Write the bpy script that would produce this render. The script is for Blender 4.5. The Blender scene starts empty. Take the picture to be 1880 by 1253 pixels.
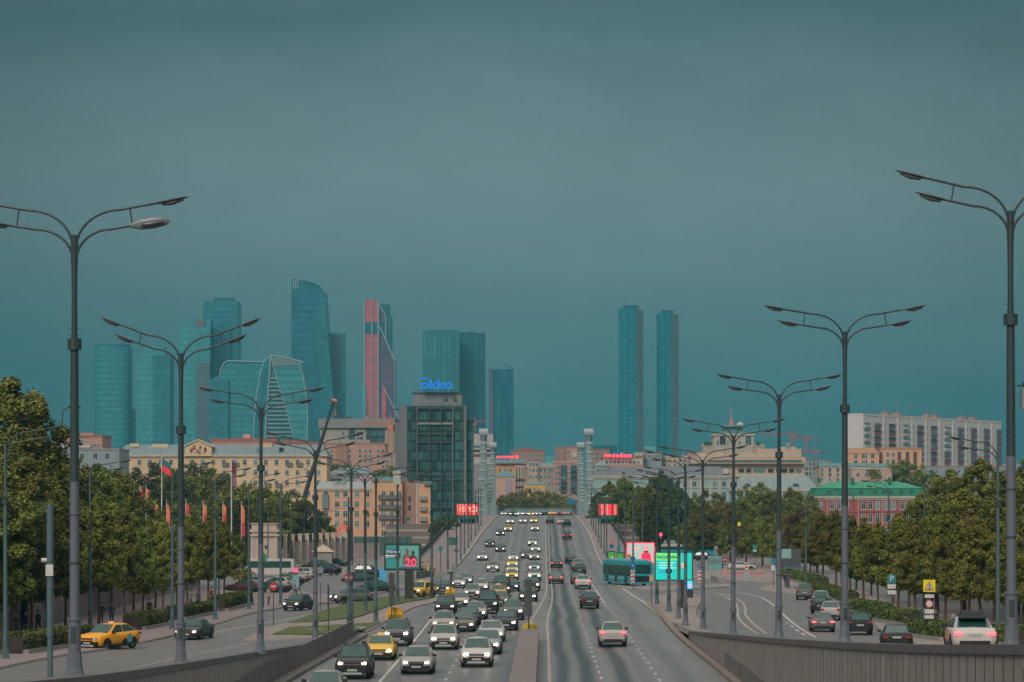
HAZE_D = 1.6e-4
import bpy, bmesh, math, random
from mathutils import Vector, Matrix, geometry
RND = random.Random(11)
F, CX, CY, EZ = 5000.0, 1000.0, 945.0, 10.0
C = bpy.context.scene.collection
rad = math.radians

def W(px, py, Y):
    return Vector(((px-CX)*Y/F, Y, EZ+(CY-py)*Y/F))

def prof(pts):
    n = len(pts)
    m = []
    for i in range(n):
        a = pts[max(0, i-1)]; b = pts[min(n-1, i+1)]
        m.append((b[1]-a[1])/(b[0]-a[0]))
    for i in range(1, n-1):
        s1 = pts[i][1]-pts[i-1][1]; s2 = pts[i+1][1]-pts[i][1]
        if s1*s2 <= 0: m[i] = 0
    def f(x):
        if x <= pts[0][0]: return pts[0][1]
        if x >= pts[-1][0]: return pts[-1][1]
        for i in range(n-1):
            if x <= pts[i+1][0]:
                h = pts[i+1][0]-pts[i][0]; t = (x-pts[i][0])/h
                return ((2*t**3-3*t*t+1)*pts[i][1]+(t**3-2*t*t+t)*h*m[i]
                        + (-2*t**3+3*t*t)*pts[i+1][1]+(t**3-t*t)*h*m[i+1])
    return f

hroad = prof([(30, 8.8), (110, 8.7), (200, 8.75), (340, 8.75), (400, 8.65), (450, 8.1), (500, 6.95), (555, 5.1),
              (610, 3.2), (667, 1.65), (730, .75), (800, .38), (900, .28), (1000, .5), (1100, 1.5), (1300, 5.5), (1450, 8.6), (1600, 9)])
XL = prof([(30, -11.3), (60, -11.6), (75, -12.1), (99, -13.1), (136, -13.9), (170, -13.6), (200, -13.4), (300, -13.8), (420, -14), (500, -13.8),
           (560, -13.5), (667, -12.7), (1600, -12.7)])
XR = prof([(30, 10), (140, 10.1), (190, 9.9), (259, 10.5), (300, 10.3), (378, 9.2), (450, 9.1), (562, 9.3), (640, 8.7), (700, 8.3), (1600, 8.3)])
hwL = prof([(30, 2.6), (50, 3.4), (73, 4.4), (104, 5.7), (131, 6.65), (168, 7.8), (196, 8.4), (235, 8.72), (420, 8.75)])
hfL = prof([(30, 4.6), (75, 6.4), (114, 7.5), (150, 8.2), (180, 8.7), (260, 9.0), (400, 9.05)])
hwR = prof([(30, 1.6), (50, 2.6), (73, 3.7), (103, 4.9), (133, 6.05), (163, 7.2), (190, 8.1), (235, 8.7), (420, 8.75)])
hfR = prof([(30, 2.2), (58, 3.6), (109, 5.6), (160, 7.9), (217, 9.0), (300, 9.05)])
DXL, DXR = -22.0, 15.6

def gz(X, Y):
    if Y >= 400:
        if DXL <= X <= DXR: return EZ-hroad(Y)
        return EZ-9.05
    if XL(Y) <= X <= XR(Y): return EZ-hroad(Y)
    if X < XL(Y): d, a, b = XL(Y)-X, hwL(Y), hfL(Y)
    else: d, a, b = X-XR(Y), hwR(Y), hfR(Y)
    t = min(1, max(0, d/12)); t = t*t*(3-2*t)
    return EZ-(a+(b-a)*t)

def onG(px, py, Y0=45.0, Y1=2500.0):
    Y = Y0
    while Y < Y1:
        X = (px-CX)*Y/F
        if EZ-(py-CY)*Y/F <= gz(X, Y)+1e-6:
            return Vector((X, Y, gz(X, Y)))
        Y += .5 if Y < 400 else 1
    return Vector(((px-CX)*Y1/F, Y1, gz(0, Y1)))

# ---------------------------------------------------------------- materials
MATS = {}
def M(name, col, rough=.65, metal=0.0, var=.18, scale=2.5, emit=0, spec=.5, bump=0, coord='Object'):
    if name in MATS: return MATS[name]
    m = bpy.data.materials.new(name); m.use_nodes = True
    nt = m.node_tree; b = nt.nodes['Principled BSDF']
    b.inputs['Roughness'].default_value = rough; b.inputs['Metallic'].default_value = metal
    b.inputs['Specular IOR Level'].default_value = spec
    c = (*col, 1)
    tc = nt.nodes.new('ShaderNodeTexCoord')
    nz = nt.nodes.new('ShaderNodeTexNoise'); nz.inputs['Scale'].default_value = scale; nz.inputs['Detail'].default_value = 5
    nt.links.new(tc.outputs[coord], nz.inputs['Vector'])
    mx = nt.nodes.new('ShaderNodeMix'); mx.data_type = 'RGBA'
    mx.inputs['A'].default_value = (*[x*(1-var) for x in col], 1); mx.inputs['B'].default_value = (*[min(1, x*(1+var)) for x in col], 1)
    nt.links.new(nz.outputs['Fac'], mx.inputs['Factor']); nt.links.new(mx.outputs['Result'], b.inputs['Base Color'])
    if emit:
        nt.links.new(mx.outputs['Result'], b.inputs['Emission Color']); b.inputs['Emission Strength'].default_value = emit
    if bump:
        bp = nt.nodes.new('ShaderNodeBump'); bp.inputs['Strength'].default_value = bump
        nt.links.new(nz.outputs['Fac'], bp.inputs['Height']); nt.links.new(bp.outputs['Normal'], b.inputs['Normal'])
    MATS[name] = m
    return m

def nd(nt, t, **k):
    n = nt.nodes.new(t)
    for a, v in k.items(): setattr(n, a, v)
    return n
def mth(nt, op, a, b=None, c=None):
    n = nd(nt, 'ShaderNodeMath', operation=op)
    for i, v in enumerate((a, b, c)):
        if v is None: continue
        if isinstance(v, (int, float)): n.inputs[i].default_value = v
        else: nt.links.new(v, n.inputs[i])
    return n.outputs[0]

def facade(name, glass, line, fz=3.8, fx=3.0, wz=.3, wx=.12, var=.5, rough=.35):
    """glazed curtain wall: floor bands, mullions and panes of differing tone, in metres"""
    if name in MATS: return MATS[name]
    m = bpy.data.materials.new(name); m.use_nodes = True; nt = m.node_tree; b = nt.nodes['Principled BSDF']
    tc = nd(nt, 'ShaderNodeTexCoord'); sp = nd(nt, 'ShaderNodeSeparateXYZ'); nt.links.new(tc.outputs['Object'], sp.inputs[0])
    xy = mth(nt, 'ADD', sp.outputs[0], sp.outputs[1])
    u = mth(nt, 'DIVIDE', xy, fx); v = mth(nt, 'DIVIDE', sp.outputs[2], fz)
    lu = mth(nt, 'LESS_THAN', mth(nt, 'FRACT', u), wx); lv = mth(nt, 'LESS_THAN', mth(nt, 'FRACT', v), wz)
    ln = mth(nt, 'MAXIMUM', lu, lv)
    cb = nd(nt, 'ShaderNodeCombineXYZ'); nt.links.new(mth(nt, 'FLOOR', u), cb.inputs[0]); nt.links.new(mth(nt, 'FLOOR', v), cb.inputs[2])
    wn = nd(nt, 'ShaderNodeTexWhiteNoise', noise_dimensions='3D'); nt.links.new(cb.outputs[0], wn.inputs['Vector'])
    nz = nd(nt, 'ShaderNodeTexNoise'); nz.inputs['Scale'].default_value = .03; nz.inputs['Detail'].default_value = 3; nt.links.new(tc.outputs['Object'], nz.inputs['Vector'])
    k = mth(nt, 'MULTIPLY_ADD', wn.outputs['Value'], var, 1-var/2)
    k = mth(nt, 'MULTIPLY', k, mth(nt, 'MULTIPLY_ADD', nz.outputs['Fac'], 1.2, .4))
    g = nd(nt, 'ShaderNodeVectorMath', operation='SCALE'); g.inputs[0].default_value = glass; nt.links.new(k, g.inputs['Scale'])
    mx = nd(nt, 'ShaderNodeMix', data_type='RGBA'); nt.links.new(ln, mx.inputs['Factor']); nt.links.new(g.outputs[0], mx.inputs['A'])
    mx.inputs['B'].default_value = (*line, 1); nt.links.new(mx.outputs['Result'], b.inputs['Base Color'])
    b.inputs['Roughness'].default_value = rough
    MATS[name] = m
    return m

def asphalt(name, base, stripes=(), var=.2, rough=.5):
    """worn asphalt; stripes = (x centre, half width, depth) of dark polished wheel tracks along the road"""
    m = bpy.data.materials.new(name); m.use_nodes = True; nt = m.node_tree; b = nt.nodes['Principled BSDF']
    ge = nd(nt, 'ShaderNodeNewGeometry'); sp = nd(nt, 'ShaderNodeSeparateXYZ'); nt.links.new(ge.outputs['Position'], sp.inputs[0])
    n1 = nd(nt, 'ShaderNodeTexNoise'); n1.inputs['Scale'].default_value = .12; n1.inputs['Detail'].default_value = 6
    n2 = nd(nt, 'ShaderNodeTexNoise'); n2.inputs['Scale'].default_value = 9; n2.inputs['Detail'].default_value = 4
    mp = nd(nt, 'ShaderNodeMapping'); mp.inputs['Scale'].default_value = (1.1, .03, 1)
    n3 = nd(nt, 'ShaderNodeTexNoise'); n3.inputs['Scale'].default_value = 1; n3.inputs['Detail'].default_value = 4
    nt.links.new(ge.outputs['Position'], mp.inputs['Vector']); nt.links.new(mp.outputs[0], n3.inputs['Vector'])
    for n in (n1, n2): nt.links.new(ge.outputs['Position'], n.inputs['Vector'])
    k = mth(nt, 'MULTIPLY_ADD', n1.outputs['Fac'], var*2, 1-var)
    k = mth(nt, 'MULTIPLY', k, mth(nt, 'MULTIPLY_ADD', n2.outputs['Fac'], .3, .85))
    k = mth(nt, 'MULTIPLY', k, mth(nt, 'MULTIPLY_ADD', n3.outputs['Fac'], .5, .75))
    dark = None
    if stripes:
        wob = nd(nt, 'ShaderNodeTexNoise'); wob.inputs['Scale'].default_value = .035; wob.inputs['Detail'].default_value = 2
        cy = nd(nt, 'ShaderNodeCombineXYZ'); nt.links.new(sp.outputs[1], cy.inputs[1]); nt.links.new(cy.outputs[0], wob.inputs['Vector'])
        x = mth(nt, 'ADD', sp.outputs[0], mth(nt, 'MULTIPLY_ADD', wob.outputs['Fac'], .9, -.45))
        x = mth(nt, 'ADD', x, mth(nt, 'MULTIPLY_ADD', n3.outputs['Fac'], .24, -.12))
        for c, w, d in stripes:
            q = mth(nt, 'DIVIDE', mth(nt, 'SUBTRACT', x, c), w); q = mth(nt, 'MULTIPLY', q, q); q = mth(nt, 'MULTIPLY', q, q)
            e = mth(nt, 'MULTIPLY', mth(nt, 'DIVIDE', 1, mth(nt, 'ADD', 1, q)), d)
            dark = e if dark is None else mth(nt, 'MAXIMUM', dark, e)
        k = mth(nt, 'MULTIPLY', k, mth(nt, 'SUBTRACT', 1, dark))
    g = nd(nt, 'ShaderNodeVectorMath', operation='SCALE'); g.inputs[0].default_value = base; nt.links.new(k, g.inputs['Scale'])
    # thin sealed cracks
    vo = nd(nt, 'ShaderNodeTexVoronoi', feature='DISTANCE_TO_EDGE'); vo.inputs['Scale'].default_value = .11
    dv = nd(nt, 'ShaderNodeVectorMath', operation='ADD'); sc = nd(nt, 'ShaderNodeVectorMath', operation='SCALE'); sc.inputs['Scale'].default_value = 5
    nt.links.new(n1.outputs['Color'], sc.inputs[0]); nt.links.new(sc.outputs[0], dv.inputs[0]); nt.links.new(ge.outputs['Position'], dv.inputs[1]); nt.links.new(dv.outputs[0], vo.inputs['Vector'])
    cr = mth(nt, 'LESS_THAN', vo.outputs['Distance'], .006)
    mx = nd(nt, 'ShaderNodeMix', data_type='RGBA'); nt.links.new(mth(nt, 'MULTIPLY', cr, .45), mx.inputs['Factor'])
    nt.links.new(g.outputs[0], mx.inputs['A']); mx.inputs['B'].default_value = (.03, .03, .03, 1)
    nt.links.new(mx.outputs['Result'], b.inputs['Base Color'])
    if dark is not None:
        nt.links.new(mth(nt, 'MULTIPLY_ADD', dark, -.08, rough), b.inputs['Roughness'])
    else: b.inputs['Roughness'].default_value = rough
    bp = nd(nt, 'ShaderNodeBump'); bp.inputs['Strength'].default_value = .25; bp.inputs['Distance'].default_value = .02
    nt.links.new(n2.outputs['Fac'], bp.inputs['Height']); nt.links.new(bp.outputs[0], b.inputs['Normal']); b.inputs['Specular IOR Level'].default_value = .35
    return m

def panelled(name, col, joint, step, axis=1, bandz=None, rough=.7):
    """stone or concrete slabs with joints every step metres"""
    m = bpy.data.materials.new(name); m.use_nodes = True; nt = m.node_tree; b = nt.nodes['Principled BSDF']
    ge = nd(nt, 'ShaderNodeNewGeometry'); sp = nd(nt, 'ShaderNodeSeparateXYZ'); nt.links.new(ge.outputs['Position'], sp.inputs[0])
    u = mth(nt, 'DIVIDE', sp.outputs[axis], step)
    ln = mth(nt, 'LESS_THAN', mth(nt, 'FRACT', u), .07 if step < 1.25 else .1)
    if bandz: ln = mth(nt, 'MAXIMUM', ln, mth(nt, 'LESS_THAN', mth(nt, 'FRACT', mth(nt, 'DIVIDE', sp.outputs[bandz[0]], bandz[1])), .07))
    wn = nd(nt, 'ShaderNodeTexWhiteNoise', noise_dimensions='1D'); nt.links.new(mth(nt, 'FLOOR', u), wn.inputs['W'])
    n1 = nd(nt, 'ShaderNodeTexNoise'); n1.inputs['Scale'].default_value = .8; n1.inputs['Detail'].default_value = 7; nt.links.new(ge.outputs['Position'], n1.inputs['Vector'])
    k = mth(nt, 'MULTIPLY', mth(nt, 'MULTIPLY_ADD', wn.outputs['Value'], .14, .93), mth(nt, 'MULTIPLY_ADD', n1.outputs['Fac'], .6, .7))
    g = nd(nt, 'ShaderNodeVectorMath', operation='SCALE'); g.inputs[0].default_value = col; nt.links.new(k, g.inputs['Scale'])
    mx = nd(nt, 'ShaderNodeMix', data_type='RGBA'); nt.links.new(ln, mx.inputs['Factor']); nt.links.new(g.outputs[0], mx.inputs['A']); mx.inputs['B'].default_value = (*joint, 1)
    nt.links.new(mx.outputs['Result'], b.inputs['Base Color']); b.inputs['Roughness'].default_value = rough
    MATS[name] = m
    return m

def leafmat(name, c1, c2):
    m = bpy.data.materials.new(name); m.use_nodes = True; nt = m.node_tree; b = nt.nodes['Principled BSDF']
    ge = nd(nt, 'ShaderNodeNewGeometry'); oi = nd(nt, 'ShaderNodeObjectInfo')
    n = nd(nt, 'ShaderNodeTexNoise'); n.inputs['Scale'].default_value = .7; n.inputs['Detail'].default_value = 3; nt.links.new(ge.outputs['Position'], n.inputs['Vector'])
    f = mth(nt, 'ADD', mth(nt, 'MULTIPLY', ge.outputs['Random Per Island'], .55), mth(nt, 'MULTIPLY_ADD', n.outputs['Fac'], 2.0, -.75))
    mx = nd(nt, 'ShaderNodeMix', data_type='RGBA'); nt.links.new(f, mx.inputs['Factor']); mx.inputs['A'].default_value = (*c1, 1); mx.inputs['B'].default_value = (*c2, 1)
    hs = nd(nt, 'ShaderNodeHueSaturation'); nt.links.new(mx.outputs['Result'], hs.inputs['Color'])
    nt.links.new(mth(nt, 'MULTIPLY_ADD', oi.outputs['Random'], .05, .475), hs.inputs['Hue']); nt.links.new(mth(nt, 'MULTIPLY_ADD', oi.outputs['Random'], .5, .75), hs.inputs['Value'])
    nt.links.new(hs.outputs[0], b.inputs['Base Color']); b.inputs['Roughness'].default_value = .6; b.inputs['Specular IOR Level'].default_value = .25
    MATS[name] = m
    return m

# ---------------------------------------------------------------- mesh helper
class MB:
    def __init__(s): s.v = []; s.f = []; s.m = []; s.s = []
    def add(s, vs, fs, m=0, sm=False):
        o = len(s.v); s.v += [tuple(v) for v in vs]
        for f in fs: s.f.append([o+i for i in f]); s.m.append(m); s.s.append(sm)
        return s
    def box(s, x0, x1, y0, y1, z0, z1, m=0):
        return s.add([(x0, y0, z0), (x1, y0, z0), (x1, y1, z0), (x0, y1, z0), (x0, y0, z1), (x1, y0, z1), (x1, y1, z1), (x0, y1, z1)],
                     [(0, 3, 2, 1), (4, 5, 6, 7), (0, 1, 5, 4), (1, 2, 6, 5), (2, 3, 7, 6), (3, 0, 4, 7)], m)
    def tube(s, pts, r, n=8, m=0, cap=True):
        pts = [Vector(p) for p in pts]; rr = r if isinstance(r, (list, tuple)) else [r]*len(pts)
        vs = []; ref = None
        for i, p in enumerate(pts):
            a = pts[max(0, i-1)]; b = pts[min(len(pts)-1, i+1)]
            d = (b-a).normalized() if (b-a).length > 1e-9 else Vector((0, 0, 1))
            if ref is None: ref = Vector((1, 0, 0)) if abs(d.x) < .8 else Vector((0, 1, 0))
            u = (ref-d*ref.dot(d)).normalized(); ref = u; w = d.cross(u)
            for k in range(n):
                t = 2*math.pi*k/n; vs.append(p+(u*math.cos(t)+w*math.sin(t))*rr[i])
        fs = []
        for i in range(len(pts)-1):
            for k in range(n):
                a = i*n+k; b = i*n+(k+1) % n; fs.append((a, b, b+n, a+n))
        s.add(vs, fs, m, True)
        if cap: s.add(vs[:n], [tuple(range(n-1, -1, -1))], m); s.add(vs[-n:], [tuple(range(n))], m)
        return s
    def prism(s, poly, y0, y1, m=0, ms=None):
        """polygon in x,z (counter clockwise seen from -y) pushed back from y0 to y1"""
        n = len(poly); ms = m if ms is None else ms
        vs = [(x, y0, z) for x, z in poly]+[(x, y1, z) for x, z in poly]
        s.add(vs, [tuple(range(n)), tuple(range(2*n-1, n-1, -1))], m)
        s.add(vs, [(i, i+n, (i+1) % n+n, (i+1) % n) for i in range(n)], ms)
        return s
    def slab(s, poly, z0, z1, m=0, ms=None):
        n = len(poly); ms = m if ms is None else ms
        vs = [(x, y, z0) for x, y in poly]+[(x, y, z1) for x, y in poly]
        s.add(vs, [tuple(range(n, 2*n)), tuple(range(n-1, -1, -1))], m)
        s.add(vs, [(i, (i+1) % n, (i+1) % n+n, i+n) for i in range(n)], ms)
        return s
    def disc(s, c, r, axis='y', t=.03, n=20, m=0):
        x, y, z = c
        pts = [(r*math.cos(2*math.pi*k/n), r*math.sin(2*math.pi*k/n)) for k in range(n)]
        if axis == 'y': s.prism([(x+a, z+b) for a, b in pts], y-t/2, y+t/2, m)
        else: s.slab([(x+a, y+b) for a, b in pts], z-t/2, z+t/2, m)
        return s
    def mesh(s, name, mats):
        me = bpy.data.meshes.new(name); me.from_pydata(s.v, [], s.f)
        for m in mats: me.materials.append(m)
        me.polygons.foreach_set('material_index', s.m); me.polygons.foreach_set('use_smooth', s.s)
        me.update(); return me
    def build(s, name, mats, parent=None, loc=(0, 0, 0), **tags):
        if not isinstance(mats, (list, tuple)): mats = [mats]
        return obj(name, s.mesh(name, mats), parent, loc, **tags)

def obj(name, me, parent=None, loc=(0, 0, 0), rz=0, **tags):
    o = bpy.data.objects.new(name, me); C.objects.link(o); o.location = loc; o.rotation_euler = (0, 0, rz)
    if parent: o.parent = parent
    for k, v in tags.items():
        if v: o[k] = v
    return o
def thing(name, label, category, loc=(0, 0, 0), rz=0, group=None):
    return obj(name, None, None, loc, rz, label=label, category=category, group=group)
def setc(o, mat):
    o.material_slots[0].link = 'OBJECT'; o.material_slots[0].material = mat
ORD = ['nearest', 'second', 'third', 'fourth', 'fifth', 'sixth', 'seventh', 'eighth', 'ninth', 'tenth', 'eleventh', 'twelfth', 'thirteenth', 'fourteenth', 'fifteenth', 'sixteenth', 'seventeenth', 'eighteenth', 'nineteenth', 'twentieth']
def text_mesh(txt, size, mat, ext=.02, bold=0.0):
    cu = bpy.data.curves.new('lettering', 'FONT'); cu.body = txt; cu.size = size; cu.extrude = ext; cu.offset = bold; cu.align_x = 'CENTER'; cu.align_y = 'CENTER'; cu.resolution_u = 3
    o = bpy.data.objects.new('lettering', cu); C.objects.link(o); bpy.context.view_layer.update()
    me = bpy.data.meshes.new_from_object(o.evaluated_get(bpy.context.evaluated_depsgraph_get()))
    bpy.data.objects.remove(o)
    me.materials.clear(); me.materials.append(mat)
    for v in me.vertices: v.co = Vector((v.co.x, -v.co.z, v.co.y))
    return me

def inpoly(x, y, P):
    c = False; n = len(P); j = n-1
    for i in range(n):
        xi, yi = P[i]; xj, yj = P[j]
        if (yi > y) != (yj > y) and x < (xj-xi)*(y-yi)/(yj-yi)+xi: c = not c
        j = i
    return c
def drape(name, poly, dz, mat, step=(3, 8), skirt=.4, kerb=None, **tags):
    """sheet following the ground, raised dz, with a kerb face round its edge"""
    P = []
    for i in range(len(poly)):
        a = Vector(poly[i][:2]); b = Vector(poly[(i+1) % len(poly)][:2]); n = max(1, int((b-a).length/6))
        P += [tuple(a.lerp(b, k/n)) for k in range(n)]
    xs = [p[0] for p in P]; ys = [p[1] for p in P]; pts = [Vector(p) for p in P]
    y = min(ys)+step[1]*.5
    while y < max(ys):
        x = min(xs)+step[0]*.5
        while x < max(xs):
            if inpoly(x, y, P) and min((Vector((x, y))-q).length for q in pts[:len(P)]) > .8: pts.append(Vector((x, y)))
            x += step[0]
        y += step[1]
    n = len(P)
    r = geometry.delaunay_2d_cdt(pts, [(i, (i+1) % n) for i in range(n)], [list(range(n))], 1, 1e-5)
    mb = MB(); vs = [(v.x, v.y, gz(v.x, v.y)+dz) for v in r[0]]; fs = []
    for f in r[2]:
        a, b, c = [r[0][i] for i in f[:3]]
        cr = (b-a).cross(c-a)
        fs.append(tuple(f) if cr > 0 else tuple(reversed(f)))
    mb.add(vs, fs, 0)
    if skirt:
        ring = [(x, y, gz(x, y)+dz) for x, y in P]; lo = [(x, y, z-skirt) for x, y, z in ring]
        mb.add(ring+lo, [(i, (i+1) % n, (i+1) % n+n, i+n) for i in range(n)]+[(i+n, (i+1) % n+n, (i+1) % n, i) for i in range(0)], 1 if kerb else 0)
    return mb.build(name, [mat]+([kerb] if kerb else []), None, **tags)
def ppoly(pp): return [tuple(onG(x, y)[:2]) for x, y in pp]
def strip(name, fl, fr, Ys, dz, mat, zf=None, **tags):
    mb = MB(); vs = []
    for Y in Ys:
        for X in (fl(Y), fr(Y)): vs.append((X, Y, (zf or gz)(X, Y)+dz))
    mb.add(vs, [(2*i, 2*i+1, 2*i+3, 2*i+2) for i in range(len(Ys)-1)])
    return mb.build(name, mat, None, **tags)
def wallstrip(mb, fx, Ys, th, zb, zt, m=0):
    """upright wall along the road: x from fx(Y), thickness th, bottom/top heights as functions of Y"""
    vs = []
    for Y in Ys:
        x = fx(Y); vs += [(x, Y, zb(Y)), (x+th, Y, zb(Y)), (x+th, Y, zt(Y)), (x, Y, zt(Y))]
    fs = []
    for i in range(len(Ys)-1):
        a = 4*i; b = a+4
        for k in range(4):
            l = (k+1) % 4; fs.append((a+k, a+l, b+l, b+k))
    n = len(vs); fs += [(3, 2, 1, 0), (n-4, n-3, n-2, n-1)]
    mb.add(vs, fs, m); return mb
def rng(a, b, s):
    n = max(1, int(round((b-a)/s))); return [a+(b-a)*i/n for i in range(n+1)]
# ---------------------------------------------------------------- camera, sky, light, air
sc = bpy.context.scene
cam = bpy.data.objects.new('camera', bpy.data.cameras.new('camera')); C.objects.link(cam); sc.camera = cam
cam.location = (0, 0, EZ); cam.rotation_euler = (rad(90), 0, 0)
cam.data.sensor_width = 36; cam.data.lens = F/1880*36; cam.data.shift_x = -60/1880; cam.data.shift_y = (CY-626.5)/1880
cam.data.clip_start = 1; cam.data.clip_end = 30000
sc.view_settings.view_transform = 'Standard'; sc.view_settings.look = 'None'; sc.view_settings.exposure = 0; sc.view_settings.gamma = 1
SUN_E, SUN_A = 33, 200
w = bpy.data.worlds.new('World'); sc.world = w; w.use_nodes = True; nt = w.node_tree; bg = nt.nodes['Background']
tc = nd(nt, 'ShaderNodeTexCoord'); sp = nd(nt, 'ShaderNodeSeparateXYZ'); nt.links.new(tc.outputs['Generated'], sp.inputs[0])
mp = nd(nt, 'ShaderNodeMapping'); mp.inputs['Scale'].default_value = (1, 1, 1.6); nt.links.new(tc.outputs['Generated'], mp.inputs[0])
nz = nd(nt, 'ShaderNodeTexNoise'); nz.inputs['Scale'].default_value = 5; nz.inputs['Detail'].default_value = 9; nz.inputs['Roughness'].default_value = .62; nt.links.new(mp.outputs[0], nz.inputs['Vector'])
z = mth(nt, 'ADD', sp.outputs[2], mth(nt, 'MULTIPLY_ADD', nz.outputs['Fac'], .06, -.03))
rp = nd(nt, 'ShaderNodeValToRGB'); nt.links.new(z, rp.inputs[0]); cr = rp.color_ramp
stops = [(0, (.035, .155, .185)), (.045, (.06, .185, .215)), (.072, (.11, .21, .232)), (.1, (.16, .245, .262)), (.125, (.18, .255, .272)), (.152, (.14, .212, .228)), (.182, (.072, .138, .15)),
         (.3, (.28, .30, .31)), (.55, (.92, .88, .84)), (1, (1.1, 1.03, .97))]
while len(cr.elements) < len(stops): cr.elements.new(.5)
for e, (p, c) in zip(cr.elements, stops): e.position = p; e.color = (*c, 1)
sky = nd(nt, 'ShaderNodeTexSky', sky_type='NISHITA'); sky.sun_disc = False; sky.sun_elevation = rad(SUN_E); sky.sun_rotation = rad(SUN_A); sky.air_density = 2; sky.dust_density = 4
s2 = nd(nt, 'ShaderNodeVectorMath', operation='SCALE'); s2.inputs['Scale'].default_value = .0015; nt.links.new(sky.outputs[0], s2.inputs[0])
xx = mth(nt, 'MINIMUM', mth(nt, 'ABSOLUTE', sp.outputs[0]), .21); xf = mth(nt, 'MULTIPLY_ADD', mth(nt, 'MULTIPLY', xx, xx), -8.0, 1.05)
cl = nd(nt, 'ShaderNodeTexNoise'); cl.inputs['Scale'].default_value = 11; cl.inputs['Detail'].default_value = 12; cl.inputs['Roughness'].default_value = .68; cm = nd(nt, 'ShaderNodeMapping'); cm.inputs['Scale'].default_value = (1, 1, 2.2); cm.inputs['Location'].default_value = (3, 1, 5)
nt.links.new(tc.outputs['Generated'], cm.inputs[0]); nt.links.new(cm.outputs[0], cl.inputs['Vector']); xf = mth(nt, 'MULTIPLY', xf, mth(nt, 'MULTIPLY_ADD', cl.outputs['Fac'], .5, .75))
rs = nd(nt, 'ShaderNodeVectorMath', operation='SCALE'); nt.links.new(rp.outputs[0], rs.inputs[0]); nt.links.new(xf, rs.inputs['Scale'])
ad = nd(nt, 'ShaderNodeVectorMath', operation='ADD'); nt.links.new(rs.outputs[0], ad.inputs[0]); nt.links.new(s2.outputs[0], ad.inputs[1])
nt.links.new(ad.outputs[0], bg.inputs['Color']); bg.inputs['Strength'].default_value = 1
sl = bpy.data.lights.new('sun', 'SUN'); sl.energy = 2.0; sl.angle = rad(20); sl.color = (1, .9, .82)
so = bpy.data.objects.new('sun', sl); C.objects.link(so); so.rotation_euler = (rad(90-SUN_E), 0, rad(-(SUN_A-180)))
hm = bpy.data.materials.new('haze_air'); hm.use_nodes = True; n2 = hm.node_tree
n2.nodes.remove(n2.nodes['Principled BSDF']); pv = n2.nodes.new('ShaderNodeVolumePrincipled')
pv.inputs['Color'].default_value = (.13, .48, .57, 1); pv.inputs['Density'].default_value = HAZE_D; pv.inputs['Anisotropy'].default_value = 0
n2.links.new(pv.outputs[0], n2.nodes['Material Output'].inputs['Volume'])
MB().box(-2600, 2600, -60, 5200, -3, 390).build('haze', hm, None, kind='stuff')

# ---------------------------------------------------------------- ground and roads
A_main = asphalt('asphalt_main', (.165, .162, .158), [(.95, .36, .9), (2.25, .4, .9), (4.2, .4, .88), (5.3, .3, .25), (7.4, .45, .3),
         (-2.5, .45, .3), (-4.3, .45, .34), (-5.9, .45, .26), (-7.7, .45, .3), (-9.3, .45, .22), (-11, .5, .22), (-1.9, .35, .4)], var=.3, rough=.42)
A_side = asphalt('asphalt_side', (.14, .132, .128), rough=.45)
A_lot = asphalt('asphalt_far', (.2, .17, .16))
PAVE = panelled('paving', (.26, .22, .195), (.2, .17, .16), .9, 0, (1, .9))
PINK = panelled('paving_pink', (.235, .185, .18), (.2, .16, .16), 1.2, 0, (1, 1.2))
KERB = M('kerb_stone', (.36, .32, .29), .7, var=.25, scale=1.5)
KERBD = M('kerb_dark', (.16, .15, .14), .8, var=.4, scale=1)
GRASS = M('grass', (.075, .10, .022), .9, var=.45, scale=1.2, bump=.4)
LINE = M('road_paint', (.5, .46, .4), .6, var=.3, scale=1.2)
YLINE = M('road_paint_yellow', (.36, .31, .25), .6, var=.3, scale=1.2)
Ys = rng(30, 400, 10)
def zroad(X, Y): return EZ-hroad(Y)
strip('road', XL, XR, rng(30, 1600, 8), 0, A_main, zroad, kind='structure')
def zs(side):
    def f(X, Y):
        if side < 0: d, a, b = XL(Y)-X, hwL(Y), hfL(Y)
        else: d, a, b = X-XR(Y), hwR(Y), hfR(Y)
        t = min(1, max(0, d/12)); t = t*t*(3-2*t)
        return EZ-(a+(b-a)*t)
    return f
for side, nm in ((-1, 'side_road_west'), (1, 'side_road_east')):
    mb = MB(); ds = [.01, 2, 4, 6, 8, 10, 12, 16, 25, 45, 90, 200]; z_ = zs(side); n = len(ds)
    vs = []
    for Y in Ys:
        x0 = XL(Y) if side < 0 else XR(Y)
        for d in ds: vs.append((x0+side*d, Y, z_(x0+side*d, Y)))
    fs = []
    for i in range(len(Ys)-1):
        for k in range(n-1):
            a = i*n+k; fs.append((a, a+1, a+n+1, a+n) if side > 0 else (a, a+n, a+n+1, a+1))
    mb.add(vs, fs, 0, True); mb.build(nm, A_side, None, kind='structure')
MB().add([(-2590, 400, EZ-9.054), (2590, 400, EZ-9.054), (2590, 5190, EZ-9.054), (-2590, 5190, EZ-9.054)], [(0, 1, 2, 3)]).build('ground', A_lot, None, kind='structure')
MB().add([(-2590, -50, EZ-9.2), (2590, -50, EZ-9.2), (2590, 400, EZ-9.2), (-2590, 400, EZ-9.2)], [(0, 1, 2, 3)]).build('ground_near', A_lot, None, kind='structure')
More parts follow.
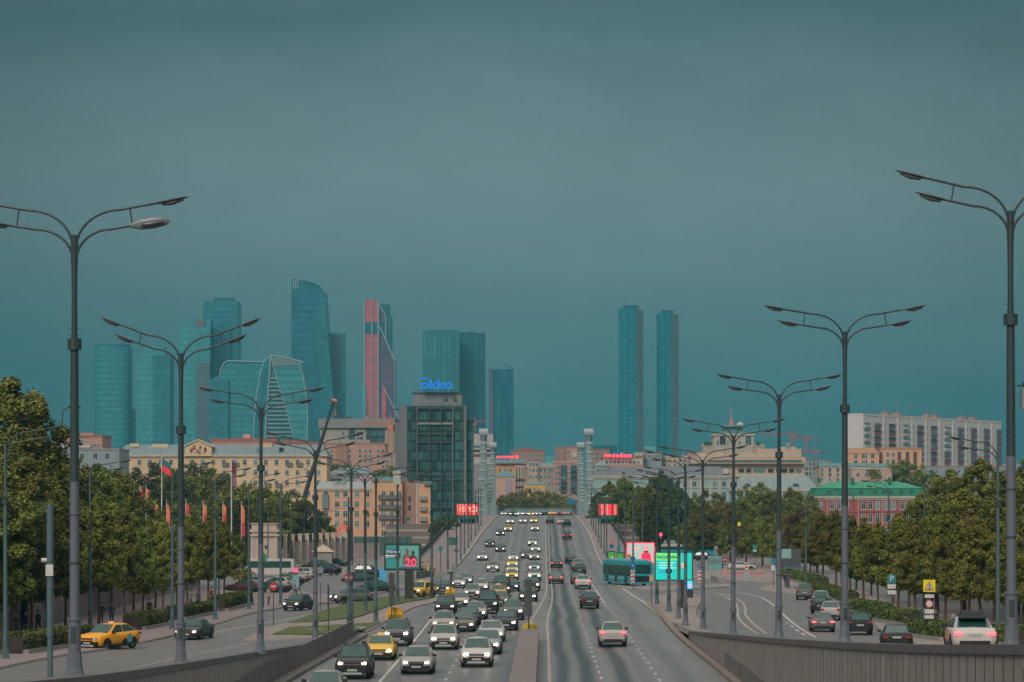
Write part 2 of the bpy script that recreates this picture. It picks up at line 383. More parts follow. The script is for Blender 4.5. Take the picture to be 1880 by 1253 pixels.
# bridge sidewalks (raised beside the road, Y 400..) and side faces of the ramp
CONC = M('concrete_grey', (.26, .25, .24), .8, var=.3, scale=.5)
def zb(Y): return EZ-hroad(Y)+.16
for a, b, nm in (((lambda Y: DXL), XL, 'bridge_sidewalk_west'), (XR, (lambda Y: DXR), 'bridge_sidewalk_east')):
    mb = MB(); yy = rng(388 if a is XR else 402, 1300, 8); vs = []
    for Y in yy:
        l, r = a(Y), b(Y); vs += [(l, Y, EZ-9.3), (l, Y, zb(Y)), (r, Y, zb(Y)), (r, Y, zb(Y)-.4)]
    fs = []; ms = []
    o = 0
    for i in range(len(yy)-1):
        q = 4*i; fs += [(q, q+4, q+5, q+1), (q+1, q+5, q+6, q+2), (q+2, q+6, q+7, q+3)]
    mb.add(vs, fs, 0); mb.m = [1 if k % 3 == 0 else (0 if k % 3 == 1 else 2) for k in range(len(fs))]
    if a is XR: # outer drop face on the right
        vs2 = []
        for Y in yy: vs2 += [(DXR, Y, zb(Y)), (DXR, Y, EZ-9.3)]
        mb.add(vs2, [(2*i, 2*i+2, 2*i+3, 2*i+1) for i in range(len(yy)-1)], 1)
    mb.add([(a(yy[0]), yy[0], EZ-9.3), (b(yy[0]), yy[0], EZ-9.3), (b(yy[0]), yy[0], zb(yy[0])), (a(yy[0]), yy[0], zb(yy[0]))], [(0, 1, 2, 3)], 1)
    mb.build(nm, [PINK, CONC, KERB], None, kind='structure')
# kerb stones proud of the paving
mb = MB(); wallstrip(mb, lambda Y: XL(Y)-.36, rng(402, 1000, 8), .34, lambda Y: EZ-hroad(Y)-.1, lambda Y: zb(Y)+.1)
mb.build('kerb_west', KERB, None, kind='structure')
mb = MB(); wallstrip(mb, lambda Y: XR(Y)+.02, rng(388, 1000, 8), .34, lambda Y: EZ-hroad(Y)-.1, lambda Y: zb(Y)+.1)
mb.build('kerb_east', KERB, None, kind='structure')
# central strip of paint and dashes
def paint(name, fx, wd, Y0, Y1, mat=LINE, dash=None, zf=zroad, dz=.012):
    mb = MB(); Y = Y0
    while Y < Y1:
        e = min(Y1, Y+(dash[0] if dash else 8))
        vs = []
        for y in (Y, (Y+e)/2, e):
            x = fx(y); vs += [(x-wd/2, y, zf(x, y)+dz), (x+wd/2, y, zf(x, y)+dz)]
        mb.add(vs, [(0, 1, 3, 2), (2, 3, 5, 4)])
        Y = e+(dash[1] if dash else 0)
    return mb.build(name, mat, None, kind='structure')
fcl = prof([(187, -.9), (200, -1.1), (225, -1.0), (260, -.35), (300, .2), (340, .35), (1200, .35)])
fcr = prof([(187, .15), (215, .1), (240, .25), (270, .6), (320, .75), (1200, .75)])
paint('centre_line_west', lambda Y: fcl(Y)-.1, .17, 200, 1150, YLINE)
paint('centre_line_east', lambda Y: fcr(Y)+.1, .17, 45, 1150, YLINE)
paint('lane_line_east', lambda Y: 3.0, .13, 60, 330, LINE, (1.7, 3.9))
paint('lane_line_east_far', lambda Y: 3.2, .11, 330, 900, LINE, (3, 9))
paint('lane_line_kerbside', lambda Y: 6.05 if Y < 250 else 5.9, .14, 60, 268, LINE, (1.5, 4.0))
paint('lane_line_kerbside_solid', lambda Y: 5.9, .16, 268, 350, LINE)
paint('lane_line_kerbside_far', lambda Y: 6.0, .12, 420, 900, LINE, (3, 9))
fj = prof([(252, 10.3), (290, 9.6), (330, 9.1)])
paint('junction_edge_line', fj, .2, 258, 335, LINE)
paint('lane_line_west_solid', prof([(60, -8.3), (150, -8.65), (245, -9.6), (300, -9.7)]), .16, 90, 250, LINE)
paint('lane_line_west_dashed', prof([(60, -8.6), (245, -9.7)]), .13, 262, 430, LINE, (2, 5))
paint('lane_line_west_middle', prof([(60, -5.1), (160, -5.3), (260, -6.4), (900, -6.6)]), .13, 90, 900, LINE, (1.6, 5))
paint('lane_line_west_inner', lambda Y: -3.1, .13, 230, 900, LINE, (2, 7))
# right side road paint (S shaped double line) and islands of paving
def ppaint(name, pts, wd, mat=LINE, dashes=None, dz=.012):
    P = [onG(*p) for p in pts]; mb = MB()
    for i in range(len(P)-1):
        if dashes and i % 2: continue
        a, b = P[i], P[i+1]; d = (b-a).normalized(); nn = Vector((-d.y, d.x, 0))*wd/2
        n = max(1, int((b-a).length/3)); vs = []
        for k in range(n+1):
            p = a.lerp(b, k/n)
            for q in (p-nn, p+nn): vs.append((q.x, q.y, gz(q.x, q.y)+dz))
        mb.add(vs, [(2*k, 2*k+1, 2*k+3, 2*k+2) for k in range(n)])
    return mb.build(name, mat, None, kind='structure')
ppaint('side_line_left', [(1319, 1089), (1334, 1097), (1352, 1110), (1355, 1122), (1354, 1132), (1362, 1143), (1380, 1158), (1392, 1164)], .22, YLINE)
ppaint('side_line_right', [(1331, 1090), (1350, 1099), (1364, 1107), (1369, 1117), (1368, 1128), (1377, 1140), (1395, 1155), (1408, 1165)], .22, YLINE)
ppaint('side_lane_line', [(1352, 1087), (1400, 1098), (1425, 1115), (1440, 1131), (1475, 1158), (1498, 1171)], .2)
ppaint('side_lane_dashes', [(1443, 1143), (1447, 1145), (1452, 1149), (1456, 1152), (1461, 1156), (1466, 1160), (1472, 1163), (1478, 1167)], .2, dashes=1)
ppaint('west_lane_line', [(180, 1238), (330, 1206), (460, 1181)], .16)
ppaint('west_lane_line_far', [(395, 1161), (480, 1146), (560, 1132)], .16)
def zk(z): return z
drape('paved_island_east', ppoly([(1183, 1113), (1203, 1099), (1228, 1091), (1262, 1087), (1290, 1101), (1280, 1118), (1277, 1131), (1292, 1150), (1310, 1166), (1278, 1178), (1271, 1180), (1240, 1156)]), .14, PAVE, kerb=KERB, kind='structure')
drape('paved_island_bus', ppoly([(1150, 1082), (1130, 1079), (1200, 1078), (1338, 1074), (1340, 1079), (1240, 1084)]), .14, PAVE, kerb=KERB, kind='structure')
drape('paved_corner_east', ppoly([(1388, 1084), (1420, 1089), (1463, 1093), (1500, 1110), (1548, 1130), (1600, 1143), (1622, 1165), (1675, 1178), (1745, 1192), (1880, 1214), (1879, 1150), (1640, 1110), (1560, 1078), (1470, 1050), (1440, 1052), (1440, 1070)]), .14, PAVE, kerb=KERB, kind='structure')
drape('plaza_far_east', ppoly([(1270, 1062), (1300, 1046), (1420, 1046), (1470, 1062), (1440, 1070), (1405, 1071)]), .12, PAVE, kerb=KERB, kind='structure')
drape('paved_island_west', ppoly([(448, 1178), (486, 1156), (528, 1146), (598, 1120), (660, 1106), (722, 1095), (800, 1098), (806, 1101), (800, 1107), (760, 1117), (722, 1136), (690, 1154), (672, 1163), (664, 1166), (590, 1172), (520, 1176)]), .12, PAVE, kerb=KERB, kind='structure')
drape('grass_far', ppoly([(530, 1147), (600, 1122), (662, 1107), (722, 1097), (796, 1101), (750, 1108), (716, 1115), (685, 1127), (654, 1137), (590, 1145)]), .2, GRASS, kind='structure', skirt=.1)
drape('grass_near', ppoly([(500, 1169), (533, 1156), (634, 1151), (700, 1147), (671, 1162), (637, 1166), (580, 1169)]), .2, GRASS, kind='structure', skirt=.1)
# left pavement behind the planters, kerb alongside the road
drape('pavement_west', ppoly([(-60, 1243), (60, 1217), (117, 1206), (247, 1185), (322, 1169), (375, 1155), (460, 1128), (527, 1116), (622, 1107), (640, 1095), (520, 1086), (440, 1080), (330, 1090), (100, 1120), (-60, 1150)]), .14, PINK, kerb=KERB, kind='structure')
drape('parking_kerb', ppoly([(622, 1104), (700, 1090), (785, 1074), (800, 1062), (786, 1062), (700, 1084), (622, 1099)]), .13, PINK, kerb=KERB, kind='structure')
# ---------------------------------------------------------------- retaining walls of the underpass
WALL = panelled('wall_stone', (.265, .24, .225), (.05, .04, .037), 1.3, 1, rough=.55)
WALLD = M('wall_plinth', (.14, .13, .125), .8, var=.35, scale=.6)
CAP = M('wall_cap', (.11, .10, .095), .55, var=.3, scale=1.5)
capR = prof([(30, 1.35), (45, 2.1), (57, 2.72), (80, 3.8), (115, 5.25), (150, 6.6), (188, 8.05)])
capL = prof([(30, 2.5), (50, 3.25), (73, 4.3), (99, 5.4), (136, 6.78), (168, 7.75), (200, 8.3)])
t = thing('retaining_wall', 'ribbed stone retaining wall of the underpass on the right side of the road', 'retaining wall', (10, 120, EZ-8.7))
def wpart(nm, fx, yy, th, a, b, mat):
    mb = MB(); wallstrip(mb, fx, yy, th, a, b); o = mb.build(nm, mat, t); o.matrix_parent_inverse = Matrix.Translation(-t.location); return o
yr = rng(32, 188, 6)
wpart('wall_face', lambda Y: XR(Y)+.05, yr, .4, lambda Y: EZ-9.1, lambda Y: EZ-capR(Y)-.22, WALL)
wpart('wall_cap', lambda Y: XR(Y)-.02, yr, .62, lambda Y: EZ-capR(Y)-.22, lambda Y: EZ-capR(Y)+.0, CAP)
wpart('plinth', lambda Y: XR(Y)-.06, rng(32, 152, 6), .12, lambda Y: EZ-9, lambda Y: EZ-8.7+1.1, WALLD)
t = thing('retaining_wall', 'ribbed stone retaining wall of the underpass on the left side of the road', 'retaining wall', (-13, 120, EZ-8.7))
yl = rng(32, 196, 6)
wpart('wall_face', lambda Y: XL(Y)-.45, yl, .4, lambda Y: EZ-9.1, lambda Y: EZ-capL(Y)-.22, WALL)
wpart('wall_cap', lambda Y: XL(Y)-.6, yl, .62, lambda Y: EZ-capL(Y)-.22, lambda Y: EZ-capL(Y)+0, CAP)
wpart('plinth', lambda Y: XL(Y)-.06, rng(32, 190, 6), .12, lambda Y: EZ-9, lambda Y: EZ-8.7+1.3, WALLD)
mb = MB(); wallstrip(mb, lambda Y: XR(Y)-.5, rng(32, 258, 6), .44, lambda Y: EZ-hroad(Y)-.2, lambda Y: EZ-hroad(Y)+.2)
mb.build('kerb_underpass_east', M('kerb_brown', (.2, .16, .14), .8, var=.3, scale=2), None, kind='structure')
mb = MB(); wallstrip(mb, lambda Y: XL(Y)+.07, rng(32, 196, 6), .6, lambda Y: EZ-hroad(Y)-.2, lambda Y: EZ-hroad(Y)+.2)
mb.build('kerb_underpass_west', KERBD, None, kind='structure')
# median barrier with yellow impact cushion
t = thing('median_barrier', 'low concrete block barrier between the two carriageways at the bottom edge', 'barrier', (-1, 110, EZ-8.7))
wpart('barrier_blocks', lambda Y: -1.62, rng(40, 187, 6), 1.15, lambda Y: EZ-8.9, lambda Y: EZ-hroad(Y)+.78, WALLD)
wpart('barrier_top', lambda Y: -1.68, rng(40, 187.2, 6), 1.27, lambda Y: EZ-hroad(Y)+.78, lambda Y: EZ-hroad(Y)+.9, panelled('barrier_cap', (.19, .155, .145), (.09, .07, .065), 2.2, 1))
YEL = M('cushion_yellow', (.50, .38, .015), .5, var=.35, scale=3); ORG = M('cushion_orange', (.72, .36, .02), .5, var=.2, scale=3)
BLK = M('black_rubber', (.03, .03, .03), .6); GSIG = M('signal_back', (.06, .07, .068), .5, var=.2, scale=4)
def cushion(loc, wd, ht, mat, label, rim=True):
    t = thing('impact_cushion', label, 'crash cushion', loc)
    pts = [(-wd/2, 0), (wd/2, 0), (wd/2, ht-wd/2*.9)]+[(wd/2*math.cos(a), ht-wd/2*.9+wd/2*.9*math.sin(a)) for a in [math.pi*k/12 for k in range(1, 12)]]+[(-wd/2, ht-wd/2*.9)]
    MB().prism(pts, -.05, 1.4).build('cushion_body', mat, t)
    MB().box(-wd/2*.82, wd/2*.82, -.075, -.05, .05, ht*.45).box(-.06, .06, -.08, -.052, .1, ht*.9).build('reflector_panel', M('cushion_dark', (.22, .17, .01) if mat is YEL else (.35, .17, .01), .6, var=.3), t)  # lower front and centre strip in a darker tone of the cushion colour
    return t
cushion((-1.04, 187.6, EZ-hroad(188)), 1.28, 1.25, YEL, 'dull yellow rounded crash cushion at the head of the median barrier')
def signal_back(loc, ht, bodyh, wd, label, extra=None):
    t = thing('traffic_light', label, 'traffic light', loc)
    MB().tube([(0, 0, 0), (0, 0, ht)], .05).build('pole', GSIG, t)
    mb = MB().box(-wd/2, wd/2, -.1, .22, ht-bodyh, ht)
    for k in range(3): mb.box(-wd/2+.05, wd/2-.05, .22, .42, ht-bodyh*(k+.75)/3, ht-bodyh*(k+.65)/3+.02)
    mb.box(-.03, .03, -.13, -.1, ht-bodyh, ht)
    mb.build('signal_housing', GSIG, t)
    mb = MB().disc((0, -.02, ht+.12), wd*.62, 'y', .08); mb.build('round_sign_back', GSIG, t)
    return t
signal_back((-1.1, 186, EZ-hroad(188)+.9), 3.0, 2.1, .5, 'tall dark traffic light seen from behind on the median barrier')
# ---------------------------------------------------------------- street lamps
PL = M('pole_light_paint', (.115, .13, .155), .45, var=.15, scale=1.5); PD = M('pole_dark_paint', (.032, .052, .055), .4, var=.3, scale=1.5)
PB = M('pole_teal_paint', (.075, .125, .135), .4, var=.2, scale=1.5); LH = M('lamp_housing', (.04, .055, .06), .4, var=.2); LG = M('lamp_glass', (.07, .08, .08), .3)
def pole_mesh(H, r0, low, up, split, collar, rtop, base_h=.95, two_tier=1.6):
    mb = MB()
    # fluted flared foot
    n = 12; rings = [(0, r0*2.3), (.06, r0*2.3), (.35, r0*1.75), (base_h*.8, r0*1.42)]
    vs = []
    for z, r in rings:
        for k in range(n):
            a = 2*math.pi*k/n; q = r*(1.0 if k % 2 else .93); vs.append((q*math.cos(a), q*math.sin(a), z))
    fs = [(i*n+k, i*n+(k+1) % n, (i+1)*n+(k+1) % n, (i+1)*n+k) for i in range(3) for k in range(n)]
    mb.add(vs, fs+[tuple(range(3*n, 4*n))], 0)
    mb.tube([(0, 0, base_h*.8), (0, 0, two_tier)], r0*1.36, 12, 0)
    mb.tube([(0, 0, two_tier), (0, 0, two_tier+.07)], r0*1.62, 12, 0)
    mb.tube([(0, 0, two_tier+.07), (0, 0, split)], [r0*1.08, r0], 12, 0, False)
    mb.tube([(0, 0, split), (0, 0, collar)], [r0*.97, r0*.86], 12, 1, False)
    mb.tube([(0, 0, collar), (0, 0, H)], [rtop*1.1, rtop], 10, 1)
    mb.box(-.07, .07, -r0*1.45, -r0*1.2, 1.0, 1.45, 1)
    mb.tube([(0, 0, 3.1), (0, 0, 3.16)], r0*1.14, 12, 1).tube([(0, 0, 4.4), (0, 0, 4.43)], r0*1.1, 12, 1)
    return mb.mesh('pole', [low, up])
def arm_pts(z0, reach, rise, tilt):
    """quarter curve out of the pole then a straight rising run"""
    P = [(0.04, 0, z0-1.1), (.05, 0, z0-.3)]
    cx = reach*.48; cz = rise
    for k in range(1, 9):
        a = math.pi/2*k/8; P.append((.05+cx*(1-math.cos(a)), 0, z0-.1+cz*math.sin(a)))
    P.append((reach*.75, 0, z0-.1+cz+tilt*(reach*.75-cx))); P.append((reach-.35, 0, z0-.1+cz+tilt*(reach-.35-cx)))
    return P
def head_mesh():
    mb = MB()
    mb.tube([(-.1, 0, -.02), (.06, 0, -.01), (.2, 0, 0), (.55, 0, .03), (.85, 0, .05), (.95, 0, .06)], [.035, .06, .085, .09, .065, .02], 10, 0)
    for i, v in enumerate(mb.v): mb.v[i] = (v[0], v[1]*1.5, v[2]*.45)
    return mb.mesh('lamp_head', [LH])
HEAD = head_mesh()
GLS = MB().tube([(.22, 0, -.045), (.5, 0, -.05), (.8, 0, -.02)], [.05, .075, .04], 8).mesh('lamp_cover', [LG])
def lamp_parts(H, tilt, sc_=1.0, two=True):
    a1 = arm_pts(H+.22, 2.5*sc_, 1.0, tilt); a2 = arm_pts(H-.12, 1.97*sc_, .82, tilt*.9)
    up = MB().tube(a1, .036, 8); lo = MB().tube(a2, .036, 8)
    bx = a1[-2][0]*.8+.05
    def zat(P, x):
        for p, q in zip(P, P[1:]):
            if p[0] <= x <= q[0]: return p[2]+(q[2]-p[2])*(x-p[0])/max(1e-6, q[0]-p[0])
        return P[-1][2]
    br = MB().tube([(bx-.05, 0, zat(a1, bx-.05)), (bx+.02, 0, zat(a2, bx+.02))], .02, 6)
    return up.mesh('arm', [PD]), lo.mesh('arm', [PD]), br.mesh('brace', [PD]), a1[-1], a2[-1]
COL = MB().tube([(0, 0, -.02), (0, 0, .28)], .19, 12).tube([(0, 0, .28), (0, 0, .42)], .09, 10).tube([(-.19, 0, .55), (.19, 0, .55)], .012, 4).mesh('collar', [PD])
LP = {k: lamp_parts(11.45, t) for k, t in (('low', .16), ('mid', .24), ('steep', .36))}
LPB = {k: (MB().mesh('x', [PB])) for k in ()}
POLEA = pole_mesh(11.9, .126, PL, PD, 5.3, 8.85, .075)
POLEB = pole_mesh(11.9, .115, PB, PB, 5.3, 8.6, .06)
POLED = pole_mesh(11.9, .13, PB, PD, 5.3, 8.85, .07)
def lamp(loc, label, group, kind='low', sides=(0, 180), rz=0, pole=POLEA, scale=1.0, parts=LP, twist=False):
    t = thing('street_lamp', label, 'street lamp', loc, rz, group); t.scale = (scale,)*3; t.rotation_euler.y = RND.uniform(-.004, .004)
    obj('pole', pole, t); obj('collar', COL, t, (0, 0, 8.85 if pole is not POLEB else 8.6))
    up, lo, br, e1, e2 = parts[kind]
    for s in sides:
        a = rad(s); c = math.cos(a); d = math.sin(a)
        obj('arm', up, t, (0, 0, 0), a); obj('arm', lo, t, (0, 0, 0), a); obj('brace', br, t, (0, 0, 0), a)
        for e in (e1, e2):
            h = obj('lamp_head', HEAD, t, (e[0]*c, e[0]*d, e[2]), a); h.rotation_euler = (0, -math.atan({'low': .16, 'mid': .24, 'steep': .36}[kind]), a)
            obj('lamp_cover', GLS, h)
            if twist and s == 0 and e is e2: h.rotation_euler = (rad(-75), -.12, 0); h.scale = (1.0, 1.15, 1.5); setc(h, M('lamp_housing_pale', (.16, .2, .2), .4))
    return t
GL, GR = 'double street lamps along the left edge of the underpass', 'double street lamps along the right edge of the underpass'
L = []
for i, (px, py, s, k) in enumerate([(137, 1246, 68.7, 'low'), (332, 1221, 48.3, 'steep'), (478, 1199, 38, 'low'), (579, 1180, 29.8, 'mid'), (645, 1163, 25.5, 'mid'), (690, 1149, 22.9, 'low')]):
    p = W(px, py, F/s)
    lamp((p.x, p.y, p.z-.05), '%s double-armed street lamp from the camera along the left retaining wall' % ORD[i], GL, k, rz=rad((-4, 3, 0, 5, -3, 0)[i]), twist=i == 0, scale=1.0, pole=POLEA if i < 5 else POLED)
for i, (px, py, s, k) in enumerate([(1857, 1197, 68.3, 'mid'), (1551, 1184, 48.5, 'low'), (1430, 1173, 37.8, 'low'), (1346, 1167, 31, 'low'), (1291, 1159, 26.5, 'low')]):
    p = W(px, py, F/s)
    lamp((p.x, p.y, p.z-.05), '%s double-armed street lamp from the camera along the right retaining wall' % ORD[i], GR, k, rz=rad((-6, 0, 2, -2, 0)[i]), pole=POLEA)
# broken cable bracket and camera box on the two nearest posts
p = W(137, 748, F/68.7); t = thing('cable_bracket', 'snapped cable bracket clamped to the nearest left lamp post', 'bracket', p)
MB().tube([(-.16, 0, 0), (.16, 0, 0)], .03).tube([(-.16, 0, 0), (-.2, -.15, -.05), (-.3, -.15, -.12), (-.3, -.15, -.45)], .015, 6).build('clamp_arm', M('rusty_iron', (.07, .045, .035), .8), t)
p = W(1876, 737, F/68.3); t = thing('camera_box', 'grey traffic camera box strapped to the nearest right lamp post', 'camera box', p)
MB().box(-.02, .35, -.12, .14, -.2, .32).build('housing', M('box_grey', (.2, .22, .22), .5), t)
MB().box(.0, .3, -.2, -.1, .38, .5).tube([(-.12, 0, .42), (.1, -.05, .42)], .03, 6).build('camera_body', BLK, t)
# rows of single sided lamps
GS = 'one-sided street lamps of the far left pavement'
for i, (px, py) in enumerate([(10, 1214), (166, 1164), (316, 1158), (395, 1140), (457, 1121), (515, 1114), (534, 1042)]):
    g = onG(px, py); lamp((g.x, g.y, g.z), '%s one-sided teal street lamp on the left pavement among the small trees' % ORD[i], GS, 'low', (0,), 0, POLEB, 13.2/13.2*(1.0 if i else 1.03))
for i, (px, Y) in enumerate([(1832, 167), (1697, 256), (1632, 303), (1568, 415), (1750, 330)]):
    X = (px-CX)*Y/F
    lamp((X, Y, gz(X, Y)), '%s one-sided teal street lamp standing in the right tree row' % ORD[i], 'one-sided street lamps of the right pavement', 'low', (180,) if i < 4 else (0,), 0, POLEB, 1.0 if i < 4 else .82)
# assorted poles around the junctions
LJ = [(671, 1128, (0, 180), 'low'), (640.5, 1163, (), 'low'), (730, 1112, (0,), 'low'), (793, 1100, (0, 180), 'low'), (822, 1050, (0,), 'low')]
for i, (px, py, sd, k) in enumerate(LJ):
    g = onG(px, py); lamp((g.x, g.y, g.z), ('street lamp on the left grass island with a sign beside it', 'bare slim lamp post without arms beside the fifth double lamp', 'street lamp post with a meter box near its top by the left billboard', 'thick double street lamp at the foot of the left bridge sidewalk', 'street lamp at the start of the left bridge sidewalk')[i], 'lamp posts around the left junction', k, sd, 0, POLED, (1, .8, 1, 1, .95)[i])
g = onG(729, 1112); p = W(729, 890, g.y); t = thing('meter_box', 'pale metal box fixed high on the lamp post near the left billboard', 'box', (p.x, p.y-.2, p.z))
MB().box(-.32, .32, -.15, .2, 0, 1.35).box(-.36, .36, -.2, -.15, 0, 1.35).build('box_case', M('pale_box', (.4, .42, .36), .6), t)
RJ = [(1258.6, 1153, (180,)), (1245.6, 1138, (180,)), (1228, 1125, (0, 180)), (1206, 1112, (180, 0))]
for i, (px, py, sd) in enumerate(RJ):
    g = onG(px, py); lamp((g.x, g.y, g.z+.12), '%s grey lamp post of the group on the paved island beside the cyan billboard' % ORD[i], 'lamp posts on the right paved island', 'low', sd, 0, POLEA if i < 2 else POLED, (1, .97, .98, .96)[i])
# bridge rows
for i, (px, py) in enumerate([(838, 1044), (846, 1033), (852.7, 1020), (860, 1008), (865, 997), (873, 986), (878.5, 975), (883, 968)]):
    g = onG(px, py, 402); lamp((g.x, g.y, zb(g.y)), '%s lamp post of the dense row on the left bridge sidewalk' % ORD[i], 'lamp posts on the left bridge sidewalk', 'low', (0, 180) if i in (2, 5) else ((0,) if i % 2 == 0 else ()), 0, POLED, (.7, .78, .8, .8, .8, .8, .8, .8)[i])
for i, (px, py) in enumerate([(1136, 1036), (1114, 1032), (1109.5, 1020), (1103.5, 1008), (1099, 998), (1094, 986), (1089.6, 976), (1085.6, 967)]):
    g = onG(px, py, 388); lamp((g.x, g.y, zb(g.y)), '%s lamp post of the dense row on the right bridge sidewalk' % ORD[i], 'lamp posts on the right bridge sidewalk', 'low', (0, 180) if i in (2, 5) else ((180,) if i % 2 == 0 else ()), 0, POLED, .8)
for i, (px, py) in enumerate([(1162, 1080), (1147, 1058), (1180, 1060)]):
    g = onG(px, py); lamp((g.x, g.y, g.z), ('street lamp in front of the red framed screen', 'street lamp beside the bus roof at the bridge foot', 'street lamp right of the red framed screen')[i], 'lamp posts around the bus', 'low', (180,), 0, POLEB, .92)
for i, (px, Y, h) in enumerate([(366, 470, .9), (411, 520, .9), (492, 430, .9), (558, 560, .8), (600, 640, .8), (1480, 330, .9)]):
    X = (px-CX)*Y/F; lamp((X, Y, gz(X, Y)), ('pale street lamp rising behind the left small trees', 'second pale street lamp behind the left small trees', 'street lamp at the corner of the classical pavilion', 'street lamp over the far car park', 'street lamp before the orange apartment house', 'teal street lamp at the right junction corner')[i], 'street lamps of the back streets', 'low', (0, 180) if i == 0 else (0,), 0, POLEB, h)
# the slender post cut by the bottom left corner
p = W(92, 1253, 96); t = thing('utility_post', 'plain teal post with a small white box at the lower left corner', 'post', (p.x, p.y, p.z-.6))
q = W(92, 925, 96); MB().tube([(0, 0, 0), (0, 0, 2.2)], .1).tube([(0, 0, 2.2), (0, 0, q.z-p.z+.6)], .125, 12).build('post_tube', PB, t)
MB().box(-.13, .13, -.16, -.1, 4.35, 4.75).tube([(-.12, 0, 4.9), (-.3, -.05, 4.9)], .08, 8).build('white_box', M('white_plastic', (.55, .55, .5), .5), t)

# ---------------------------------------------------------------- trees
LV = {'olive': leafmat('leaves_olive', (0.027, 0.039, 0.008), (0.237, 0.259, 0.039)), 'green': leafmat('leaves_green', (0.029, 0.043, 0.010), (0.232, 0.246, 0.044)),
      'yellow': leafmat('leaves_yellow', (0.037, 0.039, 0.007), (0.213, 0.209, 0.030)), 'rust': leafmat('leaves_rust', (0.045, 0.035, 0.013), (0.188, 0.134, 0.050)),
      'dark': leafmat('leaves_dark', (0.021, 0.034, 0.016), (0.102, 0.126, 0.043)), 'spring': leafmat('leaves_spring', (.09, .085, .02), (.26, .2, .05))}
BARK = M('bark', (.10, .06, .038), .9, var=.4, scale=6, bump=.5); BARKD = M('bark_dark', (.045, .035, .028), .9, var=.4, scale=6, bump=.5)
def crown(kind, H, R, z0, ncl, nlf, ls, seed):
    """leaf clumps through the crown volume; H crown height, R radius, z0 crown base height"""
    r = random.Random(seed); mb = MB(); vs = []; fs = []
    lobes = [(r.uniform(0, 6.28), r.uniform(.1, .9), r.uniform(.6, 1.15)) for _ in range(9)]
    cl = []
    for c in range(ncl):
        t = r.random()**(.9 if kind == 'pyr' else 1)
        if kind == 'pyr': rad_ = R*min(1, t/.12+.25)*(1-t)**.62*1.08
        elif kind == 'tall': rad_ = R*math.sin(math.pi*min(1, t*.96+.06))**.7
        else: rad_ = R*math.sqrt(max(0, 1-(2*t-.86)**2/1.3))
        a = r.uniform(0, 2*math.pi)
        k = 1
        for la, lt, lm in lobes:
            d = abs((a-la+math.pi) % (2*math.pi)-math.pi)
            if d < .8 and abs(t-lt) < .22: k *= lm
        q = rad_*k*(.35+.65*r.random()**.45)
        cl.append((q*math.cos(a), q*math.sin(a), z0+t*H*(1+.05*r.uniform(-1, 1)), r.uniform(.55, 1.25)*(.13 if kind != 'pyr' else .16)*R*(1.25-t*.5)))
    tot = sum(c[3]**2 for c in cl)
    for x, y, z, cr in cl:
        for k in range(max(3, int(nlf*cr*cr/tot))):
            d = Vector((r.gauss(0, 1), r.gauss(0, 1), r.gauss(0, .8)))
            if d.length < 1e-3: continue
            d = d.normalized()*cr*(.55+.6*r.random())
            p = Vector((x, y, z))+d
            n = (d.normalized()+Vector((r.uniform(-1, 1), r.uniform(-1, 1), r.uniform(-.3, 1.3)))).normalized()
            u = n.orthogonal().normalized(); u = Matrix.Rotation(r.uniform(0, 6.28), 3, n) @ u; v = n.cross(u)
            s = ls*r.uniform(.6, 1.3); o = len(vs)
            vs += [p-u*s, p-v*s*.55-n*s*.15, p+u*s, p+v*s*.55-n*s*.15]; fs.append((o, o+1, o+2, o+3))
    me = MB().add(vs, fs).mesh('crown', [LV['green']])
    return me, cl
def trunk(H, r0, z1, cl, seed, mat):
    r = random.Random(seed); mb = MB()
    lean = [(0, 0, 0), (r.uniform(-.06, .06), r.uniform(-.06, .06), z1*.5), (r.uniform(-.1, .1), r.uniform(-.1, .1), z1), (r.uniform(-.2, .2), r.uniform(-.2, .2), z1+(H-z1)*.75)]
    mb.tube([(0, 0, -.2)]+lean[0:], [r0*1.6, r0*1.25, r0, r0*.85, r0*.15], 8)
    for c in r.sample(cl, min(12, len(cl))):
        z = z1+(c[2]-z1)*.35
        if c[2] < z1: continue
        mb.tube([(0, 0, z), (c[0]*.5, c[1]*.5, z+(c[2]-z)*.6), (c[0], c[1], c[2])], [r0*.45, r0*.28, r0*.08], 5)
    return mb.mesh('trunk', [mat])
TM = {}
def tmake(key, kind, H, R, z0, ncl, nlf, ls, seed, r0, bark=BARK):
    me, cl = crown(kind, H-z0, R, z0, ncl, nlf, ls, seed); TM[key] = (me, trunk(H, r0, z0, cl, seed, bark), H)
for i in range(3): tmake('pyr%d' % i, 'pyr', 9.5, 2.2, 3.0, 150, 15000, .115, 20+i, .12)
for i in range(4): tmake('big%d' % i, 'tall', 15, 4.6, 3.4, 240, 26000, .165, 40+i, .28, BARKD)
for i in range(3): tmake('rnd%d' % i, 'round', 9, 4.2, 2.3, 170, 14000, .15, 60+i, .2, BARKD)
tmake('bush', 'round', 3, 2.0, .2, 70, 3000, .12, 80, .06, BARKD)
def tree(key, loc, H, leaf, label, group, name='tree', w=1.0):
    me, tr, h0 = TM[key]; s = H/h0
    t = thing(name, label, 'tree' if name != 'bush' else 'bush', loc, RND.uniform(0, 6.28), group); t.scale = (s*w, s*w, s)
    c = obj('crown', me, t); c.data = me
    setc(c, LV[leaf]); obj('trunk', tr, t)
    return t
